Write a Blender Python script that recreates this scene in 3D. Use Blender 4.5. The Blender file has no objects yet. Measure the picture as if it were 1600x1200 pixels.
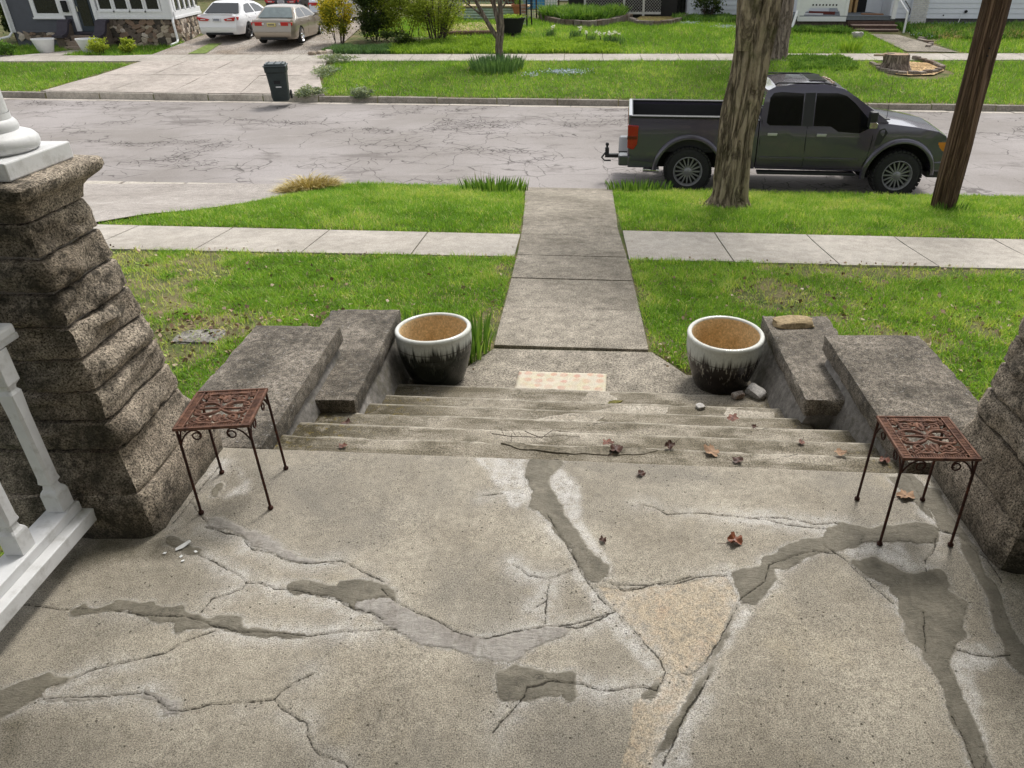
import bpy, bmesh, math, random
import numpy as np
from mathutils import Vector, Matrix, noise as mnoise

random.seed(7); RNG = np.random.default_rng(11)
C = bpy.context.scene.collection
scene = bpy.context.scene

# ------------------------------------------------------------------ camera
K = .06            # the street runs slightly skew to the front walk: s = y + K*x
cam_d = bpy.data.cameras.new("camera")
cam_d.sensor_width = 36; cam_d.lens = 36 * 1137 / 1600; cam_d.shift_x = -100 / 1600
cam_d.clip_start = .05; cam_d.clip_end = 2000
camera = bpy.data.objects.new("camera", cam_d); C.objects.link(camera)
_p, _r = math.radians(30.1), math.radians(.2)
_f = Vector((0, math.cos(_p), -math.sin(_p))); _rt = Vector((1, 0, 0)); _up = Vector((0, math.sin(_p), math.cos(_p)))
_R = _rt * math.cos(_r) + _up * math.sin(_r); _U = _up * math.cos(_r) - _rt * math.sin(_r)
camera.matrix_world = Matrix(((_R.x, _U.x, -_f.x, 0), (_R.y, _U.y, -_f.y, 0), (_R.z, _U.z, -_f.z, 2.2), (0, 0, 0, 1)))
scene.camera = camera

# ------------------------------------------------------------------ sky, sun, exposure (bright overcast)
SUN_EL, SUN_AZ = math.radians(58), math.radians(25)   # azimuth measured from +Y towards +X
world = bpy.data.worlds.new("World"); scene.world = world; world.use_nodes = True
wn = world.node_tree; wn.nodes.clear()
sky = wn.nodes.new('ShaderNodeTexSky'); sky.sky_type = 'NISHITA'; sky.sun_disc = False
sky.sun_elevation = SUN_EL; sky.sun_rotation = SUN_AZ; sky.dust_density = 3; sky.air_density = 1
hs = wn.nodes.new('ShaderNodeHueSaturation'); hs.inputs['Saturation'].default_value = .22
bg = wn.nodes.new('ShaderNodeBackground'); bg.inputs['Strength'].default_value = .13
wo = wn.nodes.new('ShaderNodeOutputWorld')
wn.links.new(sky.outputs[0], hs.inputs['Color']); wn.links.new(hs.outputs[0], bg.inputs[0]); wn.links.new(bg.outputs[0], wo.inputs[0])
sun_d = bpy.data.lights.new("sun", 'SUN'); sun_d.energy = 1.6; sun_d.angle = math.radians(13); sun_d.color = (1, .97, .92)
sun = bpy.data.objects.new("sun", sun_d); C.objects.link(sun)
sun.rotation_euler = Vector((-math.sin(SUN_AZ) * math.cos(SUN_EL), -math.cos(SUN_AZ) * math.cos(SUN_EL), -math.sin(SUN_EL))).to_track_quat('-Z', 'Y').to_euler()
vs = scene.view_settings; vs.view_transform = 'Standard'; vs.look = 'None'; vs.gamma = 1; vs.exposure = .72; vs.use_curve_mapping = False

# ------------------------------------------------------------------ materials
def S(h):                       # sRGB hex -> linear
    h = h.lstrip('#'); o = []
    for i in (0, 2, 4):
        v = int(h[i:i + 2], 16) / 255; o.append(v / 12.92 if v < .04045 else ((v + .055) / 1.055) ** 2.4)
    return (*o, 1)

class N:                        # tiny node-graph writer
    def __init__(s, name, rough=.8, metal=0., spec=.3, coat=0.):
        s.m = bpy.data.materials.new(name); s.m.use_nodes = True; s.t = s.m.node_tree
        s.b = s.t.nodes['Principled BSDF']; s.b.inputs['Roughness'].default_value = rough
        s.b.inputs['Metallic'].default_value = metal; s.b.inputs['Specular IOR Level'].default_value = spec
        s.b.inputs['Coat Weight'].default_value = coat; s.b.inputs['Coat Roughness'].default_value = .06
        s.co = None
    def n(s, t, **k):
        x = s.t.nodes.new('ShaderNode' + t)
        for a, v in k.items(): setattr(x, a, v)
        return x
    def l(s, a, b): s.t.links.new(a, b)
    def coord(s, kind='Object', scale=(1, 1, 1)):
        if kind == 'World': o = s.n('NewGeometry').outputs['Position']
        else: o = s.n('TexCoord').outputs[kind]
        if scale != (1, 1, 1):
            mp = s.n('Mapping'); mp.inputs['Scale'].default_value = scale; s.l(o, mp.inputs[0]); o = mp.outputs[0]
        return o
    def noise(s, co, scale, detail=4, rough=.55, dist=0):
        x = s.n('TexNoise'); x.inputs['Scale'].default_value = scale; x.inputs['Detail'].default_value = detail
        x.inputs['Roughness'].default_value = rough; x.inputs['Distortion'].default_value = dist; s.l(co, x.inputs['Vector']); return x.outputs['Fac']
    def voro(s, co, scale, feature='F1', rnd=1):
        x = s.n('TexVoronoi', feature=feature); x.inputs['Scale'].default_value = scale; x.inputs['Randomness'].default_value = rnd
        s.l(co, x.inputs['Vector']); return x
    def ramp(s, fac, stops, interp='LINEAR'):
        x = s.n('ValToRGB'); x.color_ramp.interpolation = interp; e = x.color_ramp.elements
        while len(e) < len(stops): e.new(.5)
        for i, (p, c) in enumerate(stops):
            e[i].position = p; e[i].color = c if len(c) == 4 else (*c, 1)
        s.l(fac, x.inputs[0]); return x.outputs[0]
    def val(s, fac, lo, hi, a=0., b=1.):
        x = s.n('MapRange'); x.inputs[1].default_value = lo; x.inputs[2].default_value = hi; x.inputs[3].default_value = a; x.inputs[4].default_value = b
        s.l(fac, x.inputs[0]); return x.outputs[0]
    def math(s, op, a, b=0.):
        x = s.n('Math', operation=op)
        for i, v in enumerate((a, b)):
            if isinstance(v, (int, float)): x.inputs[i].default_value = v
            else: s.l(v, x.inputs[i])
        return x.outputs[0]
    def mix(s, fac, a, b, mode='MIX'):
        x = s.n('MixRGB', blend_type=mode)
        for i, v in ((0, fac), (1, a), (2, b)):
            if isinstance(v, (int, float)): x.inputs[i].default_value = v
            elif isinstance(v, tuple): x.inputs[i].default_value = v
            else: s.l(v, x.inputs[i])
        return x.outputs[0]
    def attr(s, nm): return s.n('Attribute', attribute_name=nm).outputs['Fac']
    def bump(s, h, dist=.004, strength=.6):
        x = s.n('Bump'); x.inputs['Strength'].default_value = strength; x.inputs['Distance'].default_value = dist
        if s.b.inputs['Normal'].is_linked: s.l(s.b.inputs['Normal'].links[0].from_socket, x.inputs['Normal'])
        s.l(h, x.inputs['Height']); s.l(x.outputs[0], s.b.inputs['Normal'])
    def col(s, c):
        if isinstance(c, tuple): s.b.inputs['Base Color'].default_value = c
        else: s.l(c, s.b.inputs['Base Color'])
    def rough(s, r): s.l(r, s.b.inputs['Roughness'])

def sc(c, k): return (c[0] * k, c[1] * k, c[2] * k, 1)

def conc(name, c1, c2, grain=.35, gscale=160, mott=.3, kind='World', pits=0., moss=None, rough=.9, bump=.003, big=1.2, lichen=0.):
    g = N(name, rough, spec=.2); co = g.coord(kind)
    base = g.mix(g.val(g.noise(co, big, 6, .6), .35, .65), c1, c2)
    m = g.val(g.noise(co, big * 9, 6, .65), .3, .7, 1 - mott, 1 + mott * .5)
    gr = g.noise(co, gscale, 3, .75)
    gv = g.val(gr, .36, .64, 1 - grain, 1 + grain)
    base = g.mix(1., base, g.math('MULTIPLY', m, gv), 'MULTIPLY')
    if moss:
        mk = g.val(g.math('MULTIPLY', g.noise(co, 2.6, 7, .7), g.noise(co, 23, 5, .7)), .26, .36)
        base = g.mix(g.math('MULTIPLY', mk, moss[1]), base, moss[0])
    if lichen:
        mk = g.val(g.noise(co, 46, 4, .7), .6, .68); base = g.mix(g.math('MULTIPLY', mk, lichen), base, (.5, .48, .45, 1))
        mk = g.val(g.noise(co, 38, 4, .75), .36, .29); base = g.mix(g.math('MULTIPLY', mk, .75), base, (.035, .032, .03, 1))
    h = gr
    if pits:
        vo = g.voro(co, 42).outputs['Distance']
        pk = g.math('MULTIPLY', g.val(vo, .16, .09), g.val(g.noise(co, 6, 3), .45, .6))
        base = g.mix(g.math('MULTIPLY', pk, pits), base, (.06, .05, .035, 1)); h = g.math('SUBTRACT', gr, pk)
    g.col(base); g.bump(h, bump, .7); return g.m

def plain(name, c, rough=.6, metal=0., var=.12, vscale=8, bump=0., coat=0., kind='Object', spec=.4, dirt=None, stretch=(1, 1, 1)):
    g = N(name, rough, metal, spec, coat); co = g.coord(kind, stretch)
    f = g.val(g.noise(co, vscale, 6, .6), .3, .7, 1 - var, 1 + var)
    base = g.mix(1., c, f, 'MULTIPLY')
    if dirt: base = g.mix(g.val(g.noise(co, dirt[1], 7, .7), .52, .72, 0, dirt[2]), base, dirt[0])
    g.col(base)
    if bump: g.bump(g.noise(co, vscale * 6, 5, .65), bump, .6)
    return g.m

# ------------------------------------------------------------------ mesh helpers
def obj(name, verts, faces, mat=None, parent=None, smooth=False, bevel=0., label=None, loc=None, mats=None, midx=None, seg=2):
    me = bpy.data.meshes.new(name); me.from_pydata([tuple(v) for v in verts], [], faces); me.update()
    return link(name, me, mat, parent, smooth, bevel, label, loc, mats, midx, seg)

def link(name, me, mat=None, parent=None, smooth=False, bevel=0., label=None, loc=None, mats=None, midx=None, seg=2):
    o = bpy.data.objects.new(name, me); C.objects.link(o)
    if mats:
        for m in mats: me.materials.append(m)
        if midx is not None: me.polygons.foreach_set('material_index', np.asarray(midx, dtype=np.int32))
    elif mat: me.materials.append(mat)
    if smooth is True: me.polygons.foreach_set('use_smooth', [True] * len(me.polygons))
    elif smooth: me.polygons.foreach_set('use_smooth', [True] * len(me.polygons)); me.set_sharp_from_angle(angle=math.radians(smooth))
    if bevel:
        b = o.modifiers.new('bevel', 'BEVEL'); b.width = bevel; b.segments = seg; b.limit_method = 'ANGLE'; b.angle_limit = math.radians(40)
    if parent: o.parent = parent
    if label: o['label'] = label
    if loc: o.location = loc
    return o

def tag(o, label=None, cat=None, group=None, kind=None):
    if label: o['label'] = label
    if cat: o['category'] = cat
    if group: o['group'] = group
    if kind: o['kind'] = kind
    return o

def thing(name, label, cat, loc=(0, 0, 0), rz=0., group=None):
    o = bpy.data.objects.new(name, None); C.objects.link(o); o.location = loc; o.rotation_euler = (0, 0, rz); o.empty_display_size = .1
    return tag(o, label, cat, group, 'thing')

def copy_tree(o, loc=None, rz=None, label=None, parent=None):
    c = o.copy(); C.objects.link(c)
    if parent: c.parent = parent
    if loc: c.location = loc
    if rz is not None: c.rotation_euler = (0, 0, rz)
    if label: c['label'] = label
    for ch in list(o.children): copy_tree(ch, parent=c)
    return c

class MB:
    def __init__(s): s.v = []; s.f = []
    def add(s, v, f):
        k = len(s.v); s.v += [tuple(x) for x in v]; s.f += [tuple(i + k for i in q) for q in f]; return s
    def box(s, x0, x1, y0, y1, z0, z1):
        return s.add([(x0, y0, z0), (x1, y0, z0), (x1, y1, z0), (x0, y1, z0), (x0, y0, z1), (x1, y0, z1), (x1, y1, z1), (x0, y1, z1)],
                     [(0, 3, 2, 1), (4, 5, 6, 7), (0, 1, 5, 4), (1, 2, 6, 5), (2, 3, 7, 6), (3, 0, 4, 7)])
    def prism(s, poly, z0, z1, axis='z'):        # poly of 2-D points, extruded along axis
        n = len(poly); a = sum(poly[i][0] * poly[(i + 1) % n][1] - poly[(i + 1) % n][0] * poly[i][1] for i in range(n))
        if a < 0: poly = poly[::-1]
        if axis == 'z': P = lambda p, h: (p[0], p[1], h)
        elif axis == 'y': P = lambda p, h: (p[0], -h, p[1]); 
        else: P = lambda p, h: (h, p[0], p[1])
        v = [P(p, z0) for p in poly] + [P(p, z1) for p in poly]
        f = [tuple(range(n))[::-1], tuple(range(n, 2 * n))] + [(i, (i + 1) % n, n + (i + 1) % n, n + i) for i in range(n)]
        return s.add(v, f)
    def lathe(s, prof, n=24, c=(0, 0, 0), caps=True):
        v = []; f = []; m = len(prof)
        for i in range(n):
            a = 2 * math.pi * i / n
            v += [(c[0] + r * math.cos(a), c[1] + r * math.sin(a), c[2] + z) for r, z in prof]
        for i in range(n):
            j = (i + 1) % n
            f += [(i * m + k, j * m + k, j * m + k + 1, i * m + k + 1) for k in range(m - 1)]
        if caps: f += [tuple(i * m for i in range(n))[::-1], tuple(i * m + m - 1 for i in range(n))]
        return s.add(v, f)
    def tube(s, pts, r, n=8, caps=True, flat=1.):
        pts = [Vector(p) for p in pts]; m = len(pts); rr = r if isinstance(r, (list, tuple)) else [r] * m
        v = []; f = []; up = None
        for i, p in enumerate(pts):
            t = (pts[min(i + 1, m - 1)] - pts[max(i - 1, 0)]).normalized()
            if up is None:
                up = Vector((0, 0, 1)) if abs(t.z) < .9 else Vector((1, 0, 0))
            a = t.cross(up); a = a.normalized() if a.length > 1e-6 else t.orthogonal().normalized(); b = a.cross(t).normalized(); up = b
            v += [tuple(p + (a * math.cos(2 * math.pi * k / n) + b * math.sin(2 * math.pi * k / n) * flat) * rr[i]) for k in range(n)]
        for i in range(m - 1):
            f += [(i * n + k, i * n + (k + 1) % n, (i + 1) * n + (k + 1) % n, (i + 1) * n + k) for k in range(n)]
        if caps: f += [tuple(range(n))[::-1], tuple(range((m - 1) * n, m * n))]
        return s.add(v, f)
    def build(s, name, mat=None, parent=None, **k): return obj(name, s.v, s.f, mat, parent, **k)

def vn(x, y, scale, seed=0):    # smooth value noise, numpy
    r = np.random.default_rng(seed).random((256, 256)); x = np.asarray(x) * scale + 31.7; y = np.asarray(y) * scale + 17.3
    xi = np.floor(x).astype(int); yi = np.floor(y).astype(int); fx = x - xi; fy = y - yi
    fx = fx * fx * (3 - 2 * fx); fy = fy * fy * (3 - 2 * fy)
    a = r[xi % 256, yi % 256]; b = r[(xi + 1) % 256, yi % 256]; c = r[xi % 256, (yi + 1) % 256]; d = r[(xi + 1) % 256, (yi + 1) % 256]
    return (a * (1 - fx) + b * fx) * (1 - fy) + (c * (1 - fx) + d * fx) * fy
def fbm(x, y, scale, seed=0, oct=4):
    o = 0; w = .5; t = 0
    for i in range(oct): o = o + w * vn(x, y, scale * 2 ** i, seed + i); t += w; w *= .55
    return o / t
def pip(px, py, poly):          # points in polygon, numpy
    inside = np.zeros(px.shape, bool); n = len(poly)
    for i in range(n):
        x0, y0 = poly[i]; x1, y1 = poly[(i + 1) % n]
        if y0 == y1: continue
        c = ((y0 > py) != (y1 > py)) & (px < (x1 - x0) * (py - y0) / (y1 - y0) + x0); inside ^= c
    return inside
def pdist(px, py, line):        # distance of points to polyline
    d = np.full(px.shape, 1e9)
    for (x0, y0), (x1, y1) in zip(line[:-1], line[1:]):
        dx, dy = x1 - x0, y1 - y0; L = dx * dx + dy * dy + 1e-12
        t = np.clip(((px - x0) * dx + (py - y0) * dy) / L, 0, 1); d = np.minimum(d, np.hypot(px - x0 - t * dx, py - y0 - t * dy))
    return d

# height of the ground by s = y + K*x
GS = [-30, 4.7, 5.6, 9.3, 10.3, 13.70, 13.78, 13.8, 24.28, 24.3, 24.42, 38, 80, 400]
GZ = [-.66, -.66, -.66, -.95, -1.0, -1.5, -1.52, -1.74, -1.74, -1.56, -1.55, -.53, .3, 1.2]
def gz(x, y):
    x = np.asarray(x); s = np.asarray(y) + K * x; z = np.interp(s, GS, GZ)
    w = np.clip((-4.5 - x) / 1.0, 0, 1) * ((s > 9.9) & (s < 13.8))          # the neighbour's drive dips to the gutter
    z = z - .2 * np.clip((-17.05 - x) / .3, 0, 1) * np.clip((s - 30.2) / 2.5, 0, 1) * (s < 60)
    return z * (1 - w) + w * np.interp(s, [9.9, 13.8], [-.98, -1.70])
def gzf(x, y): return float(gz(x, y))

# ------------------------------------------------------------------ traced marks of the porch floor, (x, s) in metres
PATCH=[('p',[(-0.236,3.026),(-0.064,3.032),(-0.074,2.96),(-0.111,2.866),(-0.126,2.82),(-0.096,2.736),(-0.068,2.647),(-0.02,2.54),(0.03,2.425),(0.087,2.331),(0.124,2.287),(0.152,2.275),(0.145,2.223),(0.102,2.17),(0.056,2.173),(0.024,2.196),(0.029,2.248),(-0.009,2.318),(-0.048,2.406),(-0.111,2.519),(-0.176,2.608),(-0.229,2.62),(-0.227,2.685),(-0.222,2.77),(-0.251,2.893),(-0.237,2.95)]),('p',[(-1.177,2.069),(-1.164,2.109),(-1.091,2.113),(-1.023,2.086),(-0.97,2.075),(-0.97,2.114),(-0.888,2.134),(-0.793,2.129),(-0.733,2.073),(-0.702,2.018),(-0.752,1.988),(-0.808,1.978),(-0.851,1.975),(-0.912,2.011),(-1.02,2.024),(-1.125,2.027),(-1.163,2.045)]),('l',[(-0.864,2.023),(-0.771,2.053),(-0.71,2.021),(-0.62,1.975),(-0.525,1.937),(-0.458,1.892),(-0.377,1.866),(-0.31,1.87),(-0.228,1.902),(-0.118,1.941),(-0.041,1.941),(-0.007,1.927),(-0.09,1.868),(-0.147,1.824),(-0.224,1.749),(-0.299,1.764),(-0.399,1.777),(-0.529,1.809),(-0.601,1.835),(-0.669,1.873),(-0.708,1.892),(-0.795,1.964),(-0.85,1.972)]),('p',[(-0.28,1.732),(-0.248,1.738),(-0.2,1.751),(-0.159,1.734),(-0.094,1.729),(0.006,1.74),(0.006,1.689),(0.014,1.644),(-0.028,1.606),(-0.052,1.631),(-0.113,1.609),(-0.159,1.602),(-0.205,1.595),(-0.259,1.596),(-0.272,1.653)]),('p',[(0.236,1.658),(0.304,1.726),(0.303,1.671),(0.264,1.634),(0.234,1.64)]),('p',[(0.633,2.262),(0.674,2.292),(0.779,2.32),(0.812,2.379),(0.884,2.428),(0.98,2.48),(1.105,2.519),(1.13,2.568),(1.221,2.622),(1.321,2.604),(1.441,2.612),(1.517,2.645),(1.592,2.646),(1.642,2.625),(1.596,2.528),(1.516,2.507),(1.434,2.509),(1.336,2.495),(1.249,2.482),(1.151,2.431),(1.039,2.394),(0.926,2.351),(0.877,2.312),(0.835,2.302),(0.843,2.255),(0.78,2.191),(0.748,2.131),(0.711,2.091),(0.647,2.099),(0.649,2.163),(0.643,2.208)]),('p',[(1.173,2.374),(1.265,2.409),(1.327,2.355),(1.374,2.323),(1.454,2.329),(1.531,2.348),(1.544,2.287),(1.52,2.232),(1.575,2.165),(1.54,2.107),(1.484,2.044),(1.487,2.01),(1.426,1.972),(1.387,1.904),(1.359,1.818),(1.344,1.729),(1.343,1.672),(1.345,1.609),(1.328,1.523),(1.318,1.463),(1.307,1.418),(1.24,1.414),(1.246,1.459),(1.258,1.552),(1.257,1.639),(1.285,1.735),(1.285,1.824),(1.272,1.875),(1.281,1.919),(1.245,1.96),(1.263,2.018),(1.272,2.102),(1.298,2.16),(1.276,2.19),(1.281,2.23),(1.211,2.279),(1.18,2.332)]),('p',[(1.701,2.916),(1.763,2.902),(1.747,2.81),(1.739,2.689),(1.734,2.607),(1.751,2.485),(1.723,2.381),(1.719,2.271),(1.684,2.105),(1.685,2.0),(1.688,1.923),(1.622,1.766),(1.603,1.824),(1.578,1.874),(1.592,1.971),(1.616,2.076),(1.644,2.214),(1.656,2.321),(1.674,2.45),(1.688,2.572),(1.637,2.601),(1.654,2.667),(1.645,2.751),(1.616,2.874),(1.593,3.025),(1.673,3.05)]),('p',[(0.612,2.012),(0.559,1.916),(0.509,1.826),(0.476,1.752),(0.436,1.68),(0.392,1.602),(0.342,1.519),(0.305,1.466),(0.269,1.423),(0.256,1.438),(0.292,1.499),(0.331,1.562),(0.371,1.629),(0.413,1.698),(0.466,1.771),(0.503,1.847),(0.562,1.962)]),('p',[(-1.965,1.867),(-1.97,1.916),(-1.932,1.949),(-1.888,1.909),(-1.835,1.918),(-1.812,1.963),(-1.748,1.955),(-1.675,1.966),(-1.66,1.936),(-1.54,1.95),(-1.513,1.915),(-1.421,1.902),(-1.401,1.922),(-1.294,1.917),(-1.275,1.87),(-1.188,1.864),(-1.102,1.858),(-1.032,1.846),(-1.014,1.819),(-1.128,1.828),(-1.227,1.822),(-1.329,1.844),(-1.389,1.851),(-1.457,1.836),(-1.5,1.808),(-1.541,1.853),(-1.611,1.861),(-1.669,1.88),(-1.738,1.9),(-1.822,1.895),(-1.883,1.885),(-1.939,1.865)]),('p',[(-2.041,1.515),(-2.004,1.537),(-1.962,1.564),(-1.911,1.592),(-1.871,1.613),(-1.834,1.597),(-1.769,1.606),(-1.791,1.57),(-1.843,1.542),(-1.846,1.509),(-1.886,1.478),(-1.918,1.44),(-1.951,1.393)]),('l',[(-1.856,1.522),(-1.74,1.53),(-1.635,1.541),(-1.579,1.55),(-1.496,1.555),(-1.499,1.593),(-1.48,1.59),(-1.465,1.562),(-1.401,1.537),(-1.38,1.529),(-1.348,1.499),(-1.336,1.472),(-1.37,1.475),(-1.379,1.461),(-1.398,1.464),(-1.395,1.491),(-1.446,1.525),(-1.489,1.541),(-1.57,1.534),(-1.646,1.517),(-1.764,1.5),(-1.839,1.504)]),('p',[(-1.804,2.319),(-1.78,2.336),(-1.731,2.324),(-1.664,2.275),(-1.616,2.263),(-1.606,2.22),(-1.668,2.216),(-1.726,2.249),(-1.782,2.275)]),('l',[(-1.681,2.455),(-1.645,2.474),(-1.562,2.438),(-1.446,2.397),(-1.338,2.342),(-1.266,2.293),(-1.177,2.248),(-1.086,2.225),(-0.995,2.231),(-1.009,2.209),(-1.118,2.194),(-1.221,2.223),(-1.341,2.266),(-1.434,2.313),(-1.487,2.363),(-1.553,2.39),(-1.635,2.401)]),('p',[(-1.748,2.748),(-1.693,2.687),(-1.724,2.663),(-1.695,2.613),(-1.749,2.604),(-1.76,2.645),(-1.754,2.715)]),('p',[(1.542,2.982),(1.638,2.988),(1.64,2.875),(1.645,2.751),(1.647,2.65),(1.624,2.698),(1.588,2.8),(1.549,2.906)])]
TAN=[[(0.094,2.155),(0.198,2.147),(0.395,2.185),(0.616,2.253),(0.638,2.2),(0.65,2.139),(0.568,1.974),(0.527,1.882),(0.484,1.836),(0.416,1.759),(0.348,1.76),(0.314,1.763),(0.309,1.836),(0.262,1.888),(0.224,1.955),(0.161,2.031),(0.119,2.111)],[(0.28,1.724),(0.348,1.76),(0.415,1.754),(0.424,1.738),(0.379,1.645),(0.313,1.543),(0.263,1.46),(0.231,1.332),(0.123,1.325),(0.183,1.5),(0.201,1.621),(0.249,1.675)]]
PALE=[[(-0.519,3.017),(-0.381,3.032),(-0.248,3.035),(-0.251,2.893),(-0.222,2.77),(-0.227,2.685),(-0.281,2.617),(-0.354,2.727),(-0.461,2.916)],[(-0.074,2.96),(-0.011,2.872),(0.016,2.786),(0.031,2.559),(0.089,2.415),(0.153,2.309),(0.149,2.204),(0.192,2.145),(0.124,2.287),(0.03,2.425),(-0.068,2.647),(-0.123,2.82)],[(-1.724,2.875),(-1.601,2.747),(-1.567,2.663),(-1.625,2.638),(-1.673,2.594),(-1.669,2.677),(-1.613,2.724)],[(1.63,2.767),(1.658,2.651),(1.64,2.633),(1.569,2.695)],[(0.657,2.1),(0.696,2.065),(0.541,1.86),(0.484,1.722),(0.419,1.622),(0.358,1.402),(0.29,1.398),(0.401,1.612),(0.48,1.752),(0.559,1.916)],[(1.151,2.431),(1.249,2.482),(1.333,2.488),(1.431,2.502),(1.457,2.336),(1.377,2.331),(1.329,2.363),(1.268,2.416),(1.188,2.389)],[(1.426,1.972),(1.55,1.958),(1.543,1.871),(1.427,1.803),(1.375,1.656),(1.33,1.464),(1.328,1.523),(1.344,1.729),(1.392,1.904)],[(-0.028,2.324),(0.029,2.197),(0.16,2.037),(0.267,1.85),(0.313,1.813),(0.291,1.754),(0.231,1.808),(0.114,1.978),(-0.008,2.194)]]
DIRT=[[(-2.188,2.248),(-1.804,2.319),(-1.675,2.208),(-1.83,2.184),(-1.997,2.144),(-2.101,2.028),(-2.242,2.087)],[(-1.916,1.413),(-1.849,1.462),(-1.764,1.267),(-1.809,1.264)]]
CRACK=[[(-2.186,1.914),(-1.984,1.899),(-1.832,1.912),(-1.675,1.892),(-1.502,1.891),(-1.373,1.858),(-1.27,1.836),(-1.132,1.839),(-0.992,1.837),(-0.861,1.862),(-0.728,1.883),(-0.678,1.882)],[(-1.775,1.601),(-1.742,1.633),(-1.647,1.67),(-1.512,1.721),(-1.464,1.773),(-1.41,1.816),(-1.366,1.841)],[(-1.46,1.924),(-1.45,1.987),(-1.386,2.022),(-1.349,2.051),(-1.342,2.084)],[(-1.61,2.227),(-1.519,2.19),(-1.449,2.145),(-1.388,2.122),(-1.342,2.084),(-1.293,2.087),(-1.222,2.059),(-1.165,2.065),(-1.016,2.034),(-0.933,2.014),(-0.862,1.969),(-0.803,1.96),(-0.738,1.929)],[(-1.671,2.407),(-1.557,2.374),(-1.484,2.355),(-1.398,2.277),(-1.318,2.26),(-1.218,2.216),(-1.122,2.208),(-0.995,2.231),(-0.907,2.187),(-0.784,2.122)],[(-1.846,1.509),(-1.615,1.538),(-1.498,1.559),(-1.453,1.539),(-1.371,1.493),(-1.302,1.506),(-1.253,1.528),(-1.148,1.539),(-1.038,1.56)],[(-1.038,1.56),(-1.024,1.59),(-0.973,1.642),(-0.931,1.675)],[(-1.038,1.56),(-1.002,1.53),(-0.941,1.498),(-0.893,1.478),(-0.873,1.427),(-0.84,1.388),(-0.809,1.365),(-0.76,1.356),(-0.714,1.331)],[(-0.787,2.082),(-0.72,2.026),(-0.62,1.975),(-0.535,1.942),(-0.467,1.897),(-0.395,1.87),(-0.343,1.863),(-0.278,1.888),(-0.203,1.914),(-0.118,1.936),(-0.015,1.948),(0.08,1.992),(0.155,2.031)],[(-0.041,1.935),(0.027,1.94),(0.079,1.976),(0.155,2.031)],[(-0.134,2.595),(-0.069,2.448),(-0.009,2.325),(0.029,2.222),(0.065,2.149),(0.117,2.075),(0.16,2.031),(0.208,1.962),(0.261,1.881),(0.313,1.813),(0.323,1.756),(0.284,1.679),(0.222,1.689),(0.167,1.681),(0.088,1.667),(0.026,1.69),(-0.077,1.693),(-0.108,1.681),(-0.131,1.666),(-0.166,1.659),(-0.176,1.623),(-0.197,1.595)],[(-0.197,1.595),(-0.231,1.542),(-0.27,1.482)],[(-0.119,1.952),(-0.115,2.077),(-0.11,2.188),(-0.064,2.216),(-0.008,2.245)],[(-0.157,2.034),(-0.115,2.071)],[(-0.264,2.261),(-0.193,2.195),(-0.119,2.187)],[(0.143,2.179),(0.192,2.145),(0.256,2.155),(0.322,2.184),(0.397,2.202),(0.48,2.238)],[(0.166,2.171),(0.313,2.178),(0.412,2.193),(0.496,2.232),(0.628,2.257)],[(0.64,2.086),(0.605,2.023),(0.541,1.915),(0.499,1.847),(0.461,1.797),(0.416,1.753),(0.379,1.761)],[(0.649,2.112),(0.708,2.166),(0.778,2.224),(0.819,2.322),(0.936,2.387),(1.037,2.423),(1.126,2.414)],[(0.302,2.689),(0.389,2.66),(0.419,2.628),(0.575,2.643),(0.737,2.632),(0.844,2.622),(0.965,2.589),(1.131,2.571)],[(0.845,2.631),(0.956,2.638),(1.097,2.601),(1.199,2.621)],[(1.079,2.463),(1.147,2.387),(1.175,2.317),(1.227,2.213),(1.267,2.139)],[(1.467,2.336),(1.491,2.394),(1.551,2.457),(1.601,2.551)],[(1.406,1.927),(1.476,1.909),(1.54,1.901),(1.6,1.917)],[(1.366,2.108),(1.322,1.988),(1.294,1.898)],[(1.273,1.64),(1.277,1.562),(1.261,1.46)],[(0.48,1.752),(0.436,1.68),(0.395,1.621),(0.344,1.537),(0.312,1.467),(0.276,1.407)],[(1.626,2.6),(1.713,2.558),(1.733,2.469),(1.764,2.427),(1.755,2.287)],[(-1.822,2.417),(-1.813,2.605),(-1.813,2.679),(-1.794,2.871)],[(-1.82,2.584),(-1.722,2.481),(-1.676,2.436)],[(-0.448,2.704),(-0.354,2.727)]]

# ------------------------------------------------------------------ material set
WHITE = plain('white_paint', (.64, .64, .64, 1), .5, var=.06, vscale=14, dirt=((.26, .245, .21, 1), 11, .55), kind='World', bump=.0015)
BLACK = plain('black_void', (.012, .012, .013, 1), .8)
GLASS = plain('dark_glass', (.015, .018, .02, 1), .06, var=.3, spec=.6)
CHROME = plain('chrome', (.75, .75, .76, 1), .18, 1., var=.03)
SOIL = plain('soil', (.05, .04, .025, 1), .95, var=.5, vscale=12, bump=.01, kind='World')
M_CHEEK = conc('cheek_top', S('#857d72'), S('#5c564d'), .75, 130, .6, bump=.007, lichen=.45, rough=.95, big=2.6, moss=((.05, .045, .038, 1), .7))
M_CHEEKW = conc('cheek_render', S('#918c86'), S('#6e6a64'), .25, 190, .45, moss=((.10, .09, .06, 1), .6), big=2.4)
M_WALK = conc('walk_concrete', S('#989083'), S('#787165'), .7, 95, .4, pits=.35, big=.9)
M_STEP = None
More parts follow.
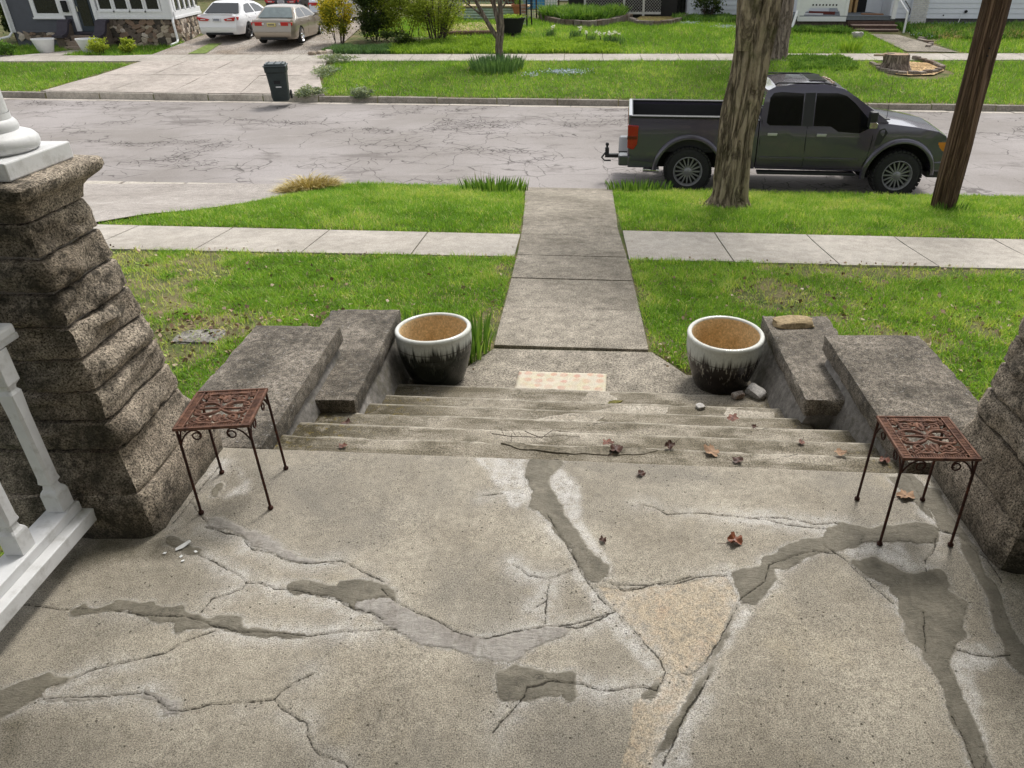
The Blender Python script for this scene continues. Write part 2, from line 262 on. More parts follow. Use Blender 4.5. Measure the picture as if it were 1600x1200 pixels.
def step_material():
    g = N('step_concrete', .92, spec=.15); co = g.coord('World'); gr = g.noise(co, 130, 3, .75); med = g.noise(co, 14, 6, .7); st = g.noise(g.coord('World', (1, 3, 1)), 2.2, 7, .7)
    c = g.mix(g.val(g.noise(co, 1.6, 6, .6), .35, .65), S('#a9a193'), S('#8b8374')); c = g.mix(1., c, g.val(med, .3, .7, .8, 1.14), 'MULTIPLY')
    c = g.mix(g.math('MULTIPLY', g.val(st, .44, .6), .85), c, S('#635c4d'))
    c = g.mix(g.math('MULTIPLY', g.attr('moss'), g.val(med, .30, .52)), c, S('#484232')); c = g.mix(g.math('MULTIPLY', g.attr('moss'), g.val(g.noise(co, 31, 5, .7), .55, .66)), c, S('#6d5f2c'))
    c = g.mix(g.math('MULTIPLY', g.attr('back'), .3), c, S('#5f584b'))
    c = g.mix(g.val(g.noise(co, 4.5, 8, .72), .52, .64, 0, .7), c, S('#5c5648')); c = g.mix(1., c, g.val(gr, .36, .64, .38, 1.45), 'MULTIPLY')
    c = g.mix(g.math('MULTIPLY', g.attr('wear'), g.val(med, .35, .6, .05, .6)), c, S('#bcb5a7'))
    pit = g.val(g.voro(co, 40).outputs['Distance'], .17, .09); c = g.mix(g.math('MULTIPLY', pit, g.val(g.noise(co, 5, 3), .45, .6, 0, .6)), c, (.05, .043, .03, 1))
    dj = g.math('ADD', g.attr('crackd'), g.math('MULTIPLY', g.math('SUBTRACT', g.noise(co, 60, 3), .5), .012)); k = g.val(dj, .003, .007, 1, 0); c = g.mix(g.math('MULTIPLY', g.math('MULTIPLY', k, g.attr('hascrack')), .85), c, (.03, .026, .02, 1))
    g.col(c); g.bump(gr, .005, .7); return g.m
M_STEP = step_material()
M_SIDE = conc('sidewalk_concrete', S('#b3aca2'), S('#9f988e'), .35, 110, .22, pits=.2, big=.8)
M_CURB = conc('curb_concrete', S('#a0998f'), S('#857e73'), .4, 80, .35, big=1.5)
M_GUTTER = conc('gutter_concrete', S('#c4bcb0'), S('#a8a094'), .3, 70, .3, big=1.1)
M_APRON = conc('apron_concrete', S('#b6aca3'), S('#9c948b'), .3, 60, .25, big=.5, bump=.008)
M_GRAVEL = conc('gravel_mix', S('#a39b92'), S('#85796b'), .8, 32, .3, big=.7, bump=.02)
M_STONE = conc('pillar_stone', S('#b0a494'), S('#7d7264'), .9, 130, .5, bump=.009, moss=((.03, .027, .022, 1), .8), big=2.2, rough=.92)
def algae_shade(m):  # roof shade and algae painted on the house-facing sides, algae at the foot
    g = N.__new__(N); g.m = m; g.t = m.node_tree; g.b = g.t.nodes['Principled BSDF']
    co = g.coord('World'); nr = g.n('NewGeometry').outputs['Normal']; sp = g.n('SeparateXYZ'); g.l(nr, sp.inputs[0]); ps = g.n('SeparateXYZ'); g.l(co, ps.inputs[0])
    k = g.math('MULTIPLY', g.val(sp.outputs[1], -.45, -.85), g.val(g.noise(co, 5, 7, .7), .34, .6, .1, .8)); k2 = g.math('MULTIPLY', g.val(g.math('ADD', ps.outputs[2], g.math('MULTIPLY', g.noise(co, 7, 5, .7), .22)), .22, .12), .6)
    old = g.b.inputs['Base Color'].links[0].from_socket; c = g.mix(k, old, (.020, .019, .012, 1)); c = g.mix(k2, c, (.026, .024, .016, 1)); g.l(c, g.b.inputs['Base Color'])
algae_shade(M_STONE)
M_MORTAR = conc('pillar_mortar', S('#9b938a'), S('#7d756c'), .4, 150, .3)
M_SIDEW = conc('stoop_concrete', S('#a49484'), S('#8a7a6b'), .3, 40, .2)

def road_material():
    g = N('asphalt', .9, spec=.25); co = g.coord('World')
    big = g.noise(co, .35, 5, .6); fine = g.noise(co, 45, 3, .75)
    st = g.noise(g.coord('World', (.12, 1.3, 1)), 1.0, 5, .6)
    c = g.mix(g.val(big, .35, .65), S('#999390'), S('#86807b'))
    c = g.mix(g.val(st, .55, .75, 0, .45), c, S('#726c69'))
    c = g.mix(1., c, g.val(fine, .3, .7, .82, 1.16), 'MULTIPLY')
    wob = g.n('MixRGB', blend_type='ADD'); wob.inputs[0].default_value = .35
    nz = g.n('TexNoise'); nz.inputs['Scale'].default_value = 1.4; nz.inputs['Detail'].default_value = 5; g.l(co, nz.inputs['Vector'])
    g.l(co, wob.inputs[1]); g.l(nz.outputs['Color'], wob.inputs[2]); wc = wob.outputs[0]
    area = g.noise(g.coord('World', (.75, 1.25, 1)), .5, 4, .55, .8)
    def net(scale, width, lo, hi, wv):
        d = g.voro(wv, scale, 'DISTANCE_TO_EDGE').outputs['Distance']
        w = g.math('MULTIPLY', g.val(g.noise(co, 1.7, 5, .6), .35, .65, .25, 1.5), width)
        e = g.val(g.math('DIVIDE', d, w), .45, 1.1, 1, 0)
        return g.math('MULTIPLY', e, g.val(area, lo, hi))
    k = g.math('MAXIMUM', g.math('MULTIPLY', net(.8, .010, .40, .46, wc), .75), g.math('MAXIMUM', g.math('MULTIPLY', net(2.3, .034, .49, .56, wc), .9), net(5.5, .075, .575, .63, wc)))
    hz = g.math('MULTIPLY', g.val(area, .57, .70, 0, .65), g.val(g.noise(co, 3, 5, .7), .4, .65)); c = g.mix(hz, c, S('#625c59'))
    c = g.mix(g.math('MULTIPLY', k, .85), c, S('#3f3936'))
    pt = g.val(g.noise(g.coord('World', (.6, 1, 1)), .5, 8, .72), .56, .64, 0, .7); c = g.mix(pt, c, S('#67615d'))
    gl = g.val(g.noise(g.coord('World', (.25, 1, 1)), 1.7, 6, .7), .58, .72, 0, .5); c = g.mix(gl, c, S('#aaa49f'))
    g.col(c); g.bump(fine, .006, .5); return g.m
M_ROAD = road_material()

def ground_material():
    g = N('turf_ground', .95, spec=.1); co = g.coord('World')
    c = g.mix(g.val(g.noise(co, 2.2, 6, .7), .35, .65), (.05, .085, .018, 1), (.20, .16, .09, 1))
    c = g.mix(1., c, g.val(g.noise(co, 40, 4, .7), .3, .7, .6, 1.4), 'MULTIPLY')
    g.col(c); g.bump(g.noise(co, 30, 5, .7), .02, .8); return g.m
M_GROUND = ground_material()

# ------------------------------------------------------------------ ground, road and pavings
def drape(name, poly, dz, mat, parent=None, thick=0., step=.9, kind=None, rnd=0.):
    bm = bmesh.new(); f = bm.faces.new([bm.verts.new((x, s - K * x, 0)) for x, s in poly])
    bm.normal_update()
    if f.normal.z < 0: bmesh.ops.reverse_faces(bm, faces=[f])
    ss = [p[1] for p in poly]; cuts = set(q for q in GS if min(ss) < q < max(ss)); q = min(ss) + step
    while q < max(ss): cuts.add(q); q += step
    for q in cuts:
        bmesh.ops.bisect_plane(bm, geom=bm.verts[:] + bm.edges[:] + bm.faces[:], plane_co=(0, q, 0), plane_no=Vector((K, 1, 0)).normalized())
    for v in bm.verts: v.co.z = gzf(v.co.x, v.co.y) + dz + (random.uniform(-rnd, rnd) if rnd else 0)
    if thick:
        be = [e for e in bm.edges if e.is_boundary]; r = bmesh.ops.extrude_edge_only(bm, edges=be)
        for v in [g for g in r['geom'] if isinstance(g, bmesh.types.BMVert)]: v.co.z -= thick
        bmesh.ops.recalc_face_normals(bm, faces=bm.faces[:])
        if max(bm.faces, key=lambda f: f.calc_area()).normal.z < 0: bmesh.ops.reverse_faces(bm, faces=bm.faces[:])
    me = bpy.data.meshes.new(name); bm.to_mesh(me); bm.free()
    o = link(name, me, mat, parent)
    if kind: o['kind'] = kind
    return o

def ground():
    xs = np.concatenate([[-400, -120, -60], np.linspace(-40, 40, 161), [60, 120, 400]])
    sl = np.unique(np.concatenate([np.linspace(-30, 4.6, 20), np.linspace(4.7, 13.7, 60), [13.72, 13.78, 13.8], np.linspace(14.2, 24.2, 12), [24.28, 24.3], np.linspace(24.42, 45, 60), [55, 70, 90, 150, 400]]))
    X, Sg = np.meshgrid(xs, sl); Y = Sg - K * X
    Z = gz(X, Y) + np.where((Sg < 13.7) | (Sg > 24.4), .03 * (fbm(X, Y, .6, 5) - .5), 0)
    # a shallow pit under the porch and the steps
    Z = np.where(((np.abs(X) < 2.1) & (Y < 4.6)) | ((np.abs(X) < 1.3) & (Y < 5.1)), Z - .4, Z)
    n, m = X.shape; idx = np.arange(n * m).reshape(n, m)
    f = np.stack([idx[:-1, :-1], idx[:-1, 1:], idx[1:, 1:], idx[1:, :-1]], -1).reshape(-1, 4)
    o = obj('ground', np.stack([X, Y, Z], -1).reshape(-1, 3), f.tolist(), M_GROUND, smooth=True); o['kind'] = 'structure'
ground()
road = drape('road', [(-120, 13.8), (120, 13.8), (120, 24.28), (-120, 24.28)], .02, M_ROAD, kind='structure', step=3)

# far gutter strip and kerbs, cast in lengths with open joints
def strip(name, xs, s0, s1, dz, mat, thick, kind='structure', piece='curb_stone', gap=.02):
    root = thing(name, None, None); root['kind'] = kind
    for x0, x1 in xs:
        drape(piece, [(x0 + gap, s0), (x1 - gap, s0), (x1 - gap, s1), (x0 + gap, s1)], dz + random.uniform(-.006, .006), mat, root, thick, step=9)
    return root
seq = lambda a, b, d: [(a + i * d, a + (i + 1) * d) for i in range(int(round((b - a) / d)))]
strip('far_gutter', seq(-29, 21, 1.92), 23.98, 24.27, .027, M_GUTTER, .03, piece='gutter_slab')
def kerb(name, xs, s0, s1, z0, z1, mat):
    root = thing(name, None, None); root['kind'] = 'structure'
    for x0, x1 in xs:
        x0 += .012; x1 -= .012; m = MB(); j = random.uniform(-.012, .012)
        P = lambda x, s, z: (x, s - K * x, z)
        v = [P(x0, s0, z0), P(x1, s0, z0), P(x1, s1, z0), P(x0, s1, z0), P(x0, s0 + .02, z1 + j), P(x1, s0 + .02, z1 + j), P(x1, s1, z1 + j), P(x0, s1, z1 + j)]
        m.add(v, [(0, 3, 2, 1), (4, 5, 6, 7), (0, 1, 5, 4), (1, 2, 6, 5), (2, 3, 7, 6), (3, 0, 4, 7)])
        m.build('curb_stone', mat, root, bevel=.02)
kerb('far_kerb', seq(-8.3, 21.5, 1.92) + seq(-29, -17.4, 1.93), 24.27, 24.46, -1.8, -1.545, M_CURB)
kerb('drive_kerb', seq(-17.4, -8.3, 1.82), 24.27, 24.36, -1.8, -1.515, M_GUTTER)
kerb('near_kerb', [(-4.2, -2.6), (-2.6, -.95), (-.95, .65), (.65, 2.4), (2.4, 4.3), (4.3, 6.2), (6.2, 8.1), (8.1, 10), (10, 12)], 13.66, 13.82, -1.8, -1.52, M_CURB)
strip('near_gutter', seq(-13.1, -4.0, 1.3), 13.83, 14.32, .05, M_GUTTER, .05, piece='gutter_slab', gap=.035)

# near sidewalk
jl = [-10, -8.65, -7.3, -5.98, -4.66, -3.33, -1.99, -.74]; jr = [.62, 1.86, 3.08, 4.22, 5.5, 6.8, 8.1, 9.4]
sw = thing('sidewalk', None, None); sw['kind'] = 'structure'
for a in (jl, jr):
    for x0, x1 in zip(a[:-1], a[1:]):
        sA = 8.24 - .02 * max(0, -x0 - 1) ; sB = 9.32 if x1 < 0 else 9.62
        drape('sidewalk_slab', [(x0 + .008, sA), (x1 - .008, sA + .03), (x1 - .008, sB), (x0 + .008, sB)], .022, M_SIDE, sw, .08, rnd=.002)
# front walk: slabs from the landing down to the kerb
wl = [(5.5, -.70, .61), (6.45, -.70, .61), (7.38, -.705, .61), (8.3, -.71, .60), (9.75, -.74, .56), (11.3, -.82, .60), (13.64, -.96, .66)]
fw = thing('front_walk', None, None); fw['kind'] = 'structure'
for (s0, a0, b0), (s1, a1, b1) in zip(wl[:-1], wl[1:]):
    drape('walk_slab', [(a0, s0 + .008), (b0, s0 + .008), (b1, s1 - .008), (a1, s1 - .008)], .03, M_WALK, fw, .1, step=.5, rnd=.004)
drape('walk_slab', [(-1.38, 4.66), (1.42, 4.66), (1.42, 5.05), (.88, 5.12), (.64, 5.49), (-.70, 5.47), (-.90, 5.10), (-1.38, 5.0)], .012, M_WALK, fw, .25, step=.3, rnd=.003)
# neighbour's drive beside the near verge
near_drive = drape('near_driveway', [(-12, 9.65), (-6.75, 9.3), (-6.2, 9.9), (-5.8, 10.46), (-5.45, 11.6), (-5.2, 12.7), (-4.95, 13.3), (-4.6, 13.79), (-13, 13.79)], .03, conc('drive_concrete', S('#a59e97'), S('#918a83'), .4, 60, .25, big=.8), kind='structure', step=.8)
# far sidewalk, apron and drive
fs = thing('far_sidewalk', None, None); fs['kind'] = 'structure'
def fslab(x0, x1, y0, y1, mat=M_SIDE):
    return drape('sidewalk_slab', [(x0 + .01, y0 + K * x0), (x1 - .01, y0 + K * x1), (x1 - .01, y1 + K * x1), (x0 + .01, y1 + K * x0)], .03, mat, fs, .08, step=.4)
for x0, x1 in seq(-29, 22, 1.5): fslab(x0, x1, 30.45, 31.75)
ap = thing('far_driveway_apron', None, None); ap['kind'] = 'structure'
edges = [-17.6, -15.3, -13.2, -10.9, -8.1]
tops = [-16.7, -15.0, -13.2, -11.4, -9.6]
for i in range(4):
    for t0, t1 in ((0, .5), (.5, 1)):
        def pt(j, t):
            x = edges[j] + (tops[j] - edges[j]) * t ** .6; y = 24.37 - K * x + (30.43 - 24.37 + K * x) * t; return (x, y + K * x)
        a, b, c_, d = pt(i, t0), pt(i + 1, t0), pt(i + 1, t1), pt(i, t1); e = .012
        drape('driveway_slab', [(a[0] + e, a[1] + e), (b[0] - e, b[1] + e), (c_[0] - e, c_[1] - e), (d[0] + e, d[1] - e)], .05, M_APRON, ap, .1, step=.6, rnd=.01)
drape('gravel_driveway', [(-17.0, 31.78 - 1.02), (-9.9, 31.78 - .6), (-10.3, 38), (-10.6, 52), (-17.2, 52), (-16.9, 36)], .03, M_GRAVEL, kind='structure')
drape('drive_grass_strip', [(-15.6, 30.9), (-14.9, 31.0), (-15.2, 33.3), (-15.7, 33.2)], .045, plain('strip_turf', (.14, .19, .04, 1), .95, var=.5, vscale=9, kind='World'), kind='structure')
drape('house_path', [(-22.3, 30.3), (-20.7, 30.4), (-20.4, 32.6), (-21.4, 32.5)], .035, M_SIDE, kind='structure')
drape('right_house_path', [(13.3, 33.0), (15.3, 32.95), (14.4, 37.0), (13.2, 37.1)], .035, M_WALK, kind='structure')

# ------------------------------------------------------------------ porch floor: fine grid with recessed cracks, mortar patches as pieces
def wob(x, y, a, sc_, seed): return x + a * (fbm(x, y, sc_, seed) - .5) * 2, y + a * (fbm(x, y, sc_, seed + 9) - .5) * 2
def floor_material(kind):
    g = N('porch_' + kind, .88, spec=.2); co = g.coord('World')
    gr = g.noise(co, 210, 3, .75); med = g.noise(co, 28, 6, .7); big = g.noise(co, 2.3, 6, .6)
    if kind == 'floor':
        c = g.mix(g.val(big, .35, .65), S('#ada596'), S('#938b7d'))
        c = g.mix(1., c, g.val(med, .3, .7, .74, 1.2), 'MULTIPLY'); blot = g.noise(co, .95, 8, .68, .4)
        c = g.mix(g.val(blot, .46, .62, 0, .8), c, S('#7f7a71')); c = g.mix(g.val(g.noise(co, 1.7, 7, .7), .56, .70, 0, .4), c, S('#b0a48c'))
        fe = g.math('MULTIPLY', g.val(g.attr('feather'), .02, .4), g.val(g.noise(co, 24, 6, .75), .42, .62)); c = g.mix(g.math('MULTIPLY', fe, .75), c, S('#a9a6a1'))
        c = g.mix(g.math('MULTIPLY', g.val(med, .35, .6), g.attr('tan')), c, S('#b5a690'))
        c = g.mix(g.math('MULTIPLY', g.val(g.noise(co, 7, 5, .7), .55, .7), g.math('MULTIPLY', g.attr('tan'), .5)), c, S('#b0967f'))
        pk = g.math('MULTIPLY', g.attr('pale'), g.val(g.noise(co, 17, 6, .75), .3, .62)); c = g.mix(g.math('MULTIPLY', pk, .8), c, S('#cfccc8'))
        c = g.mix(g.math('MULTIPLY', g.attr('dirt'), g.val(g.noise(co, 9, 6, .7), .3, .6, .3, 1)), c, S('#6b6557'))
        sp = g.val(gr, .36, .64, .42, 1.45)
        co2 = g.voro(co, 26).outputs['Distance']; pit = g.math('MULTIPLY', g.val(co2, .135, .075), g.val(g.noise(co, 3.1, 3), .38, .54))
        co3 = g.voro(co, 75).outputs['Distance']; pit2 = g.math('MULTIPLY', g.val(co3, .24, .13), g.val(g.noise(co, 5, 3), .36, .54))
        c = g.mix(1., c, sp, 'MULTIPLY'); c = g.mix(g.math('MULTIPLY', g.math('MAXIMUM', pit, g.math('MULTIPLY', pit2, .8)), .85), c, (.05, .043, .03, 1))
        h = g.math('SUBTRACT', gr, pit)
    else:
        a, b = (S('#888275'), S('#6f6a5f')) if kind == 'patch' else (S('#aba69f'), S('#958f88'))
        c = g.mix(g.val(g.noise(co, 6, 8, .72, .6), .38, .62), a, b); c = g.mix(g.val(g.noise(co, 19, 7, .75, 1.0), .55, .7, 0, .6), c, sc(b, .62)); ck = g.math('ABSOLUTE', g.math('SUBTRACT', g.noise(co, 7, 5, .6, .8), .5)); c = g.mix(g.math('MULTIPLY', g.val(ck, .008, .002), g.val(g.noise(co, 4, 3), .5, .6, 0, .7)), c, sc(b, .3))
        c = g.mix(1., c, g.val(med, .3, .7, .82, 1.16), 'MULTIPLY'); c = g.mix(1., c, g.val(gr, .3, .7, .86, 1.14), 'MULTIPLY')
        c = g.mix(g.math('MULTIPLY', g.attr('dirt'), .8), c, S('#5d5644')); rim_ = g.math('ADD', g.attr('feather'), g.math('MULTIPLY', g.math('SUBTRACT', g.noise(co, 34, 6, .75), .5), .5)); c = g.mix(g.val(rim_, .72, .5, 0, .8), c, S('#a59f94')); c = g.mix(g.val(g.noise(g.coord('World', (2.5, 1, 1)), 9, 7, .75, 1.5), .52, .66, 0, .55), c, S('#686258'))
        tr = g.noise(g.coord('World', (1, 2.5, 1)), 22, 6, .7, 1.2); h = g.math('ADD', tr, g.math('MULTIPLY', gr, .3))
    dj = g.math('ADD', g.attr('crackd'), g.math('MULTIPLY', g.math('SUBTRACT', g.noise(co, 90, 3), .5), .006))
    wd = g.val(g.noise(co, 8, 5, .7), .32, .68, .08, 1.25)
    k = g.val(g.math('DIVIDE', dj, wd), .0022, .0048, 1, 0)
    sm = g.math('MULTIPLY', g.val(dj, .003, .016, 1, 0), g.val(g.noise(co, 26, 5, .7), .4, .65)); c = g.mix(g.math('MULTIPLY', sm, .45), c, S('#6a6458'))
    c = g.mix(g.math('MULTIPLY', k, .88), c, (.03, .026, .02, 1))
    g.col(c); g.bump(h, .0035 if kind == 'floor' else .013, .8); return g.m
FM = {k: floor_material(k) for k in ('floor', 'patch', 'light')}

def porch_floor():
    R = .005; xs = np.arange(-2.34, 2.40, R); ss = np.arange(1.15, 3.0201, R)
    X, Sg = np.meshgrid(xs, ss)
    jx, js = wob(X, Sg, .013, 30, 3); jx, js = wob(jx, js, .022, 8, 40); jx, js = wob(jx, js, .006, 75, 140)
    pale = np.zeros(X.shape); tan = np.zeros(X.shape); dirt = np.zeros(X.shape)
    for p in PALE: pale = np.maximum(pale, np.clip(pip(jx, js, p) * 1., 0, 1))
    for p in TAN: tan = np.maximum(tan, pip(*wob(X, Sg, .004, 30, 3), p) * 1.)
    for p in DIRT: dirt = np.maximum(dirt, pip(jx, js, p) * 1.)
    def blur(a, n):
        for _ in range(n):
            a = (a + np.roll(a, 1, 0) + np.roll(a, -1, 0) + np.roll(a, 1, 1) + np.roll(a, -1, 1)) / 5
        return a
    pale = blur(pale, 12); dirt = blur(dirt, 40)
    cx, cs = wob(X, Sg, .007, 17, 70); cx, cs = wob(cx, cs, .004, 55, 90)
    cd = np.full(X.shape, 1.)
    for l in CRACK:
        x0, x1 = min(p[0] for p in l) - .12, max(p[0] for p in l) + .12; s0, s1 = min(p[1] for p in l) - .12, max(p[1] for p in l) + .12
        i0, i1 = np.searchsorted(ss, (s0, s1)); j0, j1 = np.searchsorted(xs, (x0, x1))
        if i1 > i0 and j1 > j0: cd[i0:i1, j0:j1] = np.minimum(cd[i0:i1, j0:j1], pdist(cx[i0:i1, j0:j1], cs[i0:i1, j0:j1], l))
    pale = np.maximum(pale, np.exp(-(cd / .055) ** 2) * np.clip(fbm(X, Sg, 3, 22) * 2.4 - .75, 0, 1) * .95)
    # mossy stain where the pillars and the front edge stay damp
    dirt = np.maximum(dirt, np.clip(1 - (X + 1.75) / .35, 0, .55) * fbm(X, Sg, 5, 31))
    owner = np.full(X.shape, -1)
    for i, (k, p) in enumerate(PATCH): owner[pip(jx, js, p)] = i
    owner[tan > .5] = np.where(owner[tan > .5] >= 0, owner[tan > .5], -1)
    feather = blur((owner >= 0) * 1., 14)
    Z = .006 * (fbm(X, Sg, 2.2, 55) - .5)
    Z -= .006 * np.clip(1 - cd / .005, 0, 1)
    ins = owner >= 0; core = ins.copy()
    for a in (1, -1):
        for ax in (0, 1): core &= np.roll(owner, a, ax) == owner
    Z += np.where(core, .003 + .003 * (fbm(X, Sg, 14, 77) - .4), 0); Z -= tan * .003
    edge = ss[-1] - Sg; chip = np.clip(.012 - edge, 0, .012); Z -= chip ** 2 / .02 * (1 + fbm(X, Sg, 9, 5)) ; Z[-1] -= .012 * fbm(X[-1], Sg[-1], 6, 12)
    co = np.stack([X, Sg - K * X, Z], -1).reshape(-1, 3); n, m = X.shape
    idx = np.arange(n * m).reshape(n, m)
    F = np.stack([idx[:-1, :-1], idx[:-1, 1:], idx[1:, 1:], idx[1:, :-1]], -1).reshape(-1, 4)
    fo = owner[:-1, :-1].reshape(-1)
    def sub(name, sel, mat, parent=None, label=None):
        fs_ = F[sel]; u, inv = np.unique(fs_, return_inverse=True); inv = inv.reshape(-1, 4)
        me = bpy.data.meshes.new(name); me.vertices.add(len(u)); me.vertices.foreach_set('co', co[u].astype(np.float32).ravel())
        me.loops.add(inv.size); me.loops.foreach_set('vertex_index', inv.astype(np.int32).ravel())
        me.polygons.add(len(inv)); me.polygons.foreach_set('loop_start', np.arange(0, inv.size, 4, dtype=np.int32))
        me.update(calc_edges=True)
        for nm, a in (('pale', pale), ('tan', tan), ('dirt', dirt), ('crackd', cd), ('feather', feather)):
            at = me.attributes.new(nm, 'FLOAT', 'POINT'); at.data.foreach_set('value', a.reshape(-1)[u].astype(np.float32))
        return link(name, me, mat, parent, True, label=label)
    o = sub('porch_floor', fo < 0, FM['floor']); o['kind'] = 'structure'
    for i, (k, p) in enumerate(PATCH):
        if (fo == i).sum() > 30: sub('cement_patch', fo == i, FM['light' if k == 'l' else 'patch'], o)
    # body of the slab below the skin and the floor running back to the house
    m = MB()
    P = lambda x, s, z: (x, s - K * x, z)
    m.add([P(-2.345, 1.15, -.02), P(2.40, 1.15, -.02), P(2.40, 3.018, -.02), P(-2.345, 3.018, -.02), P(-2.345, 1.15, -.9), P(2.40, 1.15, -.9), P(2.40, 3.018, -.9), P(-2.345, 3.018, -.9)],
          [(0, 1, 2, 3), (7, 6, 5, 4), (4, 5, 1, 0), (5, 6, 2, 1), (6, 7, 3, 2), (7, 4, 0, 3)])
    m.build('floor_slab', M_STEP, o)
    b = MB(); b.add([P(-2.345, -2.3, 0), P(3.6, -2.3, 0), P(3.6, 1.15, 0), P(-2.345, 1.15, 0), P(-2.345, -2.3, -.9), P(3.6, -2.3, -.9), P(3.6, 1.15, -.9), P(-2.345, 1.15, -.9)],
          [(0, 1, 2, 3), (7, 6, 5, 4), (4, 5, 1, 0), (5, 6, 2, 1), (6, 7, 3, 2), (7, 4, 0, 3)])
    b.add([P(2.402, 1.152, 0), P(3.6, 1.152, 0), P(3.6, 3.02, 0), P(2.402, 3.02, 0), P(2.402, 1.152, -.9), P(3.6, 1.152, -.9), P(3.6, 3.02, -.9), P(2.402, 3.02, -.9)],
          [(0, 1, 2, 3), (7, 6, 5, 4), (4, 5, 1, 0), (5, 6, 2, 1), (6, 7, 3, 2), (7, 4, 0, 3)])
    b.build('rear_slab', M_STEP, o)
porch_floor()

# ------------------------------------------------------------------ porch steps: six worn treads
def steps():
    root = thing('porch_steps', 'wide flight of worn mossy concrete steps below the cracked porch slab', 'steps', (0, 3.02, -.6))
    for i in range(1, 7):
        z = -.1 * i if i < 6 else -.57; s0 = 3.02 + .28 * (i - 1) - .02; s1 = 3.02 + .28 * i
        xw0, xw1 = (-1.72, 1.77) if i <= 3 else (-1.47, 1.53)
        xs = np.arange(xw0, xw1 + .001, .02); ts = np.array([0, .04, .08, .12, .16, .2, .24, .262, .276, .288, .296, .3])
        T, X = np.meshgrid(ts, xs, indexing='ij'); Sg = s0 + T * (s1 - s0) / .3
        Z = z + .01 * (fbm(X, Sg, 3, 40 + i) - .5)
        wear = np.clip((T - .25) / .05, 0, 1); chipn = fbm(X, Sg, 6, 60 + i); Z -= wear ** 2 * (.006 + .03 * np.clip(chipn - .55, 0, 1))
        Sg = Sg - np.where(T > .29, .03 * np.clip(chipn - .55, 0, 1), 0)
        top = np.stack([X, Sg - K * X, Z], -1); bot = top[-1].copy(); bot[:, 2] = z - .15; bot[:, 1] -= .004
        V = np.concatenate([top.reshape(-1, 3), bot]); n, m = X.shape; idx = np.arange(n * m).reshape(n, m)
        f = np.stack([idx[:-1, :-1], idx[:-1, 1:], idx[1:, 1:], idx[1:, :-1]], -1).reshape(-1, 4).tolist()
        f += [(int(idx[-1, j]), int(idx[-1, j + 1]), n * m + j + 1, n * m + j) for j in range(m - 1)]
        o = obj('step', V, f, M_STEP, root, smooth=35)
        side_ = 1.25 * np.clip(1 - (X - xw0) / .75, 0, 1) + .8 * np.clip(1 - (xw1 - X) / .35, 0, 1) + .35 * np.clip(.12 - T, 0, 1) / .12; w_ = np.clip((T - .272) / .02, 0, 1)
        cdv = np.minimum(pdist(X, Sg, [(-.5 + .1 * i, s0 - .02), (-.35 + .1 * i, s0 + .1), (-.1, s0 + .16), (.1 + .05 * i, s1 + .02)]), pdist(X, Sg, [(.25, s0), (.5, s0 + .12), (.95, s0 + .17), (1.2, s1)])) if i in (1, 3, 5) else np.ones(X.shape)
        ex = np.zeros(m)
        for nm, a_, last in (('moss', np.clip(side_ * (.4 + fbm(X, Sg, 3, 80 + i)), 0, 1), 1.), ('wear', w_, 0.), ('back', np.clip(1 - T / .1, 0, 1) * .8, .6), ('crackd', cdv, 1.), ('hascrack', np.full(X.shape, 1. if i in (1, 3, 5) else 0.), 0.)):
            o.data.attributes.new(nm, 'FLOAT', 'POINT').data.foreach_set('value', np.concatenate([a_.ravel(), ex + last]).astype(np.float32))
        o.matrix_parent_inverse = Matrix.Translation((0, -3.02, .6))
        if i == 1: st = o
    # damp cement patch and broken skim on the top tread
    base = [(-.42, 3.34), (-.30, 3.29), (-.05, 3.262), (.20, 3.262), (.37, 3.285), (.45, 3.325), (.36, 3.345), (.10, 3.335), (-.05, 3.31), (-.2, 3.32), (-.34, 3.345)]
    poly = []
    for (xa, sa), (xb, sb) in zip(base, base[1:] + base[:1]):
        for t in (0, .17, .34, .5, .67, .84): poly.append((xa + (xb - xa) * t + random.uniform(-.009, .009), min(3.291, sa - .05 + (sb - sa) * t + random.uniform(-.007, .007))))
    n = len(poly)
    p = obj('cement_patch', [(x, s - K * x, -.0945 + .003 * mnoise.noise(Vector((x * 30, s * 30, 0)))) for x, s in poly] + [(x, s - K * x, -.105) for x, s in poly],
        [tuple(range(n))] + [(i, n + i, n + (i + 1) % n, (i + 1) % n) for i in range(n)], M_DAMP, root)
    p.matrix_parent_inverse = Matrix.Translation((0, -3.02, .6))
    def skim(pts, z, mat):
        q = []
        for (xa, sa), (xb, sb) in zip(pts, pts[1:] + pts[:1]):
            for t in (0, .2, .4, .6, .8): q.append((xa + (xb - xa) * t + random.uniform(-.012, .012), sa + (sb - sa) * t + random.uniform(-.01, .01)))
        n = len(q); o = obj('broken_skim', [(x, s - K * x, z + .0065 + .003 * mnoise.noise(Vector((x * 25, s * 25, 3)))) for x, s in q] + [(x, s - K * x, z - .006) for x, s in q],
            [tuple(range(n))] + [(i, n + i, n + (i + 1) % n, (i + 1) % n) for i in range(n)], mat, root); o.matrix_parent_inverse = Matrix.Translation((0, -3.02, .6))
    PSK = conc('pale_skim', S('#b3ab9d'), S('#978f81'), .5, 110, .35, big=6)
    skim([(.16, 4.19), (.42, 4.17), (.60, 4.22), (.66, 4.36), (.40, 4.385), (.22, 4.33), (.08, 4.26)], -.5, PSK); skim([(.02, 4.5), (.20, 4.47), (.30, 4.56), (.24, 4.665), (.10, 4.65)], -.57, PSK)
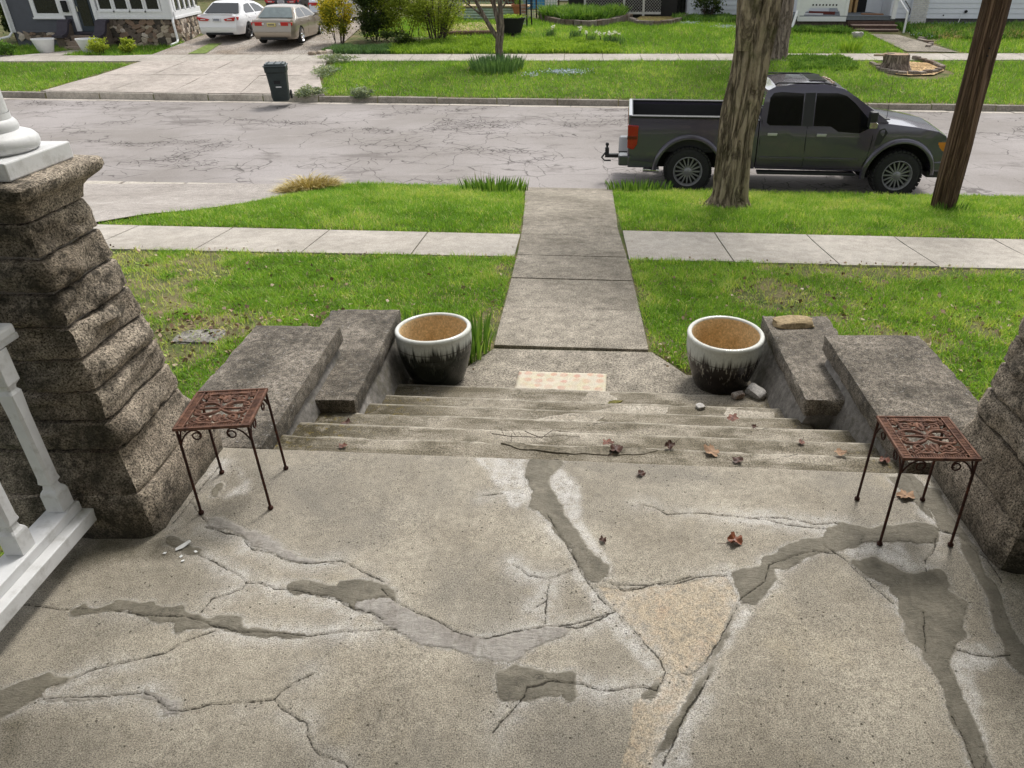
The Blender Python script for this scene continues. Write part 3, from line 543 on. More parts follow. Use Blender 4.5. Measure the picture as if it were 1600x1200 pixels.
    skim([(1.0, 4.2), (1.32, 4.18), (1.38, 4.34), (1.05, 4.38)], -.5, PSK); skim([(-.3, 3.90), (.05, 3.92), (.18, 4.06), (-.02, 4.09), (-.22, 4.02)], -.4, PSK)
    skim([(.20, 4.47), (.27, 4.46), (.33, 4.55), (.27, 4.56)], -.568, conc('moss_skim', S('#6f6a3a'), S('#575030'), .4, 90, .4))
    return root
M_DAMP = conc('damp_cement', S('#857e70'), S('#6a6354'), .35, 120, .5, big=5, bump=.005)
steps()

# ------------------------------------------------------------------ stepped cheek walls with overhanging copings
def cheek(side, x_in, x_out, y0, y1, ztop, zbot, label, lean=.2):
    root = thing('cheek_wall', label, 'wall', ((x_in + x_out) / 2, y0, zbot), 0, 'stepped cheek walls beside the porch steps')
    inv = Matrix.Translation((-(x_in + x_out) / 2, -y0, -zbot)); sgn = 1 if x_out > x_in else -1
    def grid_box(name, xa, xb, ya, yb, za, zb, mat, amp, seed, r=.04):
        nx, ny, nz = max(2, int((xb - xa) / r)), max(2, int((yb - ya) / r)), max(2, int((zb - za) / r)); bm = bmesh.new()
        bmesh.ops.create_cube(bm, size=1)
        for ax, k in ((0, nx), (1, ny), (2, nz)):
            no = [0, 0, 0]; no[ax] = 1
            for i in range(1, k):
                pc = [0, 0, 0]; pc[ax] = -.5 + i / k
                bmesh.ops.bisect_plane(bm, geom=bm.verts[:] + bm.edges[:] + bm.faces[:], plane_co=pc, plane_no=no)
        for v in bm.verts:
            e = sum(abs(abs(c_) - .5) < 1e-4 for c_ in v.co)
            p = Vector((xa + (v.co.x + .5) * (xb - xa), ya + (v.co.y + .5) * (yb - ya), za + (v.co.z + .5) * (zb - za)))
            q = mnoise.noise_vector(p * 9 + Vector((seed, 0, 0))) * amp + mnoise.noise_vector(p * 31) * amp * .5
            if e >= 2: 
                ctr = Vector(((xa + xb) / 2, (ya + yb) / 2, (za + zb) / 2)); d = Vector((math.copysign(1, ctr.x - p.x) * (abs(abs(v.co.x) - .5) < 1e-4), math.copysign(1, ctr.y - p.y) * (abs(abs(v.co.y) - .5) < 1e-4), math.copysign(1, ctr.z - p.z) * (abs(abs(v.co.z) - .5) < 1e-4)))
                q = q + d * (.006 + .012 * max(0, mnoise.noise(p * 14)))
            v.co = p + q
        me = bpy.data.meshes.new(name); bm.to_mesh(me); bm.free()
        o = link(name, me, mat, root, 50); o.matrix_parent_inverse = inv; return o
    a, b = sorted((x_in, x_out))
    grid_box('coping', a, b, y0, y1, ztop - .13, ztop, M_CHEEK, .004, side)
    wi = x_in + sgn * .035; wo_ = x_out - sgn * .04; a, b = sorted((wi, wo_))
    o = grid_box('wall_body', a, b, y0 + .03, y1 - .05, zbot - .25, ztop - .128, M_CHEEKW, .006, side + 4)
    for v in o.data.vertices:                    # the rendered inner face leans out towards its foot
        q = (ztop - .128 - v.co.z) / (ztop - .128 - zbot + .25); t = (v.co.x - wo_) / (wi - wo_); v.co.x -= sgn * lean * q * max(0, t)
cheek(1, -1.645, -2.25, 3.13, 4.62, -.004, -.6, 'speckled grey upper cheek wall behind the left rusty plant stand')
cheek(2, -1.40, -1.96, 3.93, 5.33, -.2, -.6, 'lower cheek wall next to the pot with iris leaves behind it')
cheek(3, 1.70, 2.36, 3.02, 4.50, -.004, -.6, 'upper cheek wall with a broad dark top behind the right plant stand')
cheek(4, 1.46, 1.98, 3.95, 5.24, -.2, -.6, 'lower cheek wall that carries the flat tan stone')

# ------------------------------------------------------------------ this porch's own house, out of view: wall and roof added for shade
UNSEEN_LATH = plain('porch_ceiling_paint', (.55, .55, .53, 1), .7, kind='World')
pr = MB().box(-3.0, 9.5, -2.1, 3.30, 3.57, 3.75).build('porch_roof', UNSEEN_LATH); pr['kind'] = 'structure'
for i in range(40): MB().box(-2.98 + i * .312, -2.98 + i * .312 + .30, -1.9, 3.27, 3.55, 3.569).build('ceiling_board', UNSEEN_LATH, pr)
hw = MB().box(-2.6, 9.5, -2.6, -2.0, -.7, 6.8).build('house_wall', plain('own_siding', (.66, .66, .64, 1), .7, kind='World')); hw['kind'] = 'structure'

# ------------------------------------------------------------------ battered pillars of rock-faced blocks
def pillar(loc, label, with_column):
    root = thing('porch_pillar', label, 'pillar', loc, 0, 'battered stone pillars of the porch')
    def ring_mesh(name, secs, mat, rad=.03, amp=.004, seed=0, rock=0., n=11, cols=None, flip=False):
        """secs: (half width, z) from bottom to top; square rings with rounded corners, sides roughened"""
        V = []; F = []; per = []
        for h, z in secs:
            ring = []
            for side in range(4):
                for i in range(n):
                    t = -1 + 2 * i / n; x, y = h, h * t
                    if abs(t) > 1 - rad / h and rad > 0:
                        e = (abs(t) - (1 - rad / h)) / (rad / h); x = h - rad * (1 - math.sqrt(max(0, 1 - (e * .75) ** 2)))
                    if i == 0: x = h - rad * .3; y = -h + rad * .3
                    a = side * math.pi / 2; ring.append((x * math.cos(a) - y * math.sin(a), x * math.sin(a) + y * math.cos(a), z, side, t))
            per.append(ring)
        m = 4 * n
        for k, ring in enumerate(per):
            v01 = k / max(1, len(per) - 1)
            for x, y, z, side, t in ring:
                p = Vector((x, y, z)); q = mnoise.noise_vector(p * 22 + Vector((seed, 0, 0))) * amp + mnoise.noise_vector(p * 60) * amp * .6
                if rock:
                    f = min(1, max(0, v01 / .28)) ** .6 * min(1, max(0, (1 - v01) / .45)) ** .8 * max(.3, 1 - abs(t) ** 6)
                    b = (mnoise.noise(Vector((x * 5, y * 5, z * 8 + seed * 3.1))) * .75 + abs(mnoise.noise(Vector((x * 11, y * 11, z * 15 + seed)))) * .55 + .22) * rock * f; b = max(b, -.004)
                    nrm = Vector((math.cos(side * math.pi / 2), math.sin(side * math.pi / 2), 0)); q = q + nrm * b
                V.append(p + q)
        for k in range(len(per) - 1):
            for i in range(m): F.append((k * m + i, k * m + (i + 1) % m, (k + 1) * m + (i + 1) % m, (k + 1) * m + i))
        F.append(tuple(range(m))[::-1]); F.append(tuple(range((len(per) - 1) * m, len(per) * m)))
        return obj(name, V, F, mat, root, smooth=40)
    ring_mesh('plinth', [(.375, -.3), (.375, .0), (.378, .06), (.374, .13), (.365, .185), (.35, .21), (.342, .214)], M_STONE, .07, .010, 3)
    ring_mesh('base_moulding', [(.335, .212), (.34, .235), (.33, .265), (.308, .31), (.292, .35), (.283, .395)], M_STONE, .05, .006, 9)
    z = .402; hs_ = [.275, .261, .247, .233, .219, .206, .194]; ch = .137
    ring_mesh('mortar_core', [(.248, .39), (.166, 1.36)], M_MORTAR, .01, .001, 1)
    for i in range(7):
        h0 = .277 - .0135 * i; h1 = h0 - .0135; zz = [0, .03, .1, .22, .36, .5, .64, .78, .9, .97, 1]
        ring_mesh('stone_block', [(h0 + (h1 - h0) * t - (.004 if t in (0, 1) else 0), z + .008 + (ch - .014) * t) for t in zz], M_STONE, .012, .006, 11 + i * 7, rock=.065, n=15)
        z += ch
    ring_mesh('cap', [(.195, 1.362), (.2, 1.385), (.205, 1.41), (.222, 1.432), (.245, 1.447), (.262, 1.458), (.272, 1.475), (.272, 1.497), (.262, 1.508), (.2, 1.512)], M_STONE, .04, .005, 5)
    # ribbon on the cap: plinth, torus base and shaft of the white column
    col = thing('porch_column', label.replace('pillar', 'pillar').split(' with')[0] and ('round white wooden column with moulded base standing on the left stone pillar' if with_column == 1 else 'round white wooden column on the right stone pillar'), 'column', (loc[0], loc[1], loc[2] + 1.513), 0) if with_column else None
    if col:
        m = MB().box(-.192, .192, -.192, .192, 0, .065); m.build('plinth', WHITE, col, bevel=.006)
        pr = [(r * (.86 if z < .135 else .74), z) for r, z in [(.0, .066), (.185, .066), (.2, .075), (.207, .092), (.204, .11), (.19, .124), (.172, .13), (.168, .138), (.172, .15), (.168, .165), (.158, .175), (.152, .178), (.150, .2)]]
        MB().lathe(pr, 40, caps=False).build('moulded_base', WHITE, col, smooth=50)
        MB().lathe([(.108, .2), (.107, .8), (.104, 1.5), (.10, 2.03)], 40).build('shaft', WHITE, col, smooth=50)
    return root
pillar((-2.215, 2.80, 0), 'dark rock-faced stone pillar with a white column base on its cap', 1)
pillar((2.14, 2.60, 0), 'stone pillar cut by the frame beside the orange leaf and right plant stand', 0)

# ------------------------------------------------------------------ white porch railing
def railing():
    root = thing('porch_railing', 'white wooden porch railing with chamfered balusters joining the stone pillar', 'railing', (-2.145, 1.4, .07))
    def P(m, name, mat=WHITE, b=.004): return m.build(name, mat, root, bevel=b)
    x0 = 0
    P(MB().box(-.072, .03, -1.9, 1.03, .095, .14), 'bottom_rail'); P(MB().box(.0, .075, -1.9, 1.05, .035, .096), 'rail_board')
    P(MB().box(-.06, .012, -1.9, 1.10, .88, .905), 'sub_rail'); P(MB().box(-.085, .030, -1.9, 1.08, .906, .955), 'top_rail', b=.014)
    for y in [.985 - .255 * i for i in range(11)]:
        m = MB(); hw = .035; cx = -.020
        m.box(cx - hw, cx + hw, y - hw, y + hw, .141, .225)
        def sq(h, z, c): 
            a = h; k = h - c; return [(cx - k, y - a, z), (cx + k, y - a, z), (cx + a, y - k, z), (cx + a, y + k, z), (cx + k, y + a, z), (cx - k, y + a, z), (cx - a, y + k, z), (cx - a, y - k, z)]
        prof = [(.035, .2255, .002), (.033, .236, .004), (.025, .248, .006), (.022, .268, .007), (.029, .28, .003), (.029, .30, .009), (.029, .60, .009), (.029, .70, .003), (.022, .715, .007), (.025, .73, .006), (.035, .745, .002), (.035, .878, .002)]
        v = [p for h, z, c in prof for p in sq(h, z, c)]; n = len(prof)
        m.add(v, [(k * 8 + i, k * 8 + (i + 1) % 8, (k + 1) * 8 + (i + 1) % 8, (k + 1) * 8 + i) for k in range(n - 1) for i in range(8)] + [tuple(range(8))[::-1], tuple(range(8 * n - 8, 8 * n))])
        m.build('baluster', WHITE, root)
railing()

# ------------------------------------------------------------------ rusty cast-iron plant stands
def rust():
    g = N('rusty_iron', .75, .25, .3); co = g.coord()
    a = g.noise(co, 26, 6, .7); c = g.ramp(a, [(.3, S('#47322b')), (.5, S('#694c3f')), (.68, S('#87624f'))])
    c = g.mix(g.val(g.noise(co, 70, 4, .7), .55, .75, 0, .5), c, S('#3a2520')); g.col(c); g.bump(g.noise(co, 140, 4, .7), .003, .8); return g.m
def rust_leg():
    g = N('rusty_rod', .75, .3, .3); co = g.coord()
    c = g.ramp(g.noise(co, 30, 6, .7), [(.3, S('#2c1d19')), (.55, S('#412821')), (.75, S('#6a3f2d'))]); g.col(c); g.bump(g.noise(co, 150, 4, .7), .003, .8); return g.m
RUST, RUSTL = rust(), rust_leg()
def spiral(cx, cy, r0, r1, a0, turns, n=26):
    return [(cx + (r0 + (r1 - r0) * t) * math.cos(a0 + turns * 2 * math.pi * t), cy + (r0 + (r1 - r0) * t) * math.sin(a0 + turns * 2 * math.pi * t)) for t in [i / n for i in range(n + 1)]]
def plant_stand():
    root = thing('plant_stand', '', 'plant stand', (0, 0, 0), 0, 'rusty iron plant stands on the porch'); H = .47; a = .16
    m = MB(); w = .010
    for x0, x1, y0, y1 in ((-a, a, -a, -a + w), (-a, a, a - w, a), (-a, -a + w, -a + w, a - w), (a - w, a, -a + w, a - w)): m.box(x0, x1, y0, y1, H - .014, H)
    for x0, x1, y0, y1 in ((-a + .036, a - .036, -a + .03, -a + .035), (-a + .036, a - .036, a - .035, a - .03)): m.box(x0, x1, y0, y1, H - .01, H - .002)
    m.build('top_frame', RUST, root, bevel=.002)
    m = MB(); k = 26
    for i in range(k):                     # ribbed border bars
        t = -a + .012 + (2 * a - .024) * (i + .5) / k
        for sx in (-1, 1): m.box(*sorted((sx * (a - w - .001), sx * (a - .036))), t - .0032, t + .0032, H - .010, H - .003)
    for sx in (-1, 1): m.box(*sorted((sx * (a - .036), sx * (a - .041))), -a + .012, a - .012, H - .010, H - .001)
    for i in range(22):
        t = -a + .05 + (2 * a - .1) * (i + .5) / 22
        for sy in (-1, 1): m.box(t - .0028, t + .0028, *sorted((sy * (a - w - .001), sy * (a - .03))), H - .010, H - .004)
    m.build('ribbed_border', RUST, root)
    m = MB(); z = H - .006
    def sw_(pts, r): m.tube([(x, y, z + .002 * math.sin(i)) for i, (x, y) in enumerate(pts)], [max(.003, 1.35 * r * (1 - .45 * abs(2 * i / (len(pts) - 1) - 1) ** 2)) for i in range(len(pts))], 6, flat=.8)
    for sx in (1, -1):
        for sy in (1, -1):
            f = lambda pts: [(sx * x, sy * y) for x, y in pts]
            sw_(f([(.004, .012), (.02, .03), (.045, .046), (.075, .05), (.1, .042), (.112, .03)]), .0075)
            sw_(f(spiral(.062, .078, .004, .026, .4, 1.35)), .0062)
            sw_(f(spiral(.03, .096, .003, .019, 2.2, -1.2)), .0055)
            sw_(f(spiral(.096, .022, .003, .017, 1.0, 1.25)), .0055)
            sw_(f(spiral(.098, .1, .003, .018, 3.5, 1.1)), .0055)
            sw_(f([(.09, .125), (.07, .118), (.05, .124), (.03, .118), (.0, .126)]), .007)
            sw_(f([(.002, .05), (.012, .07), (.008, .09), (.0, .11)]), .007)
            for lx, ly, an in ((.105, .068, .6), (.045, .066, 2.2), (.078, .105, 1.2), (.022, .06, 1.4), (.108, .118, .8), (.03, .02, .3)):   # cast leaves
                c_, s_ = math.cos(an), math.sin(an); q = [(-.018, 0), (-.006, .009), (.008, .007), (.02, 0), (.008, -.007), (-.006, -.009)]
                P = [(sx * (lx + x * c_ - y * s_), sy * (ly + x * s_ + y * c_)) for x, y in q]
                m.add([(x, y, z - .004) for x, y in P] + [(sx * lx, sy * ly, z + .006)], [(i, (i + 1) % 6, 6) if sx * sy > 0 else ((i + 1) % 6, i, 6) for i in range(6)])
    sw_([(.012 * math.cos(i * math.pi / 6), .012 * math.sin(i * math.pi / 6)) for i in range(13)], .006)
    sw_([(-.118, 0), (-.06, .006), (0, 0), (.06, -.006), (.118, 0)], .006)
    m.build('scrollwork', RUST, root, smooth=50)
    for sx in (-1, 1):
        for sy in (-1, 1):
            top = (sx * (a - .012), sy * (a - .012), H - .012); ft = (sx * (a - .006), sy * (a - .006), .006)
            leg = MB().tube([top, ft], .0062, 8).build('leg', RUSTL, root, smooth=50)
            MB().lathe([(0, 0), (.011, .001), (.013, .007), (.011, .014), (.006, .017)], 10, (ft[0], ft[1], 0)).build('foot', RUSTL, leg, smooth=50)
            for ax in (0, 1):
                b = []
                for t in range(31):
                    u = t / 30
                    if u < .42:
                        q = u / .42; d = .004 + .066 * q ** 1.3; zz = H - .085 + .065 * math.sin(q * math.pi / 2)
                    else:
                        q = (u - .42) / .58; an = math.pi / 2 - q * 3.0 * math.pi; r = .027 * (1 - q * .72); d = .070 + .012 * (1 - math.cos(q * 3)) * .5 + r * math.cos(an); zz = H - .047 + r * math.sin(an)
                    p = [top[0], top[1], zz]; p[ax] -= (sx, sy)[ax] * d; b.append(p)
                MB().tube(b, .0035, 6).build('scroll_bracket', RUSTL, root, smooth=50)
    return root
ps = plant_stand(); ps.location = (-1.585, 2.765, .0); ps.rotation_euler = (0, 0, math.radians(6.5)); ps['label'] = 'dark rusty iron plant stand beside the tall stone pillar'
copy_tree(ps, (1.485, 2.555, 0), math.radians(-.8), 'orange-tinged rusty plant stand with a dead leaf at its rear leg')

# ------------------------------------------------------------------ big glazed planters
def glaze(name, dark, streak, zline, rnd):
    g = N(name, .25, 0, .3, .2); co = g.coord(); sx = g.n('SeparateXYZ'); g.l(co, sx.inputs[0])
    st = g.noise(g.coord('Object', (1, 1, .06)), 34, 3, .7); st2 = g.noise(g.coord('Object', (1, 1, .03)), 62, 2, .6)
    edge = g.math('ADD', sx.outputs[2], g.math('ADD', g.math('MULTIPLY', g.math('SUBTRACT', st, .5), .20), g.math('MULTIPLY', g.math('SUBTRACT', st2, .5), .16)))
    k = g.val(edge, zline - .03, zline + .045)
    spk = g.val(g.noise(co, 60, 4, .7), .35, .65, .86, 1.08); white = g.mix(1., S('#b9bbb3'), spk, 'MULTIPLY')
    drip = g.math('MULTIPLY', g.val(st2, .575, .66), g.val(sx.outputs[2], .1, zline + .02)); dk = g.mix(g.math('MULTIPLY', drip, rnd), dark, streak)
    ring = g.math('MULTIPLY', g.val(sx.outputs[2], zline - .012, zline - .006), g.val(sx.outputs[2], zline + .002, zline - .004))
    c = g.mix(k, dk, white); g.col(g.mix(g.math('MULTIPLY', ring, .8), c, (.02, .018, .015, 1))); g.rough(g.val(k, 0, 1, .22, .42)); g.bump(st, .004, .3); return g.m
TERRA = conc('planter_inside', S('#e2c89c'), S('#c9a878'), .2, 60, .3, kind='Object', big=5, bump=.002)
def pot(loc, label, glz, tilt=(0, 0)):
    root = thing('glazed_pot', label, 'pot', loc, random.random() * 6, 'big glazed pots at the foot of the steps'); root.rotation_euler[0] = tilt[0]; root.rotation_euler[1] = tilt[1]
    outer = [(0, 0), (.185, 0), (.2, .012), (.215, .05), (.243, .13), (.266, .21), (.2785, .268), (.2775, .274), (.2805, .281), (.285, .33), (.286, .38), (.283, .41), (.286, .418), (.288, .43), (.285, .443), (.275, .449)]
    MB().lathe(outer, 64, caps=False).build('pot_body', glz, root, smooth=50)
    inner = [(.275, .449), (.262, .449), (.255, .443), (.252, .42), (.25, .36), (.238, .25), (.22, .14), (.19, .10), (0, .09)]
    MB().lathe(inner, 64, caps=False).build('pot_inside', TERRA, root, smooth=50)
    rim = MB().lathe([(.289, .428), (.288, .441), (.278, .4505), (.263, .4505), (.2545, .444), (.2535, .436)], 64, caps=False).build('rim', plain('rim_glaze', S('#c9c9c0'), .25, var=.05, vscale=20, coat=.5, dirt=(S('#8a8880'), 18, .5)), root, smooth=50)
    MB().lathe([(.2, .118), (.1, .126), (0, .13)], 24, caps=False).build('soil', SOIL, root, smooth=True)
    return root
pot((-1.085, 5.0, -.655), 'glazed pot with a smooth black-green lower half, left of the spotted mat', glaze('green_black_glaze', S('#1d211b'), S('#6f7267'), .335, .35), (.0, .035))
pt_ = pot((1.125, 4.95, -.655), 'glazed pot with pale drips streaking its brown lower half, beside broken concrete', glaze('brown_drip_glaze', S('#2a2420'), S('#b9b3a6'), .30, .95), (.02, -.03))
m = MB()
for i in range(26):
    an = random.uniform(0, 6.28); r = random.uniform(.02, .2); p = Vector((r * math.cos(an), r * math.sin(an), .13)); d = Vector((random.uniform(-1, 1), random.uniform(-1, 1), random.uniform(0, .8))) * .11
    m.tube([p, p + d * .5 + Vector((0, 0, .012)), p + d], [.0018, .0015, .0008], 3)
m.build('dry_stems', plain('dry_straw', S('#a98c5c'), .9), pt_)

# ------------------------------------------------------------------ mat with printed dots
def mat_material():
    g = N('printed_mat', .85); co = g.coord(); 
    v = g.voro(co, 10.5, rnd=.35); d = v.outputs['Distance']; wv = g.math('ADD', d, g.math('MULTIPLY', g.math('SUBTRACT', g.noise(co, 60, 4), .5), .25))
    k = g.val(wv, .40, .28); sep = g.n('SeparateColor'); g.l(v.outputs['Color'], sep.inputs[0])
    c = g.mix(g.val(g.noise(co, 9, 5), .4, .62), S('#c9bfae'), S('#c2b899')); c = g.mix(g.math('MULTIPLY', k, g.val(sep.outputs[0], .1, .3, .25, .6)), c, g.mix(sep.outputs[1], S('#b5665c'), S('#c08a72')))
    c = g.mix(g.val(g.noise(co, 13, 7, .75), .42, .6, .1, .65), c, S('#b8b1a2')); c = g.mix(1., c, g.val(g.noise(co, 150, 3, .7), .35, .65, .72, 1.2), 'MULTIPLY'); g.col(c); g.bump(g.noise(co, 170, 3), .003, .5); return g.m
m = MB(); n = 12
for k_, (dx, dy) in enumerate(((0, 0),)):
    X = np.linspace(-.35, .35, 29); Y = np.linspace(-.145, .145, 13); V = []
    for y in Y:
        for x in X: V.append((x, y, .012 + .004 * mnoise.noise(Vector((x * 6, y * 6, 2)))))
    F = [(j * 29 + i, j * 29 + i + 1, (j + 1) * 29 + i + 1, (j + 1) * 29 + i) for j in range(12) for i in range(28)]
    dm = obj('door_mat', V, F, mat_material(), None, smooth=True); sd = dm.modifiers.new('thickness', 'SOLIDIFY'); sd.thickness = .008
dm.location = (-.115, 4.93, -.648); dm.rotation_euler = (0, 0, math.radians(-3.5)); tag(dm, 'pale mat with faded pink and yellow spots at the foot of the steps', 'mat', kind='thing')

# ------------------------------------------------------------------ stones, broken concrete, leaves and twigs
def rock(name, loc, size, mat, seed, rz=0, label=None, cat=None, group=None, parent=None, flat=0., sub=3, tilt=0.):
    bm = bmesh.new(); bmesh.ops.create_icosphere(bm, subdivisions=sub, radius=1)
    for v in bm.verts:
        p = v.co.copy(); q = Vector((max(-.72, min(.72, p.x)), max(-.72, min(.72, p.y)), max(-.62, min(.62, p.z)))) * 1.25
        q *= 1 + .22 * mnoise.noise(p * 1.4 + Vector((seed * 7.7, 0, 0))) + .08 * mnoise.noise(p * 4 + Vector((seed, 3, 0)))
        v.co = Vector((q.x * size[0], q.y * size[1], q.z * size[2]))
    me = bpy.data.meshes.new(name); bm.to_mesh(me); bm.free(); o = link(name, me, mat, parent, 40, label=label, loc=loc); o.rotation_euler = (tilt, tilt * .5, rz)
    if cat: tag(o, None, cat, group, 'thing')
    return o
PALER = conc('pale_concrete', S('#b9b5b0'), S('#97938d'), .3, 90, .3, kind='Object', big=8)
rock('concrete_chunk', (1.33, 4.62, -.54), (.078, .045, .036), PALER, 3, -.9, 'larger white broken concrete chunk lying beside the drip-glazed pot', 'concrete chunk', 'broken concrete by the right pot', tilt=.25)
rock('concrete_chunk', (1.19, 4.58, -.545), (.045, .03, .026), conc('mossy_chunk', S('#aaa49b'), S('#6f5a4d'), .5, 70, .5, kind='Object', big=14), 8, .4, 'smaller reddish concrete chunk in front of the drip-glazed pot', 'concrete chunk', 'broken concrete by the right pot')
rock('concrete_chip', (.87, 4.33, -.488), (.03, .03, .015), PALER, 12, .4, 'small pale concrete chip lying on the edge of a lower step', 'concrete chip')
rock('flat_stone', (1.66, 5.06, -.178), (.155, .085, .03), conc('tan_stone', S('#a59273'), S('#857558'), .3, 60, .25, kind='Object', big=6), 5, .1, 'flat tan stone lying on the lower right cheek wall', 'stone')
LEAF = [plain('leaf_rust', S('#6a4334'), .6, var=.5, vscale=40), plain('leaf_dark', S('#4a2f24'), .55, var=.5, vscale=40), plain('leaf_tan', S('#8c6f55'), .7, var=.4, vscale=40), plain('leaf_copper', S('#7b4a33'), .35, var=.6, vscale=30)]
def leaf(loc, size, mat, curl, rz, label, seed, lobes=5, parent=None):
    rnd = random.Random(seed); out = []; nn = 40
    for i in range(nn):
        a = 2 * math.pi * i / nn; r = (.55 + .45 * abs(math.cos(a * lobes / 2 + .2)) ** .8) * (1 - .12 * math.cos(a)) * rnd.uniform(.84, 1.08)
        out.append((r * math.cos(a), r * math.sin(a) * .85))
    V = [(0, 0, 0)]; F = []
    for ring, q in enumerate((.33, .66, 1)):
        for x, y in out: V.append((x * q, y * q, 0))
    W = []
    for x, y, z in V:
        d = math.hypot(x, y); zz = curl * .42 * (.55 * d * d + .35 * mnoise.noise(Vector((x * 2.2 + seed, y * 2.2, 0))) * (.3 + d)) + .18 * curl * math.sin(3.2 * math.atan2(y, x) + seed) * d
        k = 1 - .28 * curl * d; W.append((x * k * size, y * k * size, zz * size + .004))
    for i in range(nn): F.append((0, 1 + i, 1 + (i + 1) % nn))
    for r in range(2):
        for i in range(nn): F.append((1 + r * nn + i, 1 + (r + 1) * nn + i, 1 + (r + 1) * nn + (i + 1) % nn, 1 + r * nn + (i + 1) % nn))
    o = obj('dead_leaf', W, F, mat, None, smooth=True, loc=loc); o.rotation_euler = (rnd.uniform(-.15, .15), rnd.uniform(-.15, .15), rz)
    tag(o, label, 'leaf', 'dead leaves on the porch and steps', 'thing')
    p = [(-.1 * size, 0, .005), (-.9 * size, .1 * size, .008), (-1.5 * size, .3 * size, .02)]; MB().tube(p, [.0016, .0014, .001], 4).build('stem', LEAF[1], o)
    return o
leaf((.70, 2.42, .006), .062, LEAF[3], 1.5, .6, 'large glossy curled copper leaf lying on the open porch slab', 3)
leaf((.325, 2.9, .004), .034, LEAF[1], 1.0, 1.0, 'small dark leaf near the front edge of the porch slab', 5)
leaf((.12, 2.42, .004), .03, LEAF[1], 1.3, 2.0, 'small upright brown leaf beside the central cement patch', 7)
leaf((1.575, 2.735, .004), .062, LEAF[2], .8, .5, 'tan leaf crumpled round the rear leg of the right plant stand', 9)
leaf((.22, 3.245, -.094), .06, LEAF[1], 1.0, 1.2, 'brown leaf lying on the damp patch of the top step', 11)
leaf((.175, 3.31, -.094), .045, LEAF[0], .7, 2.5, 'rust-red leaf just behind the brown leaf on the damp patch', 13)
leaf((.515, 3.275, -.094), .055, LEAF[1], 1.5, 4.0, 'dark curled leaf on the top step right of the damp patch', 15)
leaf((.735, 3.225, -.094), .062, LEAF[2], .7, 5.2, 'flat tan leaf with pointed lobes on the top step', 17)
leaf((.865, 3.15, -.094), .042, LEAF[1], .8, .2, 'small blackish leaf against the porch edge right of the tan leaf', 19)
leaf((.995, 3.88, -.294), .055, LEAF[0], .7, 1.0, 'rust-red leaf on the third step before the drip-glazed pot', 21)
leaf((1.06, 3.62, -.194), .035, LEAF[1], 1.4, 2.0, 'small brown curled leaf on the second step', 23)
leaf((1.43, 3.22, -.094), .05, LEAF[2], .9, 3.0, 'orange-tan leaf on the top step near the right cheek wall', 25)
leaf((1.645, 3.15, -.094), .05, LEAF[0], 1.3, 4.4, 'red-brown leaf in the corner behind the right plant stand', 27)
leaf((1.30, 3.46, -.194), .03, LEAF[0], .7, 4.4, 'tiny red leaf fragment on the second step', 29)
leaf((-1.27, 3.27, -.094), .032, LEAF[0], .8, .4, 'red leaf scrap on the mossy left end of the top step', 31)
leaf((-1.42, 3.78, -.28), .05, LEAF[1], 1.0, 1.4, 'dark leaf caught at the foot of the left lower cheek wall', 33)
TWIG = plain('twig_bark', S('#3b2f27'), .9)
def twig(pts, label, forks=()):
    m = MB().tube(pts, [.0024 - .0014 * i / (len(pts) - 1) for i in range(len(pts))], 5)
    for f in forks: m.tube(f, [.0014] * (len(f) - 1) + [.0008], 4)
    o = m.build('twig', TWIG); tag(o, label, 'twig', None, 'thing')
twig([(-.47, 3.385, -.085), (-.36, 3.35, -.08), (-.22, 3.345, -.08), (-.08, 3.365, -.083), (.02, 3.36, -.085)], 'thin dry twig with side shoots lying across the damp patch', [[(-.40, 3.362, -.08), (-.42, 3.40, -.06)], [(-.3, 3.347, -.08), (-.32, 3.385, -.07)], [(-.33, 3.35, -.08), (-.36, 3.38, -.05)]])
twig([(-.30, 3.56, -.185), (-.2, 3.48, -.18), (-.13, 3.425, -.085), (-.02, 3.40, -.085)], 'straight thin twig leaning down onto the top step')
twig([(-.40, 3.45, -.185), (-.37, 3.41, -.18), (-.36, 3.39, -.09)], 'tiny twig above the damp patch')
chip = obj('paint_chip', [(-.03, -.012, .004), (.0, -.014, .007), (.035, .005, .012), (.032, .018, .013), (.0, .012, .008), (-.028, .004, .004)], [(0, 1, 2, 3, 4, 5)], plain('paint_flake', (.72, .72, .70, 1), .6), None, loc=(-1.7, 2.37, .003)); chip.rotation_euler = (0, 0, .55)
sdm = chip.modifiers.new('thickness', 'SOLIDIFY'); sdm.thickness = .003; tag(chip, 'flake of white paint lying on the slab before the tall stone pillar', 'paint flake', kind='thing')
for i, (x, y) in enumerate(((-1.76, 2.33), (-1.68, 2.31), (-1.63, 2.34), (-1.66, 2.285))):
    c_ = obj('paint_crumb', [(-.007, -.004, .002), (.006, -.005, .003), (.008, .004, .005), (-.004, .006, .003)], [(0, 1, 2, 3)], plain('paint_flake', (.72, .72, .70, 1), .6), None, loc=(x, y, .003)); c_.rotation_euler = (0, 0, i * 1.3)
    c_.modifiers.new('thickness', 'SOLIDIFY').thickness = .002; tag(c_, 'tiny white paint crumb scattered beside the larger paint flake', 'paint flake', 'white paint crumbs', 'thing')

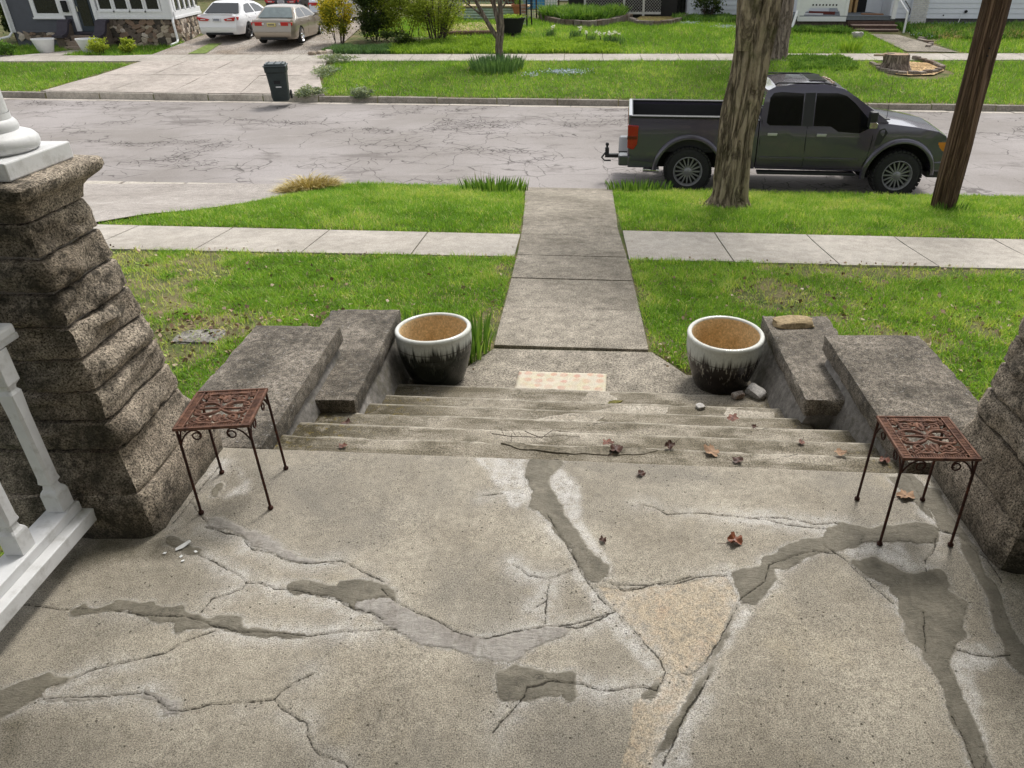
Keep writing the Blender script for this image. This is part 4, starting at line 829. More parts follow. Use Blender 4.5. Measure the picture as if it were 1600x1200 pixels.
# ------------------------------------------------------------------ vehicles
def prism_body(name, outline, hw, mat, parent, zcuts=(), xcuts=(), deform=None, smooth=32, bevel=.012, y0=None, y1=None):
    bm = bmesh.new(); ya = -hw if y0 is None else y0; yb = hw if y1 is None else y1; n = len(outline)
    A = [bm.verts.new((x, ya, z)) for x, z in outline]; B = [bm.verts.new((x, yb, z)) for x, z in outline]
    bm.faces.new(A); bm.faces.new(B[::-1])
    for i in range(n): bm.faces.new((A[i], B[i], B[(i + 1) % n], A[(i + 1) % n]))
    bmesh.ops.recalc_face_normals(bm, faces=bm.faces[:])
    bmesh.ops.triangulate(bm, faces=[f for f in bm.faces if len(f.verts) > 4])
    for ax, cuts in ((2, zcuts), (0, xcuts), (1, (ya * .8 + yb * .2, (ya + yb) / 2, ya * .2 + yb * .8))):
        no = [0, 0, 0]; no[ax] = 1
        for c in cuts:
            pc = [0, 0, 0]; pc[ax] = c
            bmesh.ops.bisect_plane(bm, geom=bm.verts[:] + bm.edges[:] + bm.faces[:], plane_co=pc, plane_no=no)
    bmesh.ops.dissolve_limit(bm, angle_limit=.001, verts=[], edges=[])
    if deform:
        for v in bm.verts: v.co.y, v.co.z = deform(*v.co)
    me = bpy.data.meshes.new(name); bm.to_mesh(me); bm.free()
    return link(name, me, mat, parent, smooth, bevel if bevel else 0)
def arc(cx, cz, r, a0, a1, n=14): return [(cx + r * math.cos(math.radians(a0 + (a1 - a0) * i / n)), cz + r * math.sin(math.radians(a0 + (a1 - a0) * i / n))) for i in range(n + 1)]
def itp(z, zs, vs): return float(np.interp(z, zs, vs))
RUBBER = plain('tyre_rubber', (.018, .018, .018, 1), .85, var=.3, vscale=30)
RIM = plain('alloy', (.30, .30, .31, 1), .4, .25, var=.05); RIMD = plain('dark_alloy', (.11, .11, .11, 1), .4, .8)
RIMT = plain('grey_alloy', (.24, .24, .245, 1), .35, .25)
def wheel(parent, x, y, z, R, w, side, rim_r, spokes, tread=True, rim_mat=None):
    """wheel with axis along y; side = -1 shows its face towards -y"""
    rm = rim_mat or RIM; root = bpy.data.objects.new('wheel', None); C.objects.link(root); root.parent = parent; root.location = (x, y, z)
    m = MB(); prof = [(rim_r - .01, -w / 2 + .02), (rim_r + .01, -w / 2), (R - .10, -w / 2 - .006), (R - .04, -w / 2 + .006), (R - .012, -w / 2 + .04), (R - .012, w / 2 - .04), (R - .04, w / 2 - .006), (R - .1, w / 2 + .006), (rim_r + .01, w / 2), (rim_r - .01, w / 2 - .02)]
    k = MB().lathe(prof, 40, caps=False); m.add([(a, c, b) for a, b, c in k.v], k.f)
    if tread:
        for i in range(34):
            for q, (y0, y1) in enumerate(((-w / 2 - .004, -w / 6 - .01), (-w / 6 + .004, w / 6 - .004), (w / 6 + .01, w / 2 + .004))):
                a = 2 * math.pi * (i + .5 * (q % 2)) / 34; ca, sa = math.cos(a), math.sin(a); h = .062
                P = lambda r, t, yy: (r * ca - t * sa, yy, r * sa + t * ca)
                m.add([P(r, t, yy) for r in (R - .03, R) for t, yy in ((-h / 2, y0), (h / 2, y0), (h / 2, y1), (-h / 2, y1))], [(0, 1, 2, 3), (7, 6, 5, 4), (0, 4, 5, 1), (1, 5, 6, 2), (2, 6, 7, 3), (3, 7, 4, 0)])
    m.build('tyre', RUBBER, root, smooth=40)
    m = MB(); f = side * w / 2
    k = MB().lathe([(rim_r - .035, f - side * .10), (rim_r - .02, f - side * .02), (rim_r, f + side * .004), (rim_r + .012, f - side * .004), (rim_r - .002, f - side * .03)], 36, caps=False); m.add([(a, c, b) for a, b, c in k.v], k.f)
    for i in range(spokes):
        a = 2 * math.pi * i / spokes; ca, sa = math.cos(a), math.sin(a); t0, t1 = .28 * rim_r / spokes * 3.1, .20 * rim_r / spokes * 3.1
        P = lambda r, t, yy: (r * ca - t * sa, yy, r * sa + t * ca)
        v = [P(.05, -t0, f - side * .035), P(.05, t0, f - side * .035), P(rim_r - .02, t1, f - side * .022), P(rim_r - .02, -t1, f - side * .022)]
        v += [P(.05, -t0, f - side * .07), P(.05, t0, f - side * .07), P(rim_r - .02, t1, f - side * .07), P(rim_r - .02, -t1, f - side * .07)]
        m.add(v, [(0, 1, 2, 3), (7, 6, 5, 4), (0, 4, 5, 1), (1, 5, 6, 2), (2, 6, 7, 3), (3, 7, 4, 0)])
    k = MB().lathe([(0, f - side * .005), (.05, f - side * .008), (.075, f - side * .03), (.08, f - side * .07)], 20, caps=False); m.add([(a, c, b) for a, b, c in k.v], k.f)
    m.build('rim', rm, root, smooth=40)
    k = MB().lathe([(0, f - side * .075), (rim_r - .03, f - side * .08)], 24, caps=False); d = MB().add([(a, c, b) for a, b, c in k.v], k.f); d.build('brake_disc', BLACK, root)
    return root
def poly_panel(name, pts, y, mat, parent, th=.012, side=-1, bevel=.004):
    """flat panel given in (x,z), following y(x,z) of the body side"""
    f = y if callable(y) else (lambda x, z: y)
    V = [(x, f(x, z) + side * .004, z) for x, z in pts] + [(x, f(x, z) - side * th, z) for x, z in pts]; n = len(pts)
    F = [tuple(range(n)), tuple(range(n, 2 * n))[::-1]] + [(i, n + i, n + (i + 1) % n, (i + 1) % n) for i in range(n)]
    bm = bmesh.new(); vs_ = [bm.verts.new(v) for v in V]; [bm.faces.new([vs_[i] for i in q]) for q in F]; bmesh.ops.recalc_face_normals(bm, faces=bm.faces[:])
    me = bpy.data.meshes.new(name); bm.to_mesh(me); bm.free(); return link(name, me, mat, parent, False, bevel)

def truck():
    PAINT = N('charcoal_paint', .24, .15, .6, 1.); PAINT.col((.060, .052, .080, 1)); PAINT = PAINT.m
    TRIM = plain('black_trim', (.02, .02, .021, 1), .5); LINER = plain('bed_liner', (.03, .03, .032, 1), .7)
    TINT = plain('tinted_glass', (.006, .006, .007, 1), .04, var=.3, spec=.3); RED = plain('tail_red', (.30, .006, .012, 1), .12, coat=.6, spec=.5); DRED = plain('tail_dark', (.11, .004, .008, 1), .2, coat=.5)
    root = thing('pickup_truck', 'lifted charcoal crew cab pickup truck parked along the near kerb', 'pickup truck', (2.13, 14.13, -1.72), math.radians(-3.7))
    HW = 1.0; ctr = bpy.data.objects.new('axis', None)
    off = 1.0                                    # the near side lies at local y = 0
    zs = [.5, .62, .8, 1.08, 1.2, 1.9, 2.03]; fs_ = [.955, .985, 1.0, .982, .993, .83, .76]
    def side(x, z): return off - HW * itp(z, zs, fs_) * (1 - .05 * max(0, (x - 3.9)) ** 1.5 * 1)
    def de(x, y, z): return (off + (y - off) * itp(z, zs, fs_) * (1 - .05 * max(0, x - 3.9) ** 1.5), z)
    def dehood(x, y, z):
        u = (y - off) / HW; k = itp(z, zs, fs_) * (1 - .05 * max(0, x - 3.9) ** 1.5)
        if x > 3.3 and z > 1.1: z = z + .05 * (1 - u * u) + (.018 if abs(u) < .45 else 0)
        return (off + (y - off) * k, z)
    # bed
    out = [(-1.13, .64), (-.66, .60)] + arc(0, .44, .62, 164, 14) + [(.66, .54), (1.245, .52), (1.245, 1.40), (-1.135, 1.44)]
    for nm, y0, y1 in (('bed_side', 0, .13), ('bed_side', 1.87, 2.0)): prism_body(nm, out, 1, PAINT, root, (.62, .8, 1.1, 1.26, 1.36), (), lambda x, y, z, y0=y0: (de(x, y, z)[0] if (abs(y) < .02 or abs(y - 2) < .02) else y, z), y0=y0, y1=y1)
    def bx(n, a, m_, b=.01, par=root): return MB().box(*a).build(n, m_, par, bevel=b)
    bx('tailgate', (-1.17, -1.08, .06, 1.94, .72, 1.46), PAINT, .025); bx('bed_floor', (-1.08, 1.24, .13, 1.87, .78, .84), LINER); bx('bed_front', (1.17, 1.245, .13, 1.87, .7, 1.40), LINER)
    for y0, y1 in ((.131, .145), (1.855, 1.869)): bx('bed_liner', (-1.07, 1.16, y0, y1, .84, 1.37), LINER, 0)
    for y0, y1 in ((.01, .15), (1.85, 1.99)):
        bx('bed_rail_cap', (-1.12, 1.23, y0, y1, 1.415, 1.452), TRIM, .012)
    for y0 in (.146, 1.62): bx('wheel_hump', (-.5, .5, y0, y0 + .24, .84, 1.08), LINER, .05)
    # cab and front end
    out = [(1.262, .52), (3.25, .50)] + arc(3.93, .44, .615, 170, 10) + [(4.56, .60), (4.70, .64), (4.745, .78), (4.74, 1.05), (4.68, 1.17), (4.52, 1.25), (4.1, 1.32), (3.62, 1.37), (3.3, 1.40), (1.262, 1.40)]
    prism_body('cab_body', out, 1, PAINT, root, (.62, .8, 1.1, 1.26, 1.36), (1.8, 2.6, 3.3, 3.6, 3.9, 4.2, 4.5), dehood, y0=0, y1=2)
    gh = [(1.262, 1.395), (1.315, 1.80), (1.36, 1.90), (1.5, 1.965), (1.9, 2.0), (2.4, 2.0), (2.72, 1.94), (2.98, 1.80), (3.60, 1.39)]
    prism_body('cab_roof', gh, 1, PAINT, root, (1.5, 1.7, 1.9, 1.96), (1.5, 1.9, 2.3, 2.7, 3), lambda x, y, z: (de(x, y, z)[0], z + (.035 * (1 - (y - off) ** 2) if z > 1.93 else 0)), y0=0, y1=2)
    poly_panel('rear_side_window', [(1.38, 1.36), (1.44, 1.315), (2.02, 1.315), (2.02, 1.86), (1.62, 1.88), (1.47, 1.86), (1.41, 1.78)], side, TINT, root)
    poly_panel('front_side_window', [(2.24, 1.315), (2.56, 1.31), (2.70, 1.225), (3.08, 1.20), (3.28, 1.30), (3.30, 1.38), (2.95, 1.71), (2.78, 1.83), (2.62, 1.87), (2.24, 1.87)], side, TINT, root)
    poly_panel('door_pillar', [(2.035, 1.31), (2.225, 1.31), (2.225, 1.875), (2.035, 1.868)], lambda x, z: side(x, z) + .001, TRIM, root)
    # windscreen and back glass
    def slope(name, p0, p1, w0, w1, mat, lift):
        d = Vector((p1[0] - p0[0], 0, p1[1] - p0[1])); n_ = Vector((-d.z, 0, d.x)).normalized() * lift
        v = [(p0[0] + n_.x, off - w0, p0[1] + n_.z), (p0[0] + n_.x, off + w0, p0[1] + n_.z), (p1[0] + n_.x, off + w1, p1[1] + n_.z), (p1[0] + n_.x, off - w1, p1[1] + n_.z)]
        o = obj(name, v, [(0, 1, 2, 3)], mat, root); o.modifiers.new('t', 'SOLIDIFY').thickness = .008; return o
    slope('windscreen', (3.56, 1.415), (2.80, 1.895), .88, .73, GLASS, -.012); slope('back_glass', (1.272, 1.46), (1.312, 1.82), .62, .58, TINT, .012)
    bx('sunroof', (2.16, 2.48, .55, 1.45, 2.022, 2.040), TINT, .006); bx('cowl_vent', (3.42, 3.66, .2, 1.8, 1.41, 1.432), TRIM)
    for y in (.62, .81, 1.0, 1.19, 1.38): MB().lathe([(.045, 0), (.042, .02), (.02, .035), (0, .036)], 12, (2.62 - .03 * abs(y - 1), y, 1.985 - .03 * abs(y - 1))).build('cab_light', plain('amber_smoke', (.25, .16, .08, 1), .2), root, smooth=True)
    for y in (.30, 1.70): MB().tube([(1.5, y, 1.985), (1.55, y, 2.015), (2.4, y, 2.02), (2.6, y, 1.985)], .014, 6).build('roof_rail', TRIM, root)
    # doors: shut lines, handles, mouldings
    def line(pts, name='shut_line', r=.008): return MB().tube([(x, side(x, z) - .001, z) for x, z in pts], r, 5).build(name, BLACK, root)
    line([(2.13, 1.31), (2.135, .9), (2.14, .6), (2.12, .55)]); line([(3.32, 1.40), (3.34, 1.1), (3.30, .75), (3.24, .6)]); line([(1.30, 1.4), (1.29, 1.0), (1.29, .58)]); line([(1.30, .58), (2.12, .56)], r=.005); line([(2.12, .56), (3.22, .56)], r=.005)
    for x in (1.42, 2.32): poly_panel('door_handle', [(x, 1.14), (x + .17, 1.14), (x + .175, 1.185), (x, 1.185)], lambda a, b: side(a, b) - .02, plain('satin_silver', (.5, .5, .5, 1), .4, .2), root, .02)
    for x0, x1 in ((-.95 + 1.7, 1.23), (1.31, 2.11), (2.15, 3.15)):
        if x0 > .7: poly_panel('body_moulding', [(x0, .70), (x1, .69), (x1, .745), (x0, .755)], lambda a, b: side(a, b) - .018, PAINT, root, .03)
    poly_panel('fender_vent', [(3.40, .98), (3.50, 1.0), (3.60, 1.22), (3.54, 1.30), (3.44, 1.27), (3.41, 1.1)], side, TRIM, root)
    bx('running_board', (1.32, 3.16, .02, .2, .42, .47), TRIM, .012)
    for y in (.12,):
        MB().tube([(3.28, .06, 1.42), (3.24, -.10, 1.42)], .022, 6).build('mirror_arm', TRIM, root)
    mh = MB().box(3.16, 3.30, -.24, -.08, 1.33, 1.62).build('wing_mirror', TRIM, root, bevel=.03); MB().box(3.30, 3.315, -.22, -.1, 1.345, 1.42).build('mirror_lamp', CHROME, mh, bevel=.005); poly_panel('mirror_cap', [(3.17, 1.34), (3.29, 1.34), (3.29, 1.44), (3.17, 1.44)], -.243, CHROME, mh, .008)
    mf = MB().box(3.16, 3.30, 2.08, 2.24, 1.33, 1.62).build('wing_mirror', TRIM, root, bevel=.03)
    # lamps, grille, bumpers, hitch, exhaust
    for s_, y in ((-1, 0), (1, 2)):
        tl = MB().prism([(-1.178, .87), (-1.06, .84), (-.99, .94), (-.975, 1.28), (-1.178, 1.29)], *sorted((-(y + s_ * .014), -(y - s_ * .09))), 'y').build('taillight', RED, root, bevel=.014)
        bx('lamp_divider', (-1.182, -1.0, *sorted((y + s_ * .018, y - s_ * .085)), 1.03, 1.09), DRED, .004, tl)
        hl = MB().box(4.58, 4.752, *sorted((y - s_ * .045, y - s_ * .33)), .86, 1.10).build('headlight', plain('lamp_lens', (.10, .09, .07, 1), .08, coat=.8), root, bevel=.02)
        bx('turn_signal', (4.56, 4.70, *sorted((y - s_ * .04, y - s_ * .06)), .90, 1.06), plain('amber_lens', (.55, .20, .03, 1), .2), .004, hl)
    bx('grille', (4.70, 4.765, .36, 1.64, .76, 1.12), TRIM, .02)
    for z in (.84, .93, 1.02): bx('grille_bar', (4.755, 4.785, .38, 1.62, z - .02, z + .02), PAINT, .006)
    bx('front_bumper', (4.52, 4.86, .03, 1.97, .52, .73), PAINT, .04); bx('front_valance', (4.50, 4.78, .1, 1.9, .40, .52), TRIM, .02)
    rb = bx('rear_bumper', (-1.34, -1.10, .05, 1.95, .52, .72), plain('bumper_grey', (.09, .095, .10, 1), .4, .6, coat=.5), .03); bx('bumper_step', (-1.345, -1.13, .35, 1.65, .721, .735), TRIM, .004, rb)
    bx('bumper_corner', (-1.16, -.66, .03, .10, .50, .70), PAINT, .015)
    m = MB().box(-1.62, -1.3, .95, 1.05, .47, .54).box(-1.62, -1.54, .95, 1.05, .54, .66); m.lathe([(.02, .66), (.02, .69), (.035, .705), (.035, .74), (.015, .76)], 12, (-1.58, 1.0, 0)); m.build('tow_hitch', TRIM, root, bevel=.006)
    MB().tube([(-1.60, .85, .60), (-1.68, .75, .52), (-1.62, .7, .47), (-1.5, .75, .46)], .018, 6).build('tow_hook', TRIM, root)
    for y in (.16, .29): MB().tube([(-.55, y, .42), (-.86, y - .02, .44)], .045, 12).build('exhaust_tip', CHROME, root, smooth=50)
    bx('chassis', (-1.0, 4.4, .45, 1.55, .45, .80), BLACK, 0); bx('front_axle', (3.86, 4.0, .25, 1.75, .38, .5), BLACK, 0); bx('rear_axle', (-.07, .07, .25, 1.75, .38, .5), BLACK, 0)
    for cx in (0, 3.93):
        for y in (.36, 1.62): bx('wheel_well', (cx - .64, cx + .64, *((y, y + .02) if y < 1 else (y, y + .02)), .45, 1.14 if cx == 0 else 1.12), BLACK, 0)
    # flares and wheels
    def flare(cx, r, a0, a1, y, s_):
        pts = arc(cx, .44, r, a0, a1, 22); V = []; F = []
        for i, (x, z) in enumerate(pts):
            d = Vector((x - cx, 0, z - .44)).normalized(); yy = side(x, z) if s_ < 0 else 2 - side(x, z)
            for q, (dr, dy) in enumerate(((-.008, .05), (-.012, -.045), (.03, -.05), (.062, -.028), (.075, .006))): V.append((x + d.x * dr, yy - s_ * dy * 1.0 if s_ < 0 else yy - dy * -1 * -1, z + d.z * dr)) if False else V.append((x + d.x * dr, yy + (dy if s_ < 0 else -dy), z + d.z * dr))
        for i in range(22):
            for q in range(4): F.append((i * 5 + q, i * 5 + q + 1, (i + 1) * 5 + q + 1, (i + 1) * 5 + q))
        obj('fender_flare', V, F, PAINT, root, smooth=50)
    for s_ in (-1, 1): flare(0, .62, 178, -8, 0, s_); flare(3.93, .615, 186, 2, 0, s_)
    for x in (0, 3.93):
        wheel(root, x, .16, .445, .455, .32, -1, .27, 16, True, RIMT); wheel(root, x, 1.84, .445, .455, .32, 1, .27, 16, True, RIMT)
    MB().tube([(3.62, .30, 1.40), (3.60, .28, 1.75), (3.57, .26, 2.15)], [.005, .004, .0025], 5).build('antenna', BLACK, root)
truck()

def sedan(label, loc, rz, paint, length, width, height, lamps, plate, spoiler=False, rim=None, group=None):
    root = thing('parked_car', label, 'car', loc, rz, 'cars in the gravel drive'); HW = width / 2; L = length; k = height / 1.44; ra, fa = .205 * L, .785 * L; R = .335
    zs = [.2, .32, .55, .8, .95 * k, 1.1 * k, 1.44 * k]; fz = [.9, .96, 1.0, .985, .94, .86, .66]
    def fx(x): return 1 - .16 * max(0, (.35 - x) / .35) ** 2 - .22 * max(0, (x - L + .7) / .7) ** 2
    def de(x, y, z): return (y * itp(z, zs, fz) * fx(x), z + (.02 * (1 - (y / HW) ** 2) if z > .75 else 0))
    def side(x, z): return -HW * itp(z, zs, fz) * fx(x)
    b = .95 * k
    out = [(.10, .24), (.02, .34), (.0, .50), (.03, .62), (.05, .80), (.09, b - .02), (.14, b + .015), (.55, b + .03), (.95, b + .03), (.67 * L, b + .01), (.80 * L, b - .06), (.93 * L, b - .18), (.985 * L, b - .33), (L, .5), (.985 * L, .24), (fa + .42, .2)] + arc(fa, .32, .38, -10, 190, 10) + [(fa - .42, .2), (ra + .42, .2)] + arc(ra, .32, .38, -10, 190, 10) + [(ra - .42, .24)]
    prism_body('body', out, HW, paint, root, (.32, .45, .55, .68, .8), (.1, .3, .6, L * .5, L - .7, L - .35), de, bevel=.012)
    gh = [(.62, b + .01), (.95, b + .19), (1.28, height - .07), (1.6, height - .01), (2.2, height + .0), (2.62, height - .05), (3.02, height - .18), (3.5, b)]
    gh = [(x * L / 4.85, z) for x, z in gh]
    prism_body('cabin', gh, HW, paint, root, (1.0 * k, 1.1 * k, 1.25 * k), (1.3, 1.9, 2.5), lambda x, y, z: (y * itp(z, zs, fz), z + (.03 * (1 - (y / HW) ** 2) if z > height - .1 else 0)), bevel=.015)
    gs = lambda x, z: side(1.5, z)
    sx = L / 4.85; lo, hi = b + .05, height - .10
    poly_panel('rear_side_window', [(1.02 * sx, lo + .10), (1.35 * sx, hi - .03), (1.70 * sx, hi), (1.92 * sx, hi), (1.96 * sx, lo), (1.06 * sx, lo)], gs, GLASS, root)
    poly_panel('front_side_window', [(2.04 * sx, lo), (2.02 * sx, hi), (2.45 * sx, hi - .02), (2.8 * sx, hi - .12), (3.22 * sx, lo), (2.1 * sx, lo)], gs, GLASS, root)
    w0, w1 = HW * .80, HW * .60
    for nm, (xa, za), (xb, zb), t in (('rear_window', (.66 * sx, b + .05), (1.24 * sx, height - .09), -.03), ('windscreen', (3.42 * sx, b + .05), (2.72 * sx, height - .09), .03)):
        o = obj(nm, [(xa + t, -w0, za + .012), (xa + t, w0, za + .012), (xb + t, w1, zb + .018), (xb + t, -w1, zb + .018)], [(0, 1, 2, 3)], plain('rear_glass', (.10, .13, .13, 1), .08, var=.3, vscale=3, spec=.7) if plate else GLASS, root); o.modifiers.new('t', 'SOLIDIFY').thickness = .01
    RED = plain('lamp_red', (.45, .02, .02, 1), .15, coat=.6); CLR = plain('lamp_clear', (.6, .6, .6, 1), .2)
    for s_ in (-1, 1):
        if lamps == 'wide':
            a = MB(); a.box(.015, .14, *sorted((s_ * HW * .42, s_ * HW * .76)), b - .20, b - .06); a.box(.06, .40, *sorted((s_ * HW * .76, s_ * HW * .925)), b - .19, b - .07); t = a.build('taillight', RED, root, bevel=.015)
            MB().box(.006, .1, *sorted((s_ * HW * .34, s_ * HW * .42)), b - .17, b - .10).build('reverse_lamp', CLR, t, bevel=.006)
            MB().box(.2, .405, *sorted((s_ * HW * .9, s_ * HW * .93)), b - .18, b - .11).build('turn_signal', plain('amber_lens', (.6, .22, .05, 1), .2), t, bevel=.004)
        else:
            a = MB(); pts = [(.62, b - .13), (.70, b - .22), (.88, b - .19), (.93, b - .02), (.80, b - .05)]
            a.prism([(s_ * HW * p, q) for p, q in [(.34, b - .13), (.40, b - .20), (.80, b - .20), (.86, b - .05), (.60, b - .09)]], -.02, .16, 'x'); a.box(.10, .42, *sorted((s_ * HW * .80, s_ * HW * .94)), b - .17, b - .05); t = a.build('taillight', RED, root, bevel=.01)
            MB().box(-.026, .05, *sorted((s_ * HW * .50, s_ * HW * .72)), b - .165, b - .13).build('reverse_lamp', CLR, t, bevel=.004)
    pl = MB().box(-.012, .06, -.17, .17, b - .225, b - .095).build('licence_plate', plain('plate_metal', plate or (.6, .6, .62, 1), .5, var=.2, vscale=30), root, bevel=.005)
    for i in range(6): MB().box(-.016, -.011, -.12 + i * .042, -.095 + i * .042, b - .19, b - .13).build('plate_character', plain('plate_ink', (.05, .06, .12, 1), .6), pl)
    MB().box(-.018, .09, -HW * .80, HW * .80, .50, .525).build('bumper_crease', paint, root, bevel=.01)
    MB().box(-.004, .15, -HW * .62, HW * .62, .215, .30).build('bumper_valance', RUBBER, root, bevel=.02)
    if spoiler: MB().box(.10, .24, -HW * .74, HW * .74, b + .035, b + .06).build('boot_spoiler', paint, root, bevel=.012)
    for s_ in (-1, 1):
        MB().tube([(L * .655, s_ * (HW * .93), b + .02), (L * .65, s_ * (HW + .06), b + .06)], .02, 6).build('mirror_arm', RUBBER, root); MB().box(L * .63, L * .68, *sorted((s_ * (HW + .02), s_ * (HW + .19))), b + .02, b + .15).build('wing_mirror', paint, root, bevel=.03)
    for x in (ra, fa):
        for s_ in (-1, 1): wheel(root, x, s_ * (HW - .11), R, R, .21, s_, .235, 5 if spoiler else 9, False, rim)
    for x in (1.99 * sx, .99 * sx): MB().tube([(x, side(x, z) - .002, z) for z in (.3, .5, .7, b)], .005, 5).build('shut_line', BLACK, root)
    for x in (1.15 * sx, 2.2 * sx): poly_panel('door_handle', [(x, b - .11), (x + .18, b - .11), (x + .18, b - .08), (x, b - .08)], lambda a_, b_: side(a_, b_) - .015, paint, root, .015)
    return root
def paint(name, c, metal=.5, rough=.3): g = N(name, rough, metal, .5, .8); g.col(c); return g.m
sedan('white sedan with slim angular red lamps parked beside the stone foundation', (-15.28, 34.35, gzf(-15.3, 35.5) + .03), math.radians(88.5), paint('pearl_white', (.80, .80, .80, 1), .0, .3), 4.88, 1.86, 1.45, 'slim', None, True, RIMD)
sedan('beige sedan with wide red lamps and yellow plate parked on the gravel', (-12.45, 32.9, gzf(-12.4, 34.5) + .03), math.radians(91), paint('champagne', (.34, .295, .24, 1), .6, .35), 4.80, 1.78, 1.42, 'wide', (.55, .47, .18, 1), False, CHROME)
sedan('silver car parked farthest back in the gravel drive before the shrubs', (-12.2, 39.6, gzf(-12.2, 41) + .03), math.radians(90), paint('silver_paint', (.55, .57, .60, 1), .6, .35), 4.7, 1.8, 1.5, 'wide', None, False, RIM)
sedan('black car parked behind the white sedan with only its rear showing', (-15.0, 41.5, gzf(-15, 43) + .03), math.radians(90), paint('black_paint', (.02, .02, .022, 1), .3, .3), 4.7, 1.8, 1.5, 'slim', None, False, RIMD)

def trash_can():
    root = thing('wheelie_bin', 'dark green wheeled bin standing at the end of the driveway', 'wheelie bin', (-9.2, 24.05, -1.545), math.radians(14))
    G = plain('bin_green', (.022, .032, .031, 1), .55, var=.15); w = plain('white_print', (.6, .6, .6, 1), .7)
    V = []; F = []
    secs = [(0, .22, .24), (.02, .235, .25), (.60, .27, .29), (.80, .285, .30), (.84, .31, .34), (.98, .315, .35)]
    for z, hx, hy in secs: V += [(-hx + .04, -hy, z), (hx - .04, -hy, z), (hx, -hy + .04, z), (hx, hy - .04, z), (hx - .04, hy, z), (-hx + .04, hy, z), (-hx, hy - .04, z), (-hx, -hy + .04, z)]
    for k in range(len(secs) - 1): F += [(k * 8 + i, k * 8 + (i + 1) % 8, (k + 1) * 8 + (i + 1) % 8, (k + 1) * 8 + i) for i in range(8)]
    F += [tuple(range(8))[::-1], tuple(range(len(V) - 8, len(V)))]
    obj('bin_body', V, F, G, root, smooth=30, bevel=.01)
    lid = MB().box(-.335, .335, -.38, .37, .985, 1.02).box(-.29, .29, -.33, .31, 1.02, 1.07).build('lid', plain('bin_lid', (.05, .062, .064, 1), .35, var=.1), root, bevel=.025, seg=3)
    for x in (-.2, 0, .2): MB().box(x - .02, x + .02, -.30, .28, 1.07, 1.083).build('lid_rib', G, lid, bevel=.005)
    MB().tube([(-.27, .36, .93), (-.27, .43, .95), (.27, .43, .95), (.27, .36, .93)], .018, 8).build('handle', G, root)
    for x in (-.28, .28):
        k = MB().lathe([(0, -.025), (.12, -.025), (.13, -.015), (.13, .015), (.12, .025), (0, .025)], 18); MB().add([(x + c, .27 + a, .13 + b) for a, b, c in k.v], k.f).build('wheel', RUBBER, root, smooth=40)
    MB().tube([(-.28, .27, .13), (.28, .27, .13)], .014, 6).build('axle', BLACK, root)
    MB().box(-.10, .08, -.295, -.272, .50, .60).build('hand_recess', BLACK, root, bevel=.004); MB().box(-.07, .09, -.292, -.268, .40, .43).build('label_strip', w, root)
trash_can()

# ------------------------------------------------------------------ houses across the street
SIDING_G = plain('grey_siding', S('#56585f'), .6, var=.08, vscale=3, kind='World')
SIDING_W = plain('white_siding', (.74, .76, .80, 1), .55, var=.05, vscale=2, kind='World')
WHITE2 = plain('white_trim', (.80, .80, .80, 1), .5, var=.04, kind='World')
DECK = plain('grey_deck', S('#6e7378'), .6, var=.15, vscale=6, kind='World')
BROWN = plain('brown_riser', S('#4d3b33'), .8, var=.3, kind='World'); TREADM = conc('stair_tread', S('#b7a195'), S('#9c877b'), .2, 50, .2)
SLATE = plain('dark_slab', S('#3f3a42'), .6, var=.15, kind='World'); SHINGLE = plain('shingle', (.06, .055, .05, 1), .9, var=.3, kind='World')
STONES = [plain('field_stone', S(h), .85, var=.3, vscale=6, bump=.01) for h in ('#8f8070', '#6b5f54', '#b3a592', '#4b443d', '#c9bcae', '#86705f', '#4a4440')]
STM = []
for i in range(6):
    bm = bmesh.new(); bmesh.ops.create_icosphere(bm, subdivisions=2, radius=1)
    for v in bm.verts:
        p = v.co; q = Vector((max(-.7, min(.7, p.x)), max(-.7, min(.7, p.y)), max(-.7, min(.7, p.z)))) * 1.3
        v.co = q * (1 + .30 * mnoise.noise(p * 1.3 + Vector((i * 5.1, 0, 0))))
    me = bpy.data.meshes.new('stone'); bm.to_mesh(me); bm.free(); me.materials.append(STONES[i]); STM.append(me)
def stone_wall(parent, p0, p1, z0, z1, loc, sz=.17):
    """field stones set one by one in rough courses along p0-p1 (x,y)"""
    L = math.hypot(p1[0] - p0[0], p1[1] - p0[1]); an = math.atan2(p1[1] - p0[1], p1[0] - p0[0]); z = z0; cnt = 0
    while z < z1 - .05:
        h = random.uniform(.75, 1.2) * sz; h = min(h, z1 - z); t = random.uniform(-.1, 0)
        while t < L:
            w = random.uniform(.7, 2.0) * sz; hh = h * random.uniform(.75, 1.35); tc = min(t + w / 2, L)
            o = bpy.data.objects.new('stone', random.choice(STM)); C.objects.link(o); o.parent = parent
            o.location = (p0[0] + math.cos(an) * tc - loc[0], p0[1] + math.sin(an) * tc - loc[1], min(z + h / 2, z1 - hh * .45) - loc[2])
            o.scale = (w * .56, .07, hh * .56); o.rotation_euler = (random.uniform(-.15, .15), random.choice((-1, 1)) * random.uniform(.05, .75), an + random.uniform(-.1, .1)); o.data = random.choice(STM); t += w * .96; cnt += 1
        z += h * .93
    return cnt

